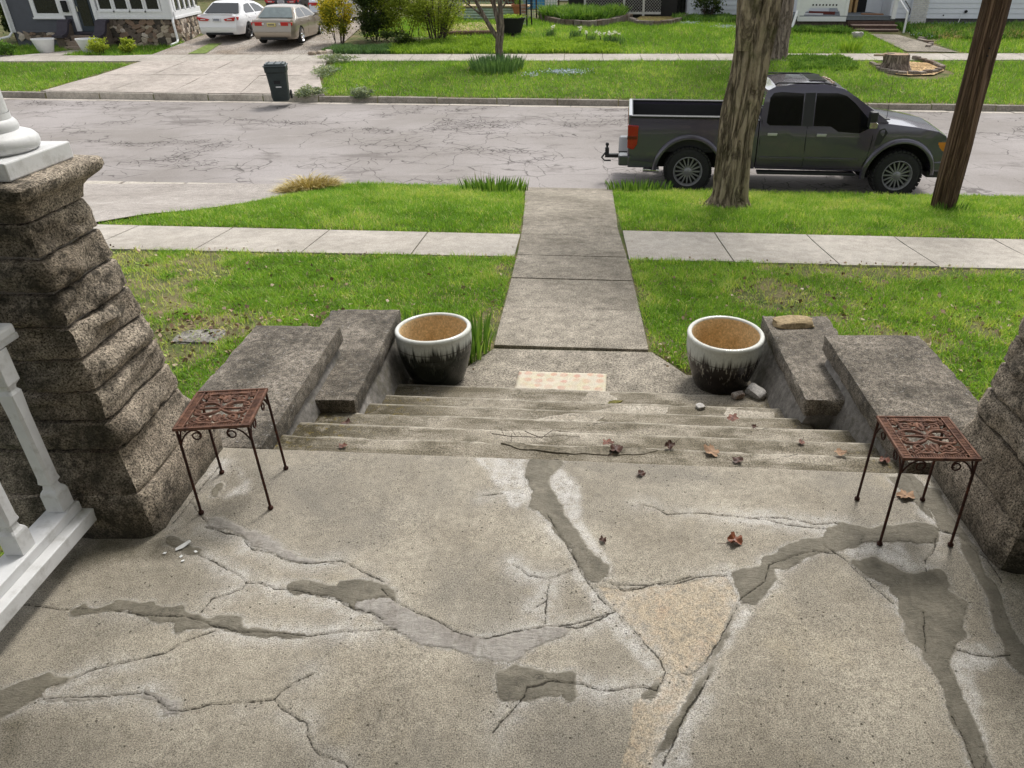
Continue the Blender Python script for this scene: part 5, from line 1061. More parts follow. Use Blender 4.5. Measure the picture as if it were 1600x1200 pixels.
def rel(m, name, mat, root, b=0., **k):
    o = m.build(name, mat, root, bevel=b, **k); o.matrix_parent_inverse = Matrix.Translation(-root.location); return o
def window(root, x0, x1, y, z0, z1, w=.09, dz=.1, panes=1):
    """frame with glass set back; wall faces -y"""
    m = MB().box(x0, x0 + w, y - .05, y + .03, z0, z1).box(x1 - w, x1, y - .05, y + .03, z0, z1).box(x0 + w, x1 - w, y - .05, y + .03, z1 - w, z1).box(x0 + w, x1 - w, y - .05, y + .03, z0, z0 + w)
    f = rel(m, 'window', WHITE2, root)
    g = MB().box(x0 + w + .002, x1 - w - .002, y - .01, y + .005, z0 + w + .002, z1 - w - .002).build('pane', GLASS, f)
    s_ = MB().box(x0 - .04, x1 + .04, y - .085, y - .05, z0 - .05, z0 + .012).build('sill', WHITE2, f)
    return f

def grey_house():
    root = thing('grey_house', 'grey sided house with a white windowed sunroom on a fieldstone base', 'house', (-21, 35, -1.1))
    R = lambda m, n, mat, b=0.: rel(m, n, mat, root, b)
    R(MB().box(-24.5, -20.65, 35.06, 43, -1.2, 3.0), 'wall', SIDING_G)
    m = MB(); z = -.5
    while z < 2.9:
        for a, b in ((-24.42, -23.38), (-22.08, -21.68)) if z > .02 else ((-24.42, -21.68),): m.add([(a, 35.045, z + .1), (b, 35.045, z + .1), (b, 35.02, z), (a, 35.02, z), (a, 35.058, z), (b, 35.058, z)], [(0, 3, 2, 1), (3, 4, 5, 2)])
        z += .1
    o = R(m, 'siding', SIDING_G); o['kind'] = 'stuff'
    R(MB().box(-24.58, -24.40, 34.99, 35.2, -.52, 3.0), 'corner_board', WHITE2, .006)
    window(root, -23.38, -22.08, 35.02, .06, 1.6, .17)
    MB().box(-21.98, -21.72, 34.92, 35.03, .22, .70)
    R(MB().box(-22.08, -21.72, 34.98, 35.04, .15, 2.4), 'side_panel', WHITE2); R(MB().box(-22.0, -21.78, 34.86, 34.97, .28, .72), 'porch_lamp', BLACK, .02)
    R(MB().box(-21.70, -21.50, 34.96, 35.1, -.46, 2.2), 'door_post', WHITE2, .006); R(MB().box(-20.78, -20.60, 34.96, 35.1, -.10, 2.2), 'door_post', WHITE2, .006)
    d = R(MB().box(-21.49, -20.79, 35.03, 35.055, -.47, 1.9), 'door', plain('door_dark', S('#39424a'), .5)); p = R(MB().box(-21.36, -20.92, 35.0, 35.028, -.25, 1.8), 'door_glass', GLASS); h = R(MB().box(-21.44, -21.40, 34.97, 35.0, .3, .5), 'handle', CHROME)
    R(MB().box(-21.6, -20.7, 34.86, 35.02, -.56, -.48), 'threshold', SLATE)
    # sunroom on stone
    sr = [(-20.60, 35.0), (-17.36, 35.0), (-18.20, 39.4)]
    R(MB().prism([(-20.58, 35.10), (-17.46, 35.10), (-18.29, 39.4), (-20.58, 39.4)], -1.4, .02), 'foundation_core', conc('stone_mortar', S('#6b5f54'), S('#51473f'), .3, 20, .3))
    R(MB().prism([(-20.58, 35.12), (-17.50, 35.12), (-18.32, 39.4), (-20.58, 39.4)], .02, 2.2), 'sunroom_wall', WHITE2)
    n = stone_wall(root, (-20.40, 35.06), (-17.42, 35.06), -1.12, .0, (-21, 35, -1.1), .21); n += stone_wall(root, (-17.42, 35.15), (-18.2, 39.2), -.95, .0, (-21, 35, -1.1), .19)
    R(MB().box(-20.62, -17.28, 34.93, 35.03, .02, .11), 'skirt_board', WHITE2, .006); R(MB().box(-20.62, -17.30, 34.96, 35.05, .112, .33), 'window_board', WHITE2, .004)
    for i in range(4):
        x0 = -20.52 + i * .675; window(root, x0, x0 + .66, 35.02, .331, 1.9, .075)
    R(MB().box(-17.80, -17.36, 34.97, 35.1, .331, 2.2), 'corner_board', WHITE2)
    ang = math.atan2(4.4, -.84)
    sd = thing('wall_side', None, None)
    bpy.data.objects.remove(sd)
    def sidebox(t0, t1, off0, off1, z0, z1, name, mat):
        d = Vector((math.cos(ang), math.sin(ang))); n_ = Vector((d.y, -d.x)); P = lambda t, o: tuple(Vector((-17.36, 35.0)) + d * t + n_ * o)
        return R(MB().prism([P(t0, off0), P(t1, off0), P(t1, off1), P(t0, off1)], z0, z1), name, mat)
    sidebox(.05, 4.4, -.02, .06, .02, .11, 'skirt_board', WHITE2); sidebox(.05, 4.4, -.03, .035, .112, .33, 'window_board', WHITE2)
    for i in range(5):
        t = .35 + i * .82; f = sidebox(t, t + .6, -.04, .012, .40, 1.85, 'pane', GLASS); sidebox(t - .2, t, -.04, .05, .331, 2.0, 'window_post', WHITE2)
    sidebox(.0, 4.4, -.04, .05, 1.86, 2.2, 'window_board', WHITE2)
    # entry: slabs sweeping down either side, steps, low base
    prof = [(35.0, .02), (34.80, .0), (34.66, -.08), (34.56, -.25), (34.44, -.42), (34.26, -.52), (34.02, -.55), (34.02, -.66), (34.30, -.64), (34.5, -.54), (34.64, -.38), (34.74, -.20), (34.84, -.12), (35.0, -.10)]
    for x0 in (-22.28, -20.66):
        R(MB().prism([(y, z) for y, z in prof], x0, x0 + .46, 'x'), 'swept_coping', SLATE, .01)
        R(MB().prism([(35.0, -.12), (34.8, -.16), (34.6, -.45), (34.4, -.62), (34.2, -.66), (34.2, -1.2), (35.0, -1.2)], x0 + .06, x0 + .40, 'x'), 'buttress', STONES[1])
        stone_wall(root, (x0 + (.42 if x0 < -21 else .04), 34.25), (x0 + (.42 if x0 < -21 else .04), 34.85), -1.1, -.66, (-21, 35, -1.1), .14)
    for y0, z in ((34.55, -.60), (34.2, -.80), (33.9, -.98)): R(MB().box(-21.82, -20.66, y0, 35.0, z - .3, z), 'step', M_SIDEW, .01)
    stone_wall(root, (-24.3, 35.02), (-22.3, 35.02), -.80, -.52, (-21, 35, -1.1), .16)
    # downpipes
    m = MB().tube([(-17.38, 34.90, 1.9), (-17.38, 34.90, .1), (-17.36, 34.80, -.1), (-17.30, 34.72, -.75), (-17.28, 34.58, -.86), (-17.38, 34.2, -.92)], .05, 8); R(m, 'downpipe', WHITE2); R(MB().tube([(-24.5, 34.9, 2.5), (-24.5, 34.9, -.5), (-24.55, 34.7, -.66), (-25.3, 34.1, -.85)], .05, 8), 'downpipe', WHITE2)
    R(MB().prism([(34.6, 3.0), (43.4, 3.0), (39, 5.6)], -24.9, -20.2, 'x'), 'roof', SHINGLE); R(MB().prism([(-20.9, 34.7), (-17.0, 34.7), (-17.8, 39.6), (-20.9, 39.6)], 2.2, 2.35), 'sunroom_roof', SHINGLE)
    return root
grey_house()
def white_planter(x, y, label):
    t = thing('planter', label, 'planter', (x, y, gzf(x, y) + .01), 0, 'white tapered planters before the grey house')
    MB().lathe([(0, 0), (.24, 0), (.27, .03), (.40, .48), (.42, .49), (.42, .54), (.38, .54), (.36, .46), (0, .44)], 20, caps=False).build('planter_body', WHITE2, t, smooth=40)
    MB().lathe([(.355, .47), (.15, .50), (0, .505)], 14, caps=False).build('soil', SOIL, t)
white_planter(-21.95, 32.9, 'white tapered planter on the lawn before the grey siding'); white_planter(-20.2, 33.0, 'white tapered planter between the entry steps and the round bushes')

def white_house():
    root = thing('white_house', 'white sided house with a small grey porch and brown steps', 'house', (14, 40, -.5))
    R = lambda m, n, mat, b=0.: rel(m, n, mat, root, b)
    R(MB().box(15.32, 24, 40.03, 48, -.14, 4.2), 'wall', SIDING_W); R(MB().box(15.4, 23.9, 40.1, 47.9, -1.0, -.13), 'foundation', plain('foundation_dark', S('#5d5a58'), .9, var=.3, kind='World'))
    z = -.14
    while z < 3.8:
        for a, b in ((15.33, 16.22), (17.08, 23.9)):
            R(MB().add([(a, 40.008, z + .215), (b, 40.008, z + .215), (b, 39.985, z), (a, 39.985, z), (a, 40.028, z), (b, 40.028, z), (b, 40.028, z + .215), (a, 40.028, z + .215)], [(0, 3, 2, 1), (3, 4, 5, 2), (0, 7, 4, 3), (1, 2, 5, 6), (0, 1, 6, 7)]), 'siding_board', SIDING_W)
        z += .225
    # chimney of painted bricks
    ch = R(MB().box(16.27, 17.03, 39.72, 40.2, -.62, 5.6), 'chimney', SIDING_W)
    br = MB(); z = -.6
    while z < 2.0:
        off = .11 if int((z + .6) / .08) % 2 else 0
        x = 16.255 - off
        while x < 17.03:
            a, b = max(x, 16.25), min(x + .21, 17.05)
            if b - a > .04: br.box(a, b - .012, 39.695, 39.72, z, z + .066)
            x += .22
        z += .08
    o = br.build('brick_face', plain('painted_brick', S('#cfccc6'), .7, var=.18, vscale=9, kind='World'), ch); o['kind'] = 'stuff'
    # body behind the porch, and the rear wing on the left
    R(MB().box(9.9, 15.31, 41.2, 48, -.4, 4.2), 'wall', SIDING_W); R(MB().box(6.0, 9.89, 44.0, 50, -.22, 4), 'wall', SIDING_W); R(MB().box(6.05, 9.85, 44.06, 49.9, -1, -.221), 'foundation', SOIL)
    for i in range(8):
        z = -.22 + i * .23; R(MB().add([(6.0, 43.975, z + .22), (9.88, 43.975, z + .22), (9.88, 43.95, z), (6.0, 43.95, z), (6.0, 43.998, z), (9.88, 43.998, z)], [(0, 3, 2, 1), (3, 4, 5, 2)]), 'siding_board', SIDING_W)
    R(MB().prism([(39.5, 4.2), (48.5, 4.2), (44, 7)], 9.5, 24.5, 'x'), 'roof', SHINGLE)
    # porch deck of boards, fascia, skirt rail, steps
    dk = R(MB().box(10.3, 14.75, 38.02, 41.2, -.10, .045), 'porch_deck', DECK)
    for i in range(30):
        x = 10.31 + i * .148; o = MB().box(x, x + .14, 38.0, 41.18, .047, .07).build('deck_board', DECK, dk)
    R(MB().box(10.28, 12.55, 37.95, 38.0, -.16, .04), 'fascia', WHITE2, .006); R(MB().box(10.3, 14.7, 38.1, 41, -.7, -.17), 'porch_base', conc('porch_base', S('#6d6258'), S('#57504a'), .4, 20, .3))
    for i, (y0, z) in enumerate(((37.72, -.085), (37.44, -.26), (37.16, -.43), (36.88, -.58))):
        R(MB().box(12.62 + i * .12, 14.78, y0 + .02, 38.0, z - .25, z - .045), 'riser', BROWN); 
        if i: R(MB().box(12.60 + i * .12, 14.80, y0 - .02, 38.0, z - .043, z), 'tread', TREADM, .008)
    # skirt-like white balustrade with pierced holes and scalloped feet
    m = MB(); pts = [(10.36, .075), (10.56, .075), (10.62, .22), (10.74, .30), (10.80, .40), (12.06, .40), (12.12, .30), (12.20, .24), (12.26, .075), (12.46, .075), (12.52, .75), (12.52, 1.0), (10.30, 1.0), (10.30, .75)]
    o = R(MB().prism(pts, -38.04, -37.98, 'y'), 'porch_skirt', WHITE2, .006)
    for i in range(8):
        x = 10.92 + i * .155; k = MB().lathe([(0, 0), (.035, 0)], 12, caps=False); h_ = MB().add([(x + a, 37.976, .52 + b) for a, b, c in k.v], k.f).build('pierced_hole', BLACK, o)
        h2 = MB().tube([(x, 37.97, .52), (x, 37.974, .52)], .04, 10).build('pierced_hole', BLACK, o); bpy.data.objects.remove(h_)
    R(MB().box(10.25, 10.36, 37.96, 38.06, .04, 2.4), 'porch_post', WHITE2, .008); R(MB().box(12.44, 12.58, 37.95, 38.07, .071, 2.4), 'porch_post', WHITE2, .008); R(MB().box(14.64, 14.82, 37.9, 38.08, -.05, 2.4), 'porch_post', WHITE2, .008)
    R(MB().box(12.70, 13.5, 41.14, 41.19, .07, 2.1), 'door', plain('door_pale', S('#b9bfc6'), .5)); R(MB().box(13.6, 14.5, 41.15, 41.19, .07, 2.0), 'dark_opening', BLACK)
    m = MB(); m.tube([(14.92, 36.86, -.56), (14.92, 36.86, .30)], .05, 4); R(m, 'rail_post', WHITE2); R(MB().tube([(14.92, 36.86, .30), (14.80, 38.0, .85)], .035, 6), 'hand_rail', WHITE2); R(MB().tube([(14.95, 36.7, .2), (14.95, 36.7, .42), (14.93, 37.4, .72)], .02, 6), 'grip_rail', BLACK)
    R(MB().tube([(10.22, 37.95, 2.4), (10.22, 37.95, .3), (10.15, 37.8, .1), (9.95, 37.5, -.42)], .06, 8), 'downpipe', WHITE2)
    R(MB().tube([(19.0, 39.96, .17), (19.0, 39.9, .17)], .07, 10), 'vent', BLACK); R(MB().tube([(18.83, 39.98, .02), (18.68, 39.85, -.5)], .018, 5), 'drain_pipe', WHITE2); R(MB().tube([(17.95, 39.98, .0), (17.95, 39.94, .0)], .03, 8), 'hose_tap', BLACK)
    R(MB().box(17.5, 20.2, 39.9, 40.09, -.45, -.32), 'window_well', plain('well_pale', S('#8fa0b0'), .6, kind='World'))
    return root
white_house()
o = MB().box(13.5, 13.62, 40.6, 41.0, .08, .9).box(13.75, 13.87, 40.6, 41.0, .08, .8).build('leaning_board', plain('board_tan', S('#a98a5e'), .8)); tag(o, 'tan boards leaning by the dark opening on the white house porch', 'board', kind='thing')
o = MB().box(0, 1.0, 0, .7, 0, .04).build('porch_mat', plain('mat_brown', S('#8e6a50'), .9)); o.location = (13.55, 38.9, .072); o.rotation_euler = (0, 0, -.3); tag(o, 'brown mat lying on the grey porch deck of the white house', 'mat', kind='thing')
o = MB().box(-.45, .45, -.1, .1, 0, .05).build('white_plank', WHITE2); o.location = (11.25, 38.9, .072); o.rotation_euler = (0, 0, -.35); tag(o, 'white plank lying under the scalloped porch skirt', 'plank', kind='thing')
o = MB().box(-.6, .6, -.12, .12, 0, .12).build('red_box', plain('red_card', S('#6f3a33'), .8)); o.location = (11.75, 39.2, .072); o.rotation_euler = (0, 0, -.4); tag(o, 'long dull red box lying behind the white plank on the porch', 'box', kind='thing')

def lattice():
    root = thing('lattice_screen', 'white diagonal lattice screen standing behind the planted bed', 'lattice', (.2, 44, -.4))
    def R(m, n, mat): return rel(m, n, mat, root)
    LT = plain('lattice_paint', S('#c9c6bd'), .6, kind='World')
    for x0 in (.35, 2.45, 3.5):
        R(MB().box(x0, x0 + .12, 43.96, 44.04, -.3, 1.0), 'post', LT)
    R(MB().box(.47, 4.5, 43.97, 44.03, -.22, -.10), 'bottom_board', LT); R(MB().box(.47, 4.5, 43.97, 44.03, .86, .98), 'top_board', LT)
    for a, b in ((.47, 2.45), (2.57, 3.5), (3.62, 4.5)):
        x = a - .95
        while x < b:
            for sgn, y in ((1, 43.99), (-1, 44.008)):
                x0, z0, x1, z1 = (x, -.1, x + .95, .86) if sgn > 0 else (x, .86, x + .95, -.1)
                t0 = max(0, (a - x0) / (x1 - x0)); t1 = min(1, (b - x0) / (x1 - x0))
                if t1 - t0 > .05: R(MB().tube([(x0 + (x1 - x0) * t0, y, z0 + (z1 - z0) * t0), (x0 + (x1 - x0) * t1, y, z0 + (z1 - z0) * t1)], .02, 4, flat=.4), 'slat', LT)
            x += .15
    R(MB().box(-.5, 5.4, 44.3, 44.4, -.6, 1.6), 'dark_backing', plain('shed_dark', (.03, .028, .025, 1), .9))
lattice()

# ------------------------------------------------------------------ plants
def fast(name, co, faces, mat, parent=None, attrs=None, smooth=False, mats=None, midx=None):
    """faces: list of (k,n) index arrays, each array of equal-sided faces"""
    me = bpy.data.meshes.new(name); co = np.asarray(co, np.float32); me.vertices.add(len(co)); me.vertices.foreach_set('co', co.ravel())
    flat = np.concatenate([f.ravel() for f in faces]).astype(np.int32); sizes = np.concatenate([np.full(len(f), f.shape[1]) for f in faces])
    me.loops.add(len(flat)); me.loops.foreach_set('vertex_index', flat); me.polygons.add(len(sizes))
    me.polygons.foreach_set('loop_start', np.concatenate([[0], np.cumsum(sizes)[:-1]]).astype(np.int32)); me.update(calc_edges=True)
    for k, a in (attrs or {}).items(): me.attributes.new(k, 'FLOAT', 'POINT').data.foreach_set('value', np.asarray(a, np.float32))
    return link(name, me, mat, parent, smooth, mats=mats, midx=midx)
def leafmat(name, stops, rough=.6, trans=.3, spec=.25):
    g = N(name, rough, spec=spec); c = g.ramp(g.attr('tint'), stops); g.col(c)
    if trans:
        t = g.n('BsdfTranslucent'); g.l(g.mix(1., c, (1.25, 1.2, .5, 1), 'MULTIPLY'), t.inputs[0]); mx = g.n('MixShader'); mx.inputs[0].default_value = trans
        out = [n for n in g.t.nodes if n.type == 'OUTPUT_MATERIAL'][0]; g.l(g.b.outputs[0], mx.inputs[1]); g.l(t.outputs[0], mx.inputs[2]); g.l(mx.outputs[0], out.inputs[0])
    return g.m
L_SPRING = leafmat('spring_leaf', [(.0, (.12, .17, .02, 1)), (.5, (.34, .42, .055, 1)), (1, (.60, .66, .14, 1))], trans=.45)
L_DARK = leafmat('dark_leaf', [(.0, (.014, .026, .007, 1)), (.5, (.06, .095, .022, 1)), (1, (.26, .32, .07, 1))])
L_YELLOW = leafmat('yellow_bloom', [(.0, (.08, .10, .015, 1)), (.4, (.24, .28, .03, 1)), (.6, (.80, .66, .05, 1)), (1, (.90, .78, .12, 1))])
L_GREEN = leafmat('garden_leaf', [(.0, (.03, .07, .014, 1)), (.5, (.12, .25, .04, 1)), (1, (.32, .46, .12, 1))])
L_LIME = leafmat('lime_leaf', [(.0, (.09, .17, .016, 1)), (.5, (.26, .42, .045, 1)), (1, (.50, .62, .14, 1))])
L_SILVER = leafmat('silver_leaf', [(.0, (.12, .16, .09, 1)), (.5, (.28, .34, .23, 1)), (1, (.55, .60, .48, 1))])
L_BLUE = leafmat('blue_green_leaf', [(.0, (.05, .11, .035, 1)), (.5, (.11, .21, .08, 1)), (1, (.24, .36, .18, 1))])
L_STRAW = leafmat('straw', [(.0, (.24, .18, .06, 1)), (.5, (.50, .40, .15, 1)), (1, (.72, .60, .30, 1))], trans=.1)
L_BROWN = leafmat('litter_leaf', [(.0, (.10, .06, .035, 1)), (.5, (.30, .20, .13, 1)), (1, (.55, .44, .33, 1))], trans=.05)
L_BLOOM = leafmat('pale_bloom', [(.0, (.30, .38, .55, 1)), (1, (.7, .75, .85, 1))], trans=.1); L_WHITE = leafmat('white_bloom', [(.0, (.75, .75, .62, 1)), (1, (.9, .9, .86, 1))], trans=.1)
BARK = plain('shrub_bark', S('#4d4238'), .9, var=.3, kind='World', bump=.01)

def leaves_mesh(name, P, size, mat, parent, up=.3, asp=.55, tint=None, seed=0):
    r = np.random.default_rng(seed); n = len(P); sz = np.asarray(size) * r.uniform(.6, 1.3, n)
    d = r.normal(size=(n, 3)); d[:, 2] = d[:, 2] * .6 + up; d /= np.linalg.norm(d, axis=1)[:, None]; e = np.cross(d, r.normal(size=(n, 3))); e /= np.linalg.norm(e, axis=1)[:, None] + 1e-9
    d *= sz[:, None]; e *= (sz * asp * .5)[:, None]; nrm = np.cross(d, e); nrm /= np.linalg.norm(nrm, axis=1)[:, None] + 1e-9; bend = nrm * (sz * .12)[:, None]
    co = np.stack([P, P + d * .5 + e + bend, P + d, P + d * .5 - e + bend], 1).reshape(-1, 3); F = np.arange(4 * n).reshape(n, 4)
    t = r.random(n) if tint is None else np.clip(tint + r.normal(0, .14, n), 0, 1)
    return fast(name, co, [F], mat, parent, {'tint': np.repeat(t, 4)})
def cloud(c, rad, n, seed, clumps=14, shell=.55, clump_r=.38):
    """points gathered in twig-end clumps through an ellipsoid, with gaps between them"""
    r = np.random.default_rng(seed); u = r.normal(size=(clumps, 3)); u /= np.linalg.norm(u, axis=1)[:, None]; u *= (shell + (1 - shell) * r.random(clumps))[:, None] * .85
    u[:, 2] = np.where(u[:, 2] < -.55, -u[:, 2] * .6, u[:, 2]); k = r.integers(0, clumps, n); P = u[k] + r.normal(0, clump_r * .5, (n, 3)) * r.uniform(.5, 1.1, (clumps, 1))[k]
    ct = r.random(clumps)[k]; return np.asarray(c) + P * np.asarray(rad), np.clip(.25 + .4 * ct + .2 * (P[:, 2]), 0, 1)
def bush(name, label, cat, c, rad, n, size, mat, seed, group=None, stems=7, clumps=16, clump_r=.38, stem_r=.02, base_spread=.3, twigs=True):
    z0 = gzf(c[0], c[1]); root = thing(name, label, cat, (c[0], c[1], z0), 0, group); P, t = cloud((0, 0, rad[2] * .95), rad, n, seed, clumps, clump_r=clump_r); P[:, 2] = np.maximum(P[:, 2], .02)
    leaves_mesh('foliage', P, size, mat, root, tint=t, seed=seed); rr = random.Random(seed)
    for i in range(stems):
        a = rr.uniform(0, 6.28); b = Vector((math.cos(a) * rad[0] * base_spread * rr.random(), math.sin(a) * rad[1] * base_spread * rr.random(), -.02)); e = Vector((math.cos(a) * rad[0] * rr.uniform(.3, .85), math.sin(a) * rad[1] * rr.uniform(.3, .85), rad[2] * rr.uniform(.9, 1.75)))
        m_ = b.lerp(e, .5) + Vector((0, 0, rad[2] * .18)); MB().tube([b, b.lerp(m_, .5), m_, m_.lerp(e, .5), e], [stem_r, stem_r * .9, stem_r * .7, stem_r * .5, stem_r * .25], 5).build('stem', BARK, root)
    return root
for c, rad, lab, sd in (((-19.35, 32.25), (.46, .42, .34), 'round clipped bush nearest the white planter by the entry steps', 3), ((-18.3, 32.45), (.44, .4, .32), 'round clipped bush before the stone foundation of the sunroom', 4), ((-22.7, 31.7), (.42, .4, .3), 'low round bush cut by the frame on the grey house lawn', 5)):
    bush('round_bush', lab, 'bush', c, rad, 1500, .075, L_GREEN if sd == 5 else L_SPRING, sd, 'round bushes before the grey house', 4, 30, .3)
bush('evergreen_bush', 'narrow dark evergreen at the corner of the grey house', 'bush', (-25.2, 36.2), (.5, .6, 1.3), 2500, .14, L_DARK, 7)
bush('forsythia', 'yellow flowering bush at the edge of the gravel drive', 'bush', (-10.15, 34.2), (.85, .8, 1.3), 7500, .09, L_YELLOW, 8, stems=9)
bush('dark_shrub', 'dense dark leaved shrub between the yellow bush and the bare-stemmed shrub', 'shrub', (-8.75, 34.9), (1.35, .9, 1.4), 11000, .11, L_DARK, 9)
bush('fresh_shrub', 'shrub with fresh yellow-green leaves rising over the dark shrub', 'shrub', (-7.5, 35.3), (1.9, .9, 1.9), 18000, .095, L_SPRING, 10)
sh = bush('open_shrub', 'open many-stemmed shrub with sparse new leaves above the bright ground cover', 'shrub', (-6.1, 34.8), (1.8, .9, 1.6), 11000, .085, L_SPRING, 12, stems=17, clumps=30, clump_r=.3, stem_r=.034, base_spread=.22)
bush('low_shrub', 'low dark shrub with pale edges at the foot of the dark shrub', 'shrub', (-7.6, 33.6), (1.0, .5, .32), 2200, .09, L_DARK, 13)

def tuft(name, label, cat, c, rx, ry, n, h, w, mat, seed, group=None, lean=.35, bloom=None, kind='thing'):
    """a clump of strap leaves, each three segments long"""
    r = np.random.default_rng(seed); a = r.uniform(0, 2 * np.pi, n); q = np.sqrt(r.random(n)); x = c[0] + rx * q * np.cos(a); y = c[1] + ry * q * np.sin(a); z = gz(x, y) + (.0)
    z = z + (.24 * np.clip(1 - q ** 2, 0, 1) * r.random(n) if name == 'straw_heap' else 0); o = blades_mesh(name, x, y, z, h * r.uniform(.6, 1.2, n), w * r.uniform(.7, 1.2, n), lean * r.uniform(.3, 1.3, n), mat, np.clip(r.normal(.5, .22, n), 0, 1), seed, segs=3)
    tag(o, label, cat, group, kind); return o
def blades_mesh(name, x, y, z, h, w, lean, mat, tint, seed, segs=2, parent=None):
    r = np.random.default_rng(seed); n = len(x); a = r.uniform(0, 2 * np.pi, n); fa = a + r.normal(0, .9, n) + np.pi / 2; B = np.stack([x, y, z], 1)
    D = np.stack([np.cos(a), np.sin(a), np.zeros(n)], 1); W = np.stack([np.cos(fa), np.sin(fa), np.zeros(n)], 1) * (w * .5)[:, None]; Z = np.array([0, 0, 1.])
    rows = []
    for i in range(segs):
        t = i / segs; p = B + Z * (h * t * (1 - .12 * t))[:, None] + D * (h * lean * t ** 1.8)[:, None]; k = 1 - .25 * t
        rows += [p - W * k, p + W * k]
    tip = B + Z * (h * (1 - .25 * np.minimum(lean, 1.5)))[:, None] + D * (h * lean)[:, None]; rows.append(tip); m = len(rows)
    co = np.stack(rows, 1).reshape(-1, 3); base = (np.arange(n) * m)[:, None]; F = []
    for i in range(segs - 1): F.append(base + np.array([[2 * i, 2 * i + 1, 2 * i + 3, 2 * i + 2]]))
    F.append(base + np.array([[m - 3, m - 2, m - 1]])); return fast(name, co, F, mat, parent, {'tint': np.repeat(tint, m)})
tuft('daylily_clump', 'broad clump of blue-green daylily leaves round the young tree', 'plant', (-2.95, 28.9), .95, .95, 900, .46, .03, L_BLUE, 20)
tuft('iris_clump', 'spiky green iris clump at the street end of the walk on its left', 'plant', (-1.5, 13.2), .62, .28, 300, .26, .024, L_GREEN, 21, 'iris clumps by the walk', .3)
tuft('iris_clump', 'spiky iris clump by the kerb between the walk and the parked truck', 'plant', (1.15, 13.45), .62, .2, 260, .22, .022, L_GREEN, 22, 'iris clumps by the walk', .3)
tuft('iris_clump', 'young iris leaves between the green-black glazed pot and the walk', 'plant', (-.86, 5.5), .13, .26, 90, .26, .022, L_GREEN, 23, 'iris clumps by the walk', .3)
tuft('iris_clump', 'iris leaves hidden behind the pot beside the left cheek wall', 'plant', (-1.42, 5.55), .12, .25, 70, .26, .022, L_GREEN, 24, 'iris clumps by the walk', .3)
tuft('straw_heap', 'heap of dry yellow straw at the kerb edge of the near verge', 'straw heap', (-4.95, 13.40), .55, .28, 1500, .16, .013, L_STRAW, 25, None, 1.5)
tuft('dry_seedheads', 'few tall brown dry stalks behind the iris clump', 'plant', (-1.75, 13.35), .25, .12, 16, .42, .008, L_BROWN, 26, None, .25)
tuft('garden_clump', 'bright green strap-leaf clump beside the tree stump', 'plant', (11.15, 32.5), .42, .35, 240, .42, .025, L_LIME, 27, None, .4)
for i, (x, y, lab) in enumerate(((-1.2, 35.7, 'daffodil clump farthest to the left on the bright ground cover'), (-.1, 35.6, 'daffodil clump with two white heads below the curved stone edging'), (.6, 34.3, 'daffodil clump of few flowers next to the fullest clump'), (1.5, 34.0, 'fullest daffodil clump at the right end of the ground cover'))):
    d = thing('daffodil_clump', lab, 'daffodils', (x, y, gzf(x, y)), 0, 'white daffodils in the front yard'); n = (60, 80, 70, 190)[i]; r = np.random.default_rng(40 + i); rx = (.25, .3, .3, .5)[i]
    bx_ = rx * r.normal(0, .5, n); by_ = rx * .6 * r.normal(0, .5, n); blades_mesh('leaves', bx_, by_, np.zeros(n), r.uniform(.25, .42, n), np.full(n, .024), r.uniform(.1, .4, n), L_BLUE, r.random(n) * .7, 50 + i, 3, d)
    for k in range((2, 3, 3, 9)[i]):
        px, py, pz = rx * r.normal(0, .55), rx * .5 * r.normal(0, .5), r.uniform(.38, .48); MB().tube([(px * .8, py, 0), (px, py - .02, pz)], .008, 4).build('stalk', BARK, d); P = np.tile([[px, py - .03, pz]], (14, 1)) + r.normal(0, .025, (14, 3)); leaves_mesh('flower', P, .07, L_WHITE, d, seed=k, asp=.8)
def cover(name, label, poly, n, h, w, mat, seed, lean=.5, segs=2, cat=None):
    r = np.random.default_rng(seed); xs = [p[0] for p in poly]; ys = [p[1] for p in poly]; x = r.uniform(min(xs), max(xs), n * 3); y = r.uniform(min(ys), max(ys), n * 3); k = pip(x + .5 * (fbm(x, y, 1.6, seed + 5) - .5) * 2, y + .5 * (fbm(x, y, 1.6, seed + 6) - .5) * 2, poly); x, y = x[k][:n], y[k][:n]; cl = fbm(x, y, 1.8, seed)
    o = blades_mesh(name, x, y, gz(x, y), h * r.uniform(.5, 1.2, len(x)) * (.65 + .7 * cl), w * r.uniform(.7, 1.3, len(x)), lean * r.uniform(.3, 1.4, len(x)), mat, np.clip(.5 + (cl - .5) * .9 + r.normal(0, .18, len(x)), 0, 1), seed, segs); tag(o, label, cat, None, 'stuff'); return o
cover('ground_cover', 'bright lime ground cover filling the bed along the far sidewalk', [(-7.5, 31.9), (1.6, 31.85), (1.75, 33.6), (.9, 34.6), (-3, 35.2), (-6, 34.9), (-8, 33.6)], 26000, .2, .045, L_LIME, 60)
cover('garden_plants', 'mixed garden greenery before the white house wall', [(14.9, 35.2), (22, 34.8), (24, 39.6), (15.0, 39.4)], 9000, .30, .05, L_GREEN, 61)
cover('dry_garden_plants', 'dry straw stems among the greenery before the white house', [(16, 35), (23, 34.9), (24, 38.8), (15.6, 38)], 3500, .26, .03, L_STRAW, 62, .8)
cover('porch_edge_plants', 'low greenery growing along the white house porch', [(9.8, 36.6), (12.5, 36.4), (12.4, 37.8), (10, 37.8)], 5500, .25, .05, L_GREEN, 63)
cover('tree_foot_plants', 'leafy green cover round the foot of the large far tree', [(7.9, 28.6), (10.5, 28.8), (10.2, 31.3), (8.1, 31.0)], 6500, .16, .05, L_GREEN, 64)
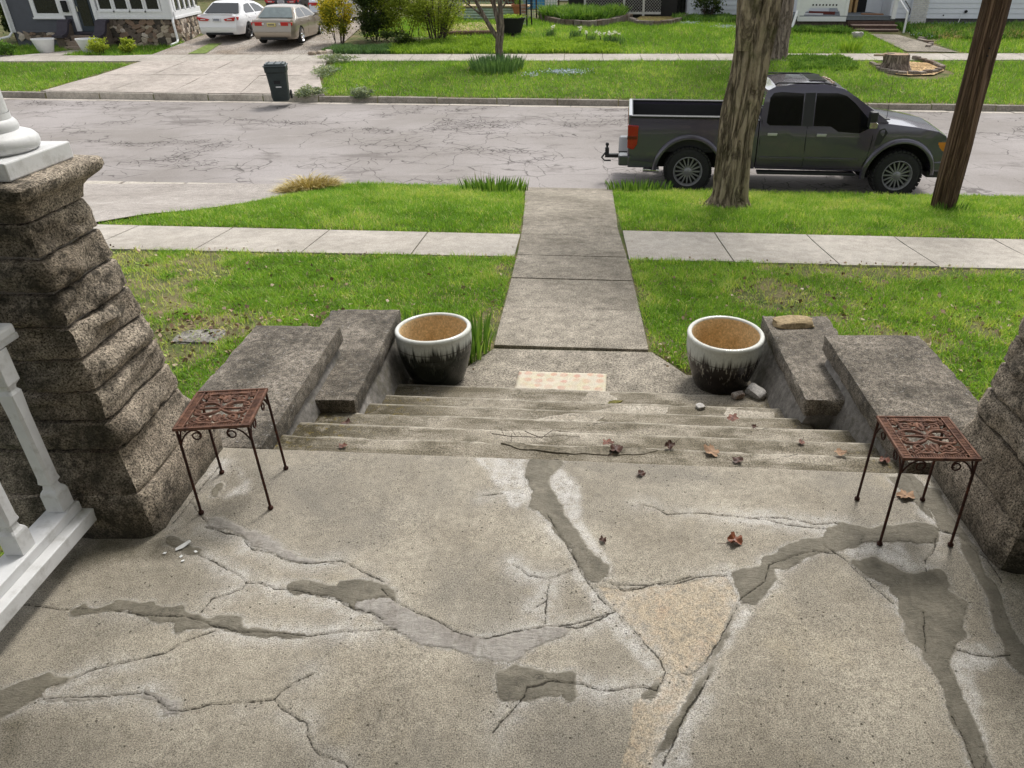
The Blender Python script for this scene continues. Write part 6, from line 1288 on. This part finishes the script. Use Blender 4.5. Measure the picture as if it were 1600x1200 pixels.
cover('bed_plants', 'hosta and lily leaves filling the stone edged bed', [(-2.0, 43.6), (-1.2, 40.9), (-.5, 39.7), (.3, 39.1), (1.3, 39.8), (2.0, 41.4), (2.7, 43.5)], 15000, .7, .06, L_GREEN, 65, .5, 3)
cover('shrub_foot_plants', 'grey-green plants along the foot of the dark shrub', [(-10.3, 31.9), (-7.5, 31.9), (-7.8, 33.2), (-10.2, 33.2)], 6000, .22, .035, L_BLUE, 66)
cover('ivy_cover', 'dark trailing greenery under the thicket by the rear wing', [(5.0, 41.5), (9.5, 40.2), (9.6, 43.5), (5.0, 43.8)], 6000, .3, .06, L_GREEN, 67)
for i, (x, y, rx, ry, lab) in enumerate(((-9.2, 30.2, .8, .5, 'silvery clump on the sidewalk corner by the drive'), (-9.0, 28.2, .5, 1.0, 'silvery clump beside the apron halfway down the verge'), (-8.55, 24.95, .55, .35, 'silvery clump just behind the wheeled bin'), (-6.9, 24.8, .4, .22, 'silvery clump overhanging the far kerb'))):
    P, t = cloud((x, y, gzf(x, y) + .1), (rx, ry, .2), 1300, 70 + i, 22); P[:, 2] = np.maximum(P[:, 2], gz(P[:, 0], P[:, 1])); o = leaves_mesh('silver_plant', P, .085, L_SILVER, None, seed=70 + i, asp=.4, tint=t); tag(o, lab, 'plant', 'silvery plants on the verge', 'thing')
for i, (x, y, rx, ry, n) in enumerate(((-.45, 28.1, .8, .3, 420), (7.2, 38.5, .9, .7, 300), (5.6, 40.3, .6, .4, 180), (15.4, 35.9, .5, .5, 260), (-1.6, 27.6, .4, .4, 60))):
    r = np.random.default_rng(90 + i); P = np.stack([x + rx * r.normal(0, .5, n), y + ry * r.normal(0, .5, n), np.zeros(n)], 1); P[:, 2] = gz(P[:, 0], P[:, 1]) + r.uniform(.05, .14, n); o = leaves_mesh('bluebell_patch', P, .05, L_BLOOM, None, seed=i, asp=.8)
    tag(o, ('pale blue flowers sprinkled over the far verge right of the daylilies', 'pale blue flowers in the lawn behind the front tree', 'pale blue flowers beyond the shorter stone edging', 'pale blue flowers beside the white house path', 'sparse pale flowers between the daylilies and the kerb')[i], 'flowers', None, 'stuff')

# ------------------------------------------------------------------ trees, pole and stump
def bark_mat(name, a, b, c, sx=14, sz=1.6, moss=.0):
    g = N(name, .95, spec=.12); co = g.coord('Object', (sx, sx, sz)); n1 = g.noise(co, 1, 7, .68, .6); col = g.ramp(n1, [(.34, a), (.46, b), (.70, c)]); fs = g.math('ABSOLUTE', g.math('SUBTRACT', g.noise(co, .55, 6, .62, 1.0), .5)); col = g.mix(g.val(fs, .04, .0, 0, .6), col, sc(a, .7))
    if moss: col = g.mix(g.math('MULTIPLY', g.val(g.noise(g.coord(), 2.2, 6, .7), .5, .66), moss), col, (.085, .09, .03, 1))
    g.col(col); g.bump(g.math('ADD', n1, g.math('MULTIPLY', g.val(fs, 0, .06), .8)), .05, 1.); return g.m
def trunk_mesh(name, path, radii, mat, parent, n=40, m=60, ridge=.09, freq=5, seed=0, flare=0.):
    """bark-ridged trunk along a path; returns object"""
    path = [Vector(p) for p in path]; ts = np.linspace(0, 1, len(path)); V = []; F = []
    L = sum((b - a).length for a, b in zip(path, path[1:]))
    for i in range(m + 1):
        t = i / m; p = Vector([float(np.interp(t, ts, [q[k] for q in path])) for k in range(3)]); R = float(np.interp(t, ts, radii))
        for j in range(n):
            a = 2 * math.pi * j / n; ca, sa = math.cos(a), math.sin(a)
            rg = mnoise.noise(Vector((ca * freq, sa * freq, t * L * .55 + seed))); rg2 = mnoise.noise(Vector((ca * freq * 2.6, sa * freq * 2.6, t * L * 1.5 + seed))); lump = mnoise.noise(Vector((ca * 1.1, sa * 1.1, t * L * .7 + seed * 2)))
            fl = flare * max(0, 1 - t * L / .35) ** 2 * (1 + .9 * mnoise.noise(Vector((ca * 1.7, sa * 1.7, seed))))
            r = R * (1 + ridge * (-abs(rg) * 1.6 + .4) + ridge * .5 * rg2 + .10 * lump) + fl; V.append((p.x + ca * r, p.y + sa * r, p.z))
    for i in range(m): F += [(i * n + j, i * n + (j + 1) % n, (i + 1) * n + (j + 1) % n, (i + 1) * n + j) for j in range(n)]
    F += [tuple(range(n))[::-1], tuple(range(m * n, m * n + n))]
    return obj(name, V, F, mat, parent, smooth=60)
B_FRONT = bark_mat('front_bark', S('#5a4d3f'), S('#978974'), S('#b3a48c'), 12, 2.4, .55)
B_FAR = bark_mat('far_bark', S('#574b41'), S('#8d7f73'), S('#a4968a'), 10, 2.0); B_POLE = bark_mat('pole_wood', S('#4a382d'), S('#6d5646'), S('#8a7362'), 26, .8)
B_YOUNG = bark_mat('young_bark', S('#5b5046'), S('#84786b'), S('#a29687'), 20, 2)
t = thing('street_tree', 'thick furrowed tree trunk on the near verge in front of the pickup truck', 'tree', (2.45, 11.6, gzf(2.45, 11.6) - .03))
trunk_mesh('trunk', [(0, 0, 0), (.0, 0, .5), (-.0, 0, 1.2), (.07, 0, 1.9), (.11, .02, 2.5), (.13, .04, 3.0), (.16, .06, 4.2)], [.29, .27, .255, .26, .28, .295, .16], B_FRONT, t, 96, 130, .17, 5.5, 3, .15)
trunk_mesh('limb', [(-.04, -.10, 2.35), (-.06, -.2, 2.7), (-.05, -.27, 3.2), (.0, -.35, 4.4)], [.14, .13, .125, .10], B_FRONT, t, 28, 40, .05, 4, 8)
trunk_mesh('limb', [(.12, .04, 2.7), (.38, .1, 3.4), (.7, .2, 4.6)], [.16, .14, .10], B_FRONT, t, 24, 30, .06, 4, 12)
P, ti = cloud((.3, 0, 6.3), (2.6, 2.4, 1.5), 5200, 33, 60); leaves_mesh('crown', P, .12, L_SPRING, t, tint=ti, seed=33)
for i in range(7):
    a = i * .9; MB().tube([(.1, 0, 4.0), (.1 + .8 * math.cos(a), .8 * math.sin(a), 5.0), (.1 + 1.9 * math.cos(a), 1.7 * math.sin(a), 6.3)], [.08, .055, .02], 7).build('limb', B_FRONT, t)
tp = tuft('verge_tuft', 'ragged grass tuft at the foot of the dark wooden pole', 'grass tuft', (5.95, 11.42), .28, .14, 110, .16, .012, L_GREEN, 29)
t = thing('utility_pole', 'dark weathered wooden utility pole on the near verge', 'pole', (5.94, 11.66, gzf(5.94, 11.66) - .05))
trunk_mesh('pole_shaft', [(0, 0, 0), (0, 0, 3), (0, 0, 8)], [.195, .185, .15], B_POLE, t, 32, 90, .03, 5, 1)
for zz in (2.35, 2.45): MB().tube([(-.02, -.185, zz), (-.02, -.20, zz)], .012, 6).build('nail', BLACK, t)
t = thing('large_tree', 'huge grey-brown trunk on the far lawn half hidden behind the front tree', 'tree', (7.65, 31.1, gzf(7.65, 31.1) - .05))
trunk_mesh('trunk', [(0, 0, 0), (.02, 0, 1), (0, 0, 2.4), (-.1, 0, 5)], [.56, .52, .52, .40], B_FAR, t, 48, 60, .08, 5, 21, .10)
P, ti = cloud((0, 0, 8), (3.5, 3.2, 2.4), 6000, 34, 70); leaves_mesh('crown', P, .2, L_SPRING, t, tint=ti, seed=34)
for i in range(7):
    a = i * .9 + .3; MB().tube([(-.1, 0, 4.8), (1.2 * math.cos(a), 1.1 * math.sin(a), 6.3), (2.6 * math.cos(a), 2.3 * math.sin(a), 8)], [.2, .12, .05], 7).build('limb', B_FAR, t)
t = thing('young_tree', 'young bare tree with forking limbs growing from the daylily clump', 'tree', (-2.93, 30.05, gzf(-2.93, 30.05) - .03))
trunk_mesh('trunk', [(0, 0, 0), (-.02, 0, .6), (.04, 0, 1.0)], [.16, .14, .155], B_YOUNG, t, 20, 24, .06, 4, 2)
for pts, r in (([(.0, 0, .85), (-.22, -.05, 1.15), (-.48, -.1, 1.6), (-.85, -.2, 2.3), (-1.2, -.25, 3.4)], [.10, .09, .08, .06, .03]), ([(.04, 0, .9), (.0, .05, 1.4), (-.14, .1, 2.0), (-.2, .15, 3.6)], [.10, .09, .08, .04]), ([(.05, 0, .9), (.12, 0, 1.3), (.10, 0, 2.1), (.2, .05, 3.8)], [.12, .10, .09, .045]), ([(-.45, -.1, 1.55), (-.75, -.1, 1.8), (-1.3, -.1, 2.2)], [.05, .035, .015]), ([(.1, 0, 1.8), (.4, 0, 2.2), (.9, .1, 2.9)], [.04, .03, .012])):
    MB().tube(pts, r, 10).build('limb', B_YOUNG, t, smooth=60)
P, ti = cloud((-.2, 0, 4.6), (1.9, 1.7, 1.2), 2400, 36, 50); leaves_mesh('crown', P, .1, L_SPRING, t, tint=ti, seed=36)
t = thing('dark_tree', 'broad dark grey trunk beside the lattice screen', 'tree', (5.35, 45.8, gzf(5.35, 45.8) - .1)); trunk_mesh('trunk', [(0, 0, 0), (0, 0, 1.5), (.1, 0, 5)], [.74, .66, .5], bark_mat('dark_bark', S('#23231f'), S('#3c3d39'), S('#55564f'), 9, 1), t, 40, 40, .05, 5, 5, .15)
P, ti = cloud((0, 0, 7.5), (3.2, 3, 2.2), 3000, 37, 50); leaves_mesh('crown', P, .2, L_SPRING, t, tint=ti, seed=37)
for x, y, r_, lab, sd in ((6.9, 43.0, (1.0, .7, .7), 'bare dark thicket before the rear white wall', 41), (9.6, 41.6, (.7, .7, .55), 'dark bush beside the white house porch', 42)): bush('thicket', lab, 'bush', (x, y), r_, 1400, .12, L_DARK, sd, stems=16)
# stump in a ring of edging blocks, filled with chips
t = thing('tree_stump', 'hollow sawn tree stump standing in a small ring of edging', 'stump', (11.55, 28.75, gzf(11.55, 28.75) - .03)); trunk_mesh('stump_body', [(0, 0, 0), (.02, 0, .3), (0, .02, .56)], [.52, .44, .45], B_FAR, t, 48, 24, .09, 5, 9, .10)
k = [(.43 * (1 + .08 * math.sin(5 * a) + .05 * math.sin(9 * a)) * math.cos(a), .43 * (1 + .08 * math.sin(5 * a)) * math.sin(a)) for a in [2 * math.pi * i / 40 for i in range(40)]]
MB().prism([(x, y + .02) for x, y in k], .555, .575).build('sawn_top', conc('sawn_wood', S('#b29a83'), S('#937a64'), .3, 16, .3, kind='Object'), t); MB().lathe([(0, 0), (.15, 0)], 10, (-.17, .12, .578), caps=False).build('hollow', BLACK, t); MB().prism([(-.85, -.06), (-.40, -.12), (-.3, .12), (-.75, .06)], .50, .56).build('torn_bark', plain('bark_slab', S('#a48d79'), .9), t)
chips = drape('wood_chips', [(11.3, 28.55), (11.7, 28.35), (12.6, 28.5), (13.3, 29.3), (13.2, 30.6), (12.2, 30.9), (11.4, 30.2)], .05, conc('chips', S('#c2a57c'), S('#9c8058'), .9, 14, .4, bump=.03)); tag(chips, 'pale wood chips spread round the sawn stump', 'wood chips', None, 'stuff')
EDG = [conc('edging_block', S(h), S('#6f665e'), .4, 25, .3, kind='Object') for h in ('#8d8178', '#a0958a', '#7c6a5c')]
def edging(name, label, pts, w=.36, h=.2, d=.2):
    t = thing(name, label, 'edging', (pts[0][0], pts[0][1], gzf(*pts[0]))); L = 0; seg = []
    for a, b in zip(pts, pts[1:]):
        n = max(1, round(math.hypot(b[0] - a[0], b[1] - a[1]) / w))
        for i in range(n):
            q = (i + .5) / n; x, y = a[0] + (b[0] - a[0]) * q, a[1] + (b[1] - a[1]) * q; o = MB().box(-w * .47, w * .47, -d / 2, d / 2, -.06, h).build('edging_stone', random.choice(EDG), t, bevel=.02)
            o.location = (x - t.location.x, y - t.location.y, gzf(x, y) - t.location.z + random.uniform(-.02, .02)); o.rotation_euler = (random.uniform(-.05, .05), random.uniform(-.05, .05), math.atan2(b[1] - a[1], b[0] - a[0]) + random.uniform(-.12, .12))
edging('stump_edging', 'heart-shaped ring of grey edging blocks round the stump', [(11.0, 29.6), (11.0, 28.5), (11.35, 27.95), (12.1, 27.85), (12.9, 28.25), (13.4, 28.9), (13.35, 29.8), (13.0, 30.7)], .34, .14, .18)
edging('bed_edging', 'longer curved stone edging holding the hosta bed', [(-1.97, 43.9), (-1.7, 42.2), (-1.29, 40.8), (-.53, 39.45), (.25, 38.85), (.9, 39.0), (1.34, 39.5), (2.05, 41.1), (2.8, 42.9)], .42, .30, .26)
edging('small_bed_edging', 'shorter curved stone edging holding a leafy brown bed', [(2.75, 41.4), (3.09, 39.9), (3.69, 39.55), (4.5, 40.1), (5.18, 41.5), (5.9, 43.6)], .42, .22, .26)
edging('path_edging', 'broken line of pale edging stones beside the white house path', [(14.5, 33.1), (15.0, 33.9), (14.9, 35.0), (15.6, 35.6), (17.0, 35.7), (19, 35.9), (22, 35.9)], .5, .10, .2)
b = drape('leaf_mulch', [(2.9, 41.4), (3.2, 40.3), (3.7, 40.0), (4.5, 40.6), (5.1, 41.9), (5.7, 43.9), (3.4, 44)], .12, conc('mulch', S('#8d7c50'), S('#6a6234'), .7, 9, .4, bump=.03)); tag(b, 'brown and green leaf mulch filling the shorter bed', 'mulch', None, 'stuff')
rock('white_rock', (12.4, 35.6, gzf(12.4, 35.6) + .1), (.24, .18, .16), PALER, 31, .3, 'pale rounded rock in the lawn before the brown steps', 'rock')
for i, (x, y) in enumerate(((-10.55, 31.7), (-10.25, 31.9), (-10.0, 32.1))): rock('garden_rock', (x, y, gzf(x, y) + .05), (.17, .14, .11), STONES[i * 2], 50 + i, i, ('leftmost small rock at the drive corner of the shrub bed', 'middle small rock of the three at the drive corner', 'third small rock, nearest the silvery clump at the drive corner')[i], 'rock', 'small rocks at the drive corner')

# ------------------------------------------------------------------ yard things between the shrubs and the bed
def corrugated():
    t = thing('corrugated_planter', 'long ribbed pale metal raised bed behind the young tree', 'planter', (-4.4, 42.3, gzf(-4.4, 42.3) - .1)); m = MB(); 
    for i in range(5): m.tube([(-1.5, 0, .1 + i * .13), (1.5, 0, .1 + i * .13)], .066, 8)
    m.build('ribbed_side', plain('ribbed_metal', S('#aebdae'), .5, var=.2), t); MB().box(-1.62, 1.9, -.12, 1.2, .72, .80).build('timber_top', plain('pale_timber', S('#b8a684'), .8), t); MB().box(-1.48, 1.48, .1, 1.1, 0, .70).build('bed_body', SOIL, t)
corrugated()
bed = drape('straw_mulch', [(-6.0, 36.0), (-3.7, 36.2), (-3.5, 39.0), (-5.0, 40.5), (-6.5, 39.5)], .06, conc('straw_bed', S('#b59f79'), S('#7f6d4e'), .9, 10, .4, bump=.03)); tag(bed, 'pale straw mulch over the raised bed behind the bright ground cover', 'mulch', None, 'stuff')
lg = MB().tube([(-6.1, 36.1, gzf(-6.1, 36.1) + .08), (-4.9, 36.25, gzf(-4.9, 36.2) + .1), (-3.9, 36.5, gzf(-3.9, 36.5) + .08)], [.13, .12, .11], 12).build('log', plain('rotten_log', S('#5f4a3b'), .95, var=.4, vscale=10, kind='World', bump=.02), smooth=50); tag(lg, 'brown rotting log edging the straw covered bed', 'log', kind='thing')
t = thing('black_tub', 'black tub overflowing with yellow-green leaves behind the young tree', 'tub', (-3.0, 36.7, gzf(-3, 36.7))); MB().lathe([(0, 0), (.42, 0), (.62, .62), (.66, .63), (.66, .68), (.6, .68), (.56, .55), (0, .5)], 24, caps=False).build('tub_body', BLACK, t, smooth=40); P, ti = cloud((0, 0, .66), (.6, .6, .14), 900, 44, 20); leaves_mesh('foliage', P, .09, L_LIME, t, tint=ti, seed=44)
t = thing('terracotta_pot', 'terracotta pot standing on a post by the raised bed', 'pot', (-2.95, 41.8, gzf(-2.95, 41.8))); MB().lathe([(0, .25), (.26, .25), (.38, .68), (.42, .69), (.42, .80), (.36, .80), (.34, .7), (0, .66)], 20, caps=False).build('pot_body', plain('terracotta', S('#a4694a'), .8, var=.15), t, smooth=40); MB().box(-.2, .2, -.2, .2, -.1, .249).build('pedestal', BROWN, t)
blades_mesh('grass_sprout', RNG.normal(0, .12, 60), RNG.normal(0, .12, 60), np.full(60, .68), RNG.uniform(.3, .8, 60), np.full(60, .03), RNG.uniform(.1, .5, 60), L_GREEN, RNG.random(60), 45, 3, t)
for i, (x, y, lab) in enumerate(((-2.72, 38.9, 'black garden post nearest the terracotta pot'), (-2.42, 39.0, 'middle black garden post standing in the wire cage'), (-2.2, 39.05, 'black garden post nearest the hosta bed'))):
    o = MB().tube([(x, y, gzf(x, y) - .1), (x, y, 1.6)], .04, 6).build('garden_post', BLACK); tag(o, lab, 'post', 'black posts by the hosta bed', 'thing')
m = MB()
for i in range(9): m.tube([(-2.75 + i * .04, 38.98, -.55), (-2.75 + i * .04, 38.98, 1.4)], .006, 4)
for i in range(14): m.tube([(-2.75, 38.985, -.5 + i * .14), (-2.43, 38.985, -.5 + i * .14)], .006, 4)
o = m.build('wire_cage', plain('wire', (.4, .42, .42, 1), .5, .8)); tag(o, 'grey wire plant cage fixed to the black posts', 'wire cage', kind='thing')
for i, (x, c_, lab, nm) in enumerate(((-3.1, (.02, .13, .30, 1), 'dark blue storage bin behind the black posts', 'storage_bin'), (-2.35, (.05, .25, .50, 1), 'brighter blue storage bin next to the white box', 'storage_bin'), (-1.6, (.72, .72, .7, 1), 'white cooler box beside the blue bin', 'cooler_box'))):
    t = thing(nm, lab, 'box', (x, 50.2, gzf(x, 50.2))); MB().box(-.36, .36, -.3, .3, 0, .55).build('box_body', plain('bin_plastic', c_, .5), t, bevel=.04); MB().box(-.39, .39, -.33, .33, .552, .62).build('lid', plain('bin_lid_plastic', sc(c_, .8), .5), t, bevel=.02)
t = thing('wheelbarrow', 'rusty red wheelbarrow tub seen behind the young tree', 'wheelbarrow', (-3.6, 45.5, gzf(-3.6, 45.5))); MB().lathe([(0, .45), (.3, .45), (.62, .92), (.64, .92), (.64, .95), (.58, .95), (.28, .5), (0, .5)], 16, caps=False).build('tray', plain('red_rust', S('#6a3a30'), .7, var=.3), t, smooth=40); MB().tube([(-.3, 0, .0), (-.2, 0, .5)], .03, 6).build('leg', BLACK, t); MB().tube([(.3, 0, .0), (.2, 0, .5)], .03, 6).build('leg', BLACK, t); MB().tube([(.0, .1, .7), (.9, .2, .8)], .025, 6).build('handle', BROWN, t)
t = thing('garden_fence', 'green wire mesh fence behind the many-stemmed shrub', 'fence', (-7, 44, gzf(-7, 44)))
for i in range(6): MB().box(-.04 + i * 1.2, .04 + i * 1.2, -.04, .04, -.2, 1.6).build('post', BROWN, t)
m = MB()
for i in range(40): m.tube([(i * .15, 0, 0), (i * .15, 0, 1.45)], .010, 4)
for i in range(11): m.tube([(0, .01, .05 + i * .14), (6, .01, .05 + i * .14)], .010, 4)
o = m.build('wire_mesh', plain('green_wire', S('#7f9c8c'), .6), t); o['kind'] = 'stuff'
t = thing('brick_garage', 'low red brick outbuilding far behind the garden posts', 'garage', (-1.5, 58, gzf(-1.5, 58))); MB().box(-6, 6, 0, 6, -.5, 2.8).build('wall', plain('far_brick', S('#8d6a5c'), .9, var=.25, vscale=5), t); MB().prism([(-.4, 2.8), (6.4, 2.8), (3, 4.6)], -6.3, 6.3, 'x').build('roof', SHINGLE, t); MB().box(-1.2, 1.2, -.03, -.002, -.2, 1.9).build('door', WHITE2, t)
t = thing('far_hedge', 'dark mass of trees and hedges closing the yards behind', 'hedge', (0, 60, .2)); t['kind'] = 'stuff'
P = np.concatenate([cloud((x, 62 + (i % 3) * 2, 1.8 + (i % 2)), (4.2, 2.2, 2.8), 1500, 200 + i, 22)[0] for i, x in enumerate(range(-62, 63, 6))]); leaves_mesh('foliage', P - np.array([0, 60, .2]), .42, L_DARK, t, seed=99)

# ------------------------------------------------------------------ grass, blade by blade
L_GRASS = leafmat('grass_blade', [(.0, (.08, .15, .018, 1)), (.35, (.135, .285, .03, 1)), (.65, (.265, .46, .06, 1)), (.85, (.54, .60, .20, 1)), (1, (.68, .58, .34, 1))], .55, .4, .2)
def grass(name, label, polys, dens, h, w, seed, holes=(), segs=2, tuft_=.5, dry=0., base=.42):
    """polys in (x, s); dens blades per square metre"""
    X = []; Sg = []; r = np.random.default_rng(seed)
    for p in polys:
        xs = [q[0] for q in p]; ss = [q[1] for q in p]; A = (max(xs) - min(xs)) * (max(ss) - min(ss)); n = int(A * dens); x = r.uniform(min(xs), max(xs), n); s = r.uniform(min(ss), max(ss), n); k = pip(x, s, p); X.append(x[k]); Sg.append(s[k])
    x = np.concatenate(X); s = np.concatenate(Sg); y = s - K * x
    for hp in holes: k = ~pip(x, s, hp); x, s, y = x[k], s[k], y[k]
    bare = fbm(x, y, 1.1, seed + 1); fine = fbm(x, y, 4.5, seed + 2); keep = r.random(len(x)) < np.clip(1.3 - dry * 3.4 * np.clip(bare - .5, 0, 1) * 4 * np.clip(fine + .2, 0, 1), .12, 1)
    x, y, bare, fine = x[keep], y[keep], bare[keep], fine[keep]; n = len(x); big = fbm(x, y, .45, seed + 3)
    hh = h * r.uniform(.45, 1.25, n) * (1 - tuft_ + 2 * tuft_ * fine); ww = w * r.uniform(.6, 1.4, n); ln = r.uniform(.15, 1.1, n)
    clover = r.random(n) < .22 * np.clip(vn(x, y, 2.1, seed + 7) * 2 - .5, 0, 1); hh = np.where(clover, hh * .45, hh); ww = np.where(clover, ww * 3.0, ww); ln = np.where(clover, 1.3, ln)
    tint = np.clip(base + .5 * (fine - .5) + .55 * (big - .5) + r.normal(0, .13, n) + dry * .9 * np.clip(bare - .52, 0, 1) * 2, 0, .84); tint = np.where(r.random(n) < .02 + dry * .5 * np.clip(bare - .42, 0, 1), r.uniform(.88, 1, n), tint)
    z = gz(x, y) + np.where((y + K * x < 13.7) | (y + K * x > 24.4), .03 * (fbm(x, y, .6, 5) - .5), 0)
    o = blades_mesh(name, x, y, z - .004, hh, ww, ln, L_GRASS, tint, seed, segs); tag(o, label, 'grass', None, 'stuff'); return o
walkL = lambda s: float(np.interp(s, [5.0, 5.5, 8.3, 9.75, 13.64], [-.88, -.71, -.72, -.75, -.97])); walkR = lambda s: float(np.interp(s, [5.1, 5.5, 8.3, 9.75, 13.64], [.88, .63, .61, .58, .67]))
cheekL = [(-2.28, 2.9), (-1.64, 2.9), (-1.64, 3.72), (-1.39, 3.72), (-1.39, 5.24), (-1.97, 5.24), (-1.97, 4.49), (-2.28, 4.49)]; cheekR = [(1.69, 3.0), (2.38, 3.0), (2.38, 4.63), (2.0, 4.63), (2.0, 5.34), (1.45, 5.34), (1.45, 4.0), (1.69, 4.0)]
grass('left_yard_grass', 'short patchy grass of the yard left of the front walk', [[(-8.5, .5), (-2.40, .5), (-2.40, 3.0), (-1.65, 4.5), (-1.4, 4.75), (-1.38, 5.0), (-.9, 5.14), (-.72, 5.5), (-.73, 8.24), (-8.5, 8.15)]], 5600, .066, .0066, 101, [cheekL], dry=.95, base=.56)
grass('right_yard_grass', 'short patchy grass of the yard right of the front walk', [[(.63, 5.52), (.9, 5.14), (1.44, 5.06), (1.46, 4.0), (2.36, 4.0), (2.46, 3.1), (9.0, 3.1), (9.0, 8.27), (.63, 8.27)]], 5600, .066, .0066, 102, [cheekR], dry=.8, base=.56)
grass('left_verge_grass', 'even green grass of the near verge left of the walk', [[(-6.6, 9.36), (-.76, 9.34), (-.80, 10.8), (-.99, 13.72), (-4.15, 13.75), (-4.75, 13.25), (-5.15, 12.7), (-5.4, 11.6), (-5.75, 10.46), (-6.15, 9.9)]], 3300, .085, .008, 103, dry=.25, base=.54)
grass('right_verge_grass', 'even green grass of the near verge round the tree and pole', [[(.62, 9.65), (10, 9.65), (10, 13.70), (.68, 13.70), (.60, 11.3)]], 3000, .085, .008, 104, dry=.4, base=.54)
grass('far_verge_grass', 'bright grass of the far verge between kerb and sidewalk', [[(-8.3, 24.46), (20, 24.46), (20, 31.4), (4, 30.65), (-3, 30.22), (-9.3, 29.85), (-8.9, 27)], [(-28, 24.46), (-17.7, 24.46), (-17.2, 27.5), (-16.9, 29.0), (-28, 28.7)]], 620, .15, .017, 105, [[(10.95, 29.7), (10.95, 28.4), (11.35, 27.9), (12.1, 27.8), (12.95, 28.2), (13.5, 28.9), (13.4, 30.8), (11.4, 30.8)]], 1, dry=.1, base=.46)
grass('far_lawn_grass', 'bright lawn in front of the white house', [[(1.6, 31.9), (5, 32.1), (9.0, 32.35), (13.2, 32.7), (13.2, 38.4), (10, 38.6), (6.5, 43), (2.8, 41.5), (2.0, 41), (.3, 38.7), (-1.4, 40.4), (-2.6, 44), (-2.8, 35.4), (.9, 34.8), (1.8, 33.8)], [(-9.6, 35.3), (-3, 35.4), (-2.8, 44), (-9.4, 43)], [(15.5, 32.8), (24, 33.4), (24, 36), (16, 36.2), (15.2, 35)]], 480, .17, .022, 106, segs=1, dry=.1, base=.5)
grass('grey_house_grass', 'lawn in front of the grey house', [[(-29, 30.0), (-22.4, 30.4), (-21.4, 32.6), (-22.2, 33.6), (-24.3, 33.5), (-29, 33)], [(-20.6, 30.55), (-17.2, 30.75), (-16.9, 33.5), (-17.4, 34.0), (-20.5, 33.6), (-20.9, 32.4)]], 520, .17, .021, 107, segs=1, dry=.15, base=.45)
# litter of old leaves in the near grass, and flat stones sunk in it
def litter(name, label, cs, n, size, seed):
    r = np.random.default_rng(seed); k = r.integers(0, len(cs), n); c = np.array(cs)[k]; x = c[:, 0] + r.normal(0, 1, n) * c[:, 2]; s = c[:, 1] + r.normal(0, 1, n) * c[:, 3]; y = s - K * x; ok = ~((x > -.8) & (x < .7) & (s > 4.5)) & (s > 4.6); x, y = x[ok], y[ok]
    P = np.stack([x, y, gz(x, y) + r.uniform(.012, .04, len(x))], 1); o = leaves_mesh(name, P, size, L_BROWN, None, up=.12, asp=.8, seed=seed); tag(o, label, 'leaf litter', None, 'stuff')
litter('leaf_litter', 'scattered dry brown leaves lying in the near grass', [(-3.2, 5.9, .9, .35), (-3.6, 5.3, .7, .4), (-2.3, 5.6, .5, .3), (3.2, 5.6, 1.2, .6), (2.6, 6.8, 1.2, .6), (-4, 7.3, 1.8, .5), (4.5, 6.6, 1.3, .8), (2.0, 5.2, .3, .3), (-1.6, 5.7, .3, .2)], 1500, .05, 111)
litter('edge_litter', 'thin line of leaf litter along the edges of the paving', [(-.8, 6.5, .03, .9), (.66, 6.4, .03, .8), (-3, 8.2, 1.6, .03), (.78, 5.45, .12, .1), (.64, 9.0, .03, .5), (3, 8.28, 2, .03)], 420, .035, 112)
for i, (x, y, sz, lab) in enumerate(((-3.3, 5.72, (.20, .13, .012), 'large flat grey stone sunk in the left yard'), (-3.72, 5.42, (.13, .09, .012), 'small flat grey stone sunk in the yard nearest the tall pillar'), (-2.45, 5.35, (.13, .1, .014), 'dark flat stone beside the upper left cheek wall'))):
    rock('sunken_stone', (x, y, gzf(x, y) + .012), sz, conc('yard_stone', S('#8d8981'), S('#6f6b64'), .5, 40, .3, kind='Object', big=5), 60 + i, i * .4, lab, 'stone', 'flat stones in the left yard')
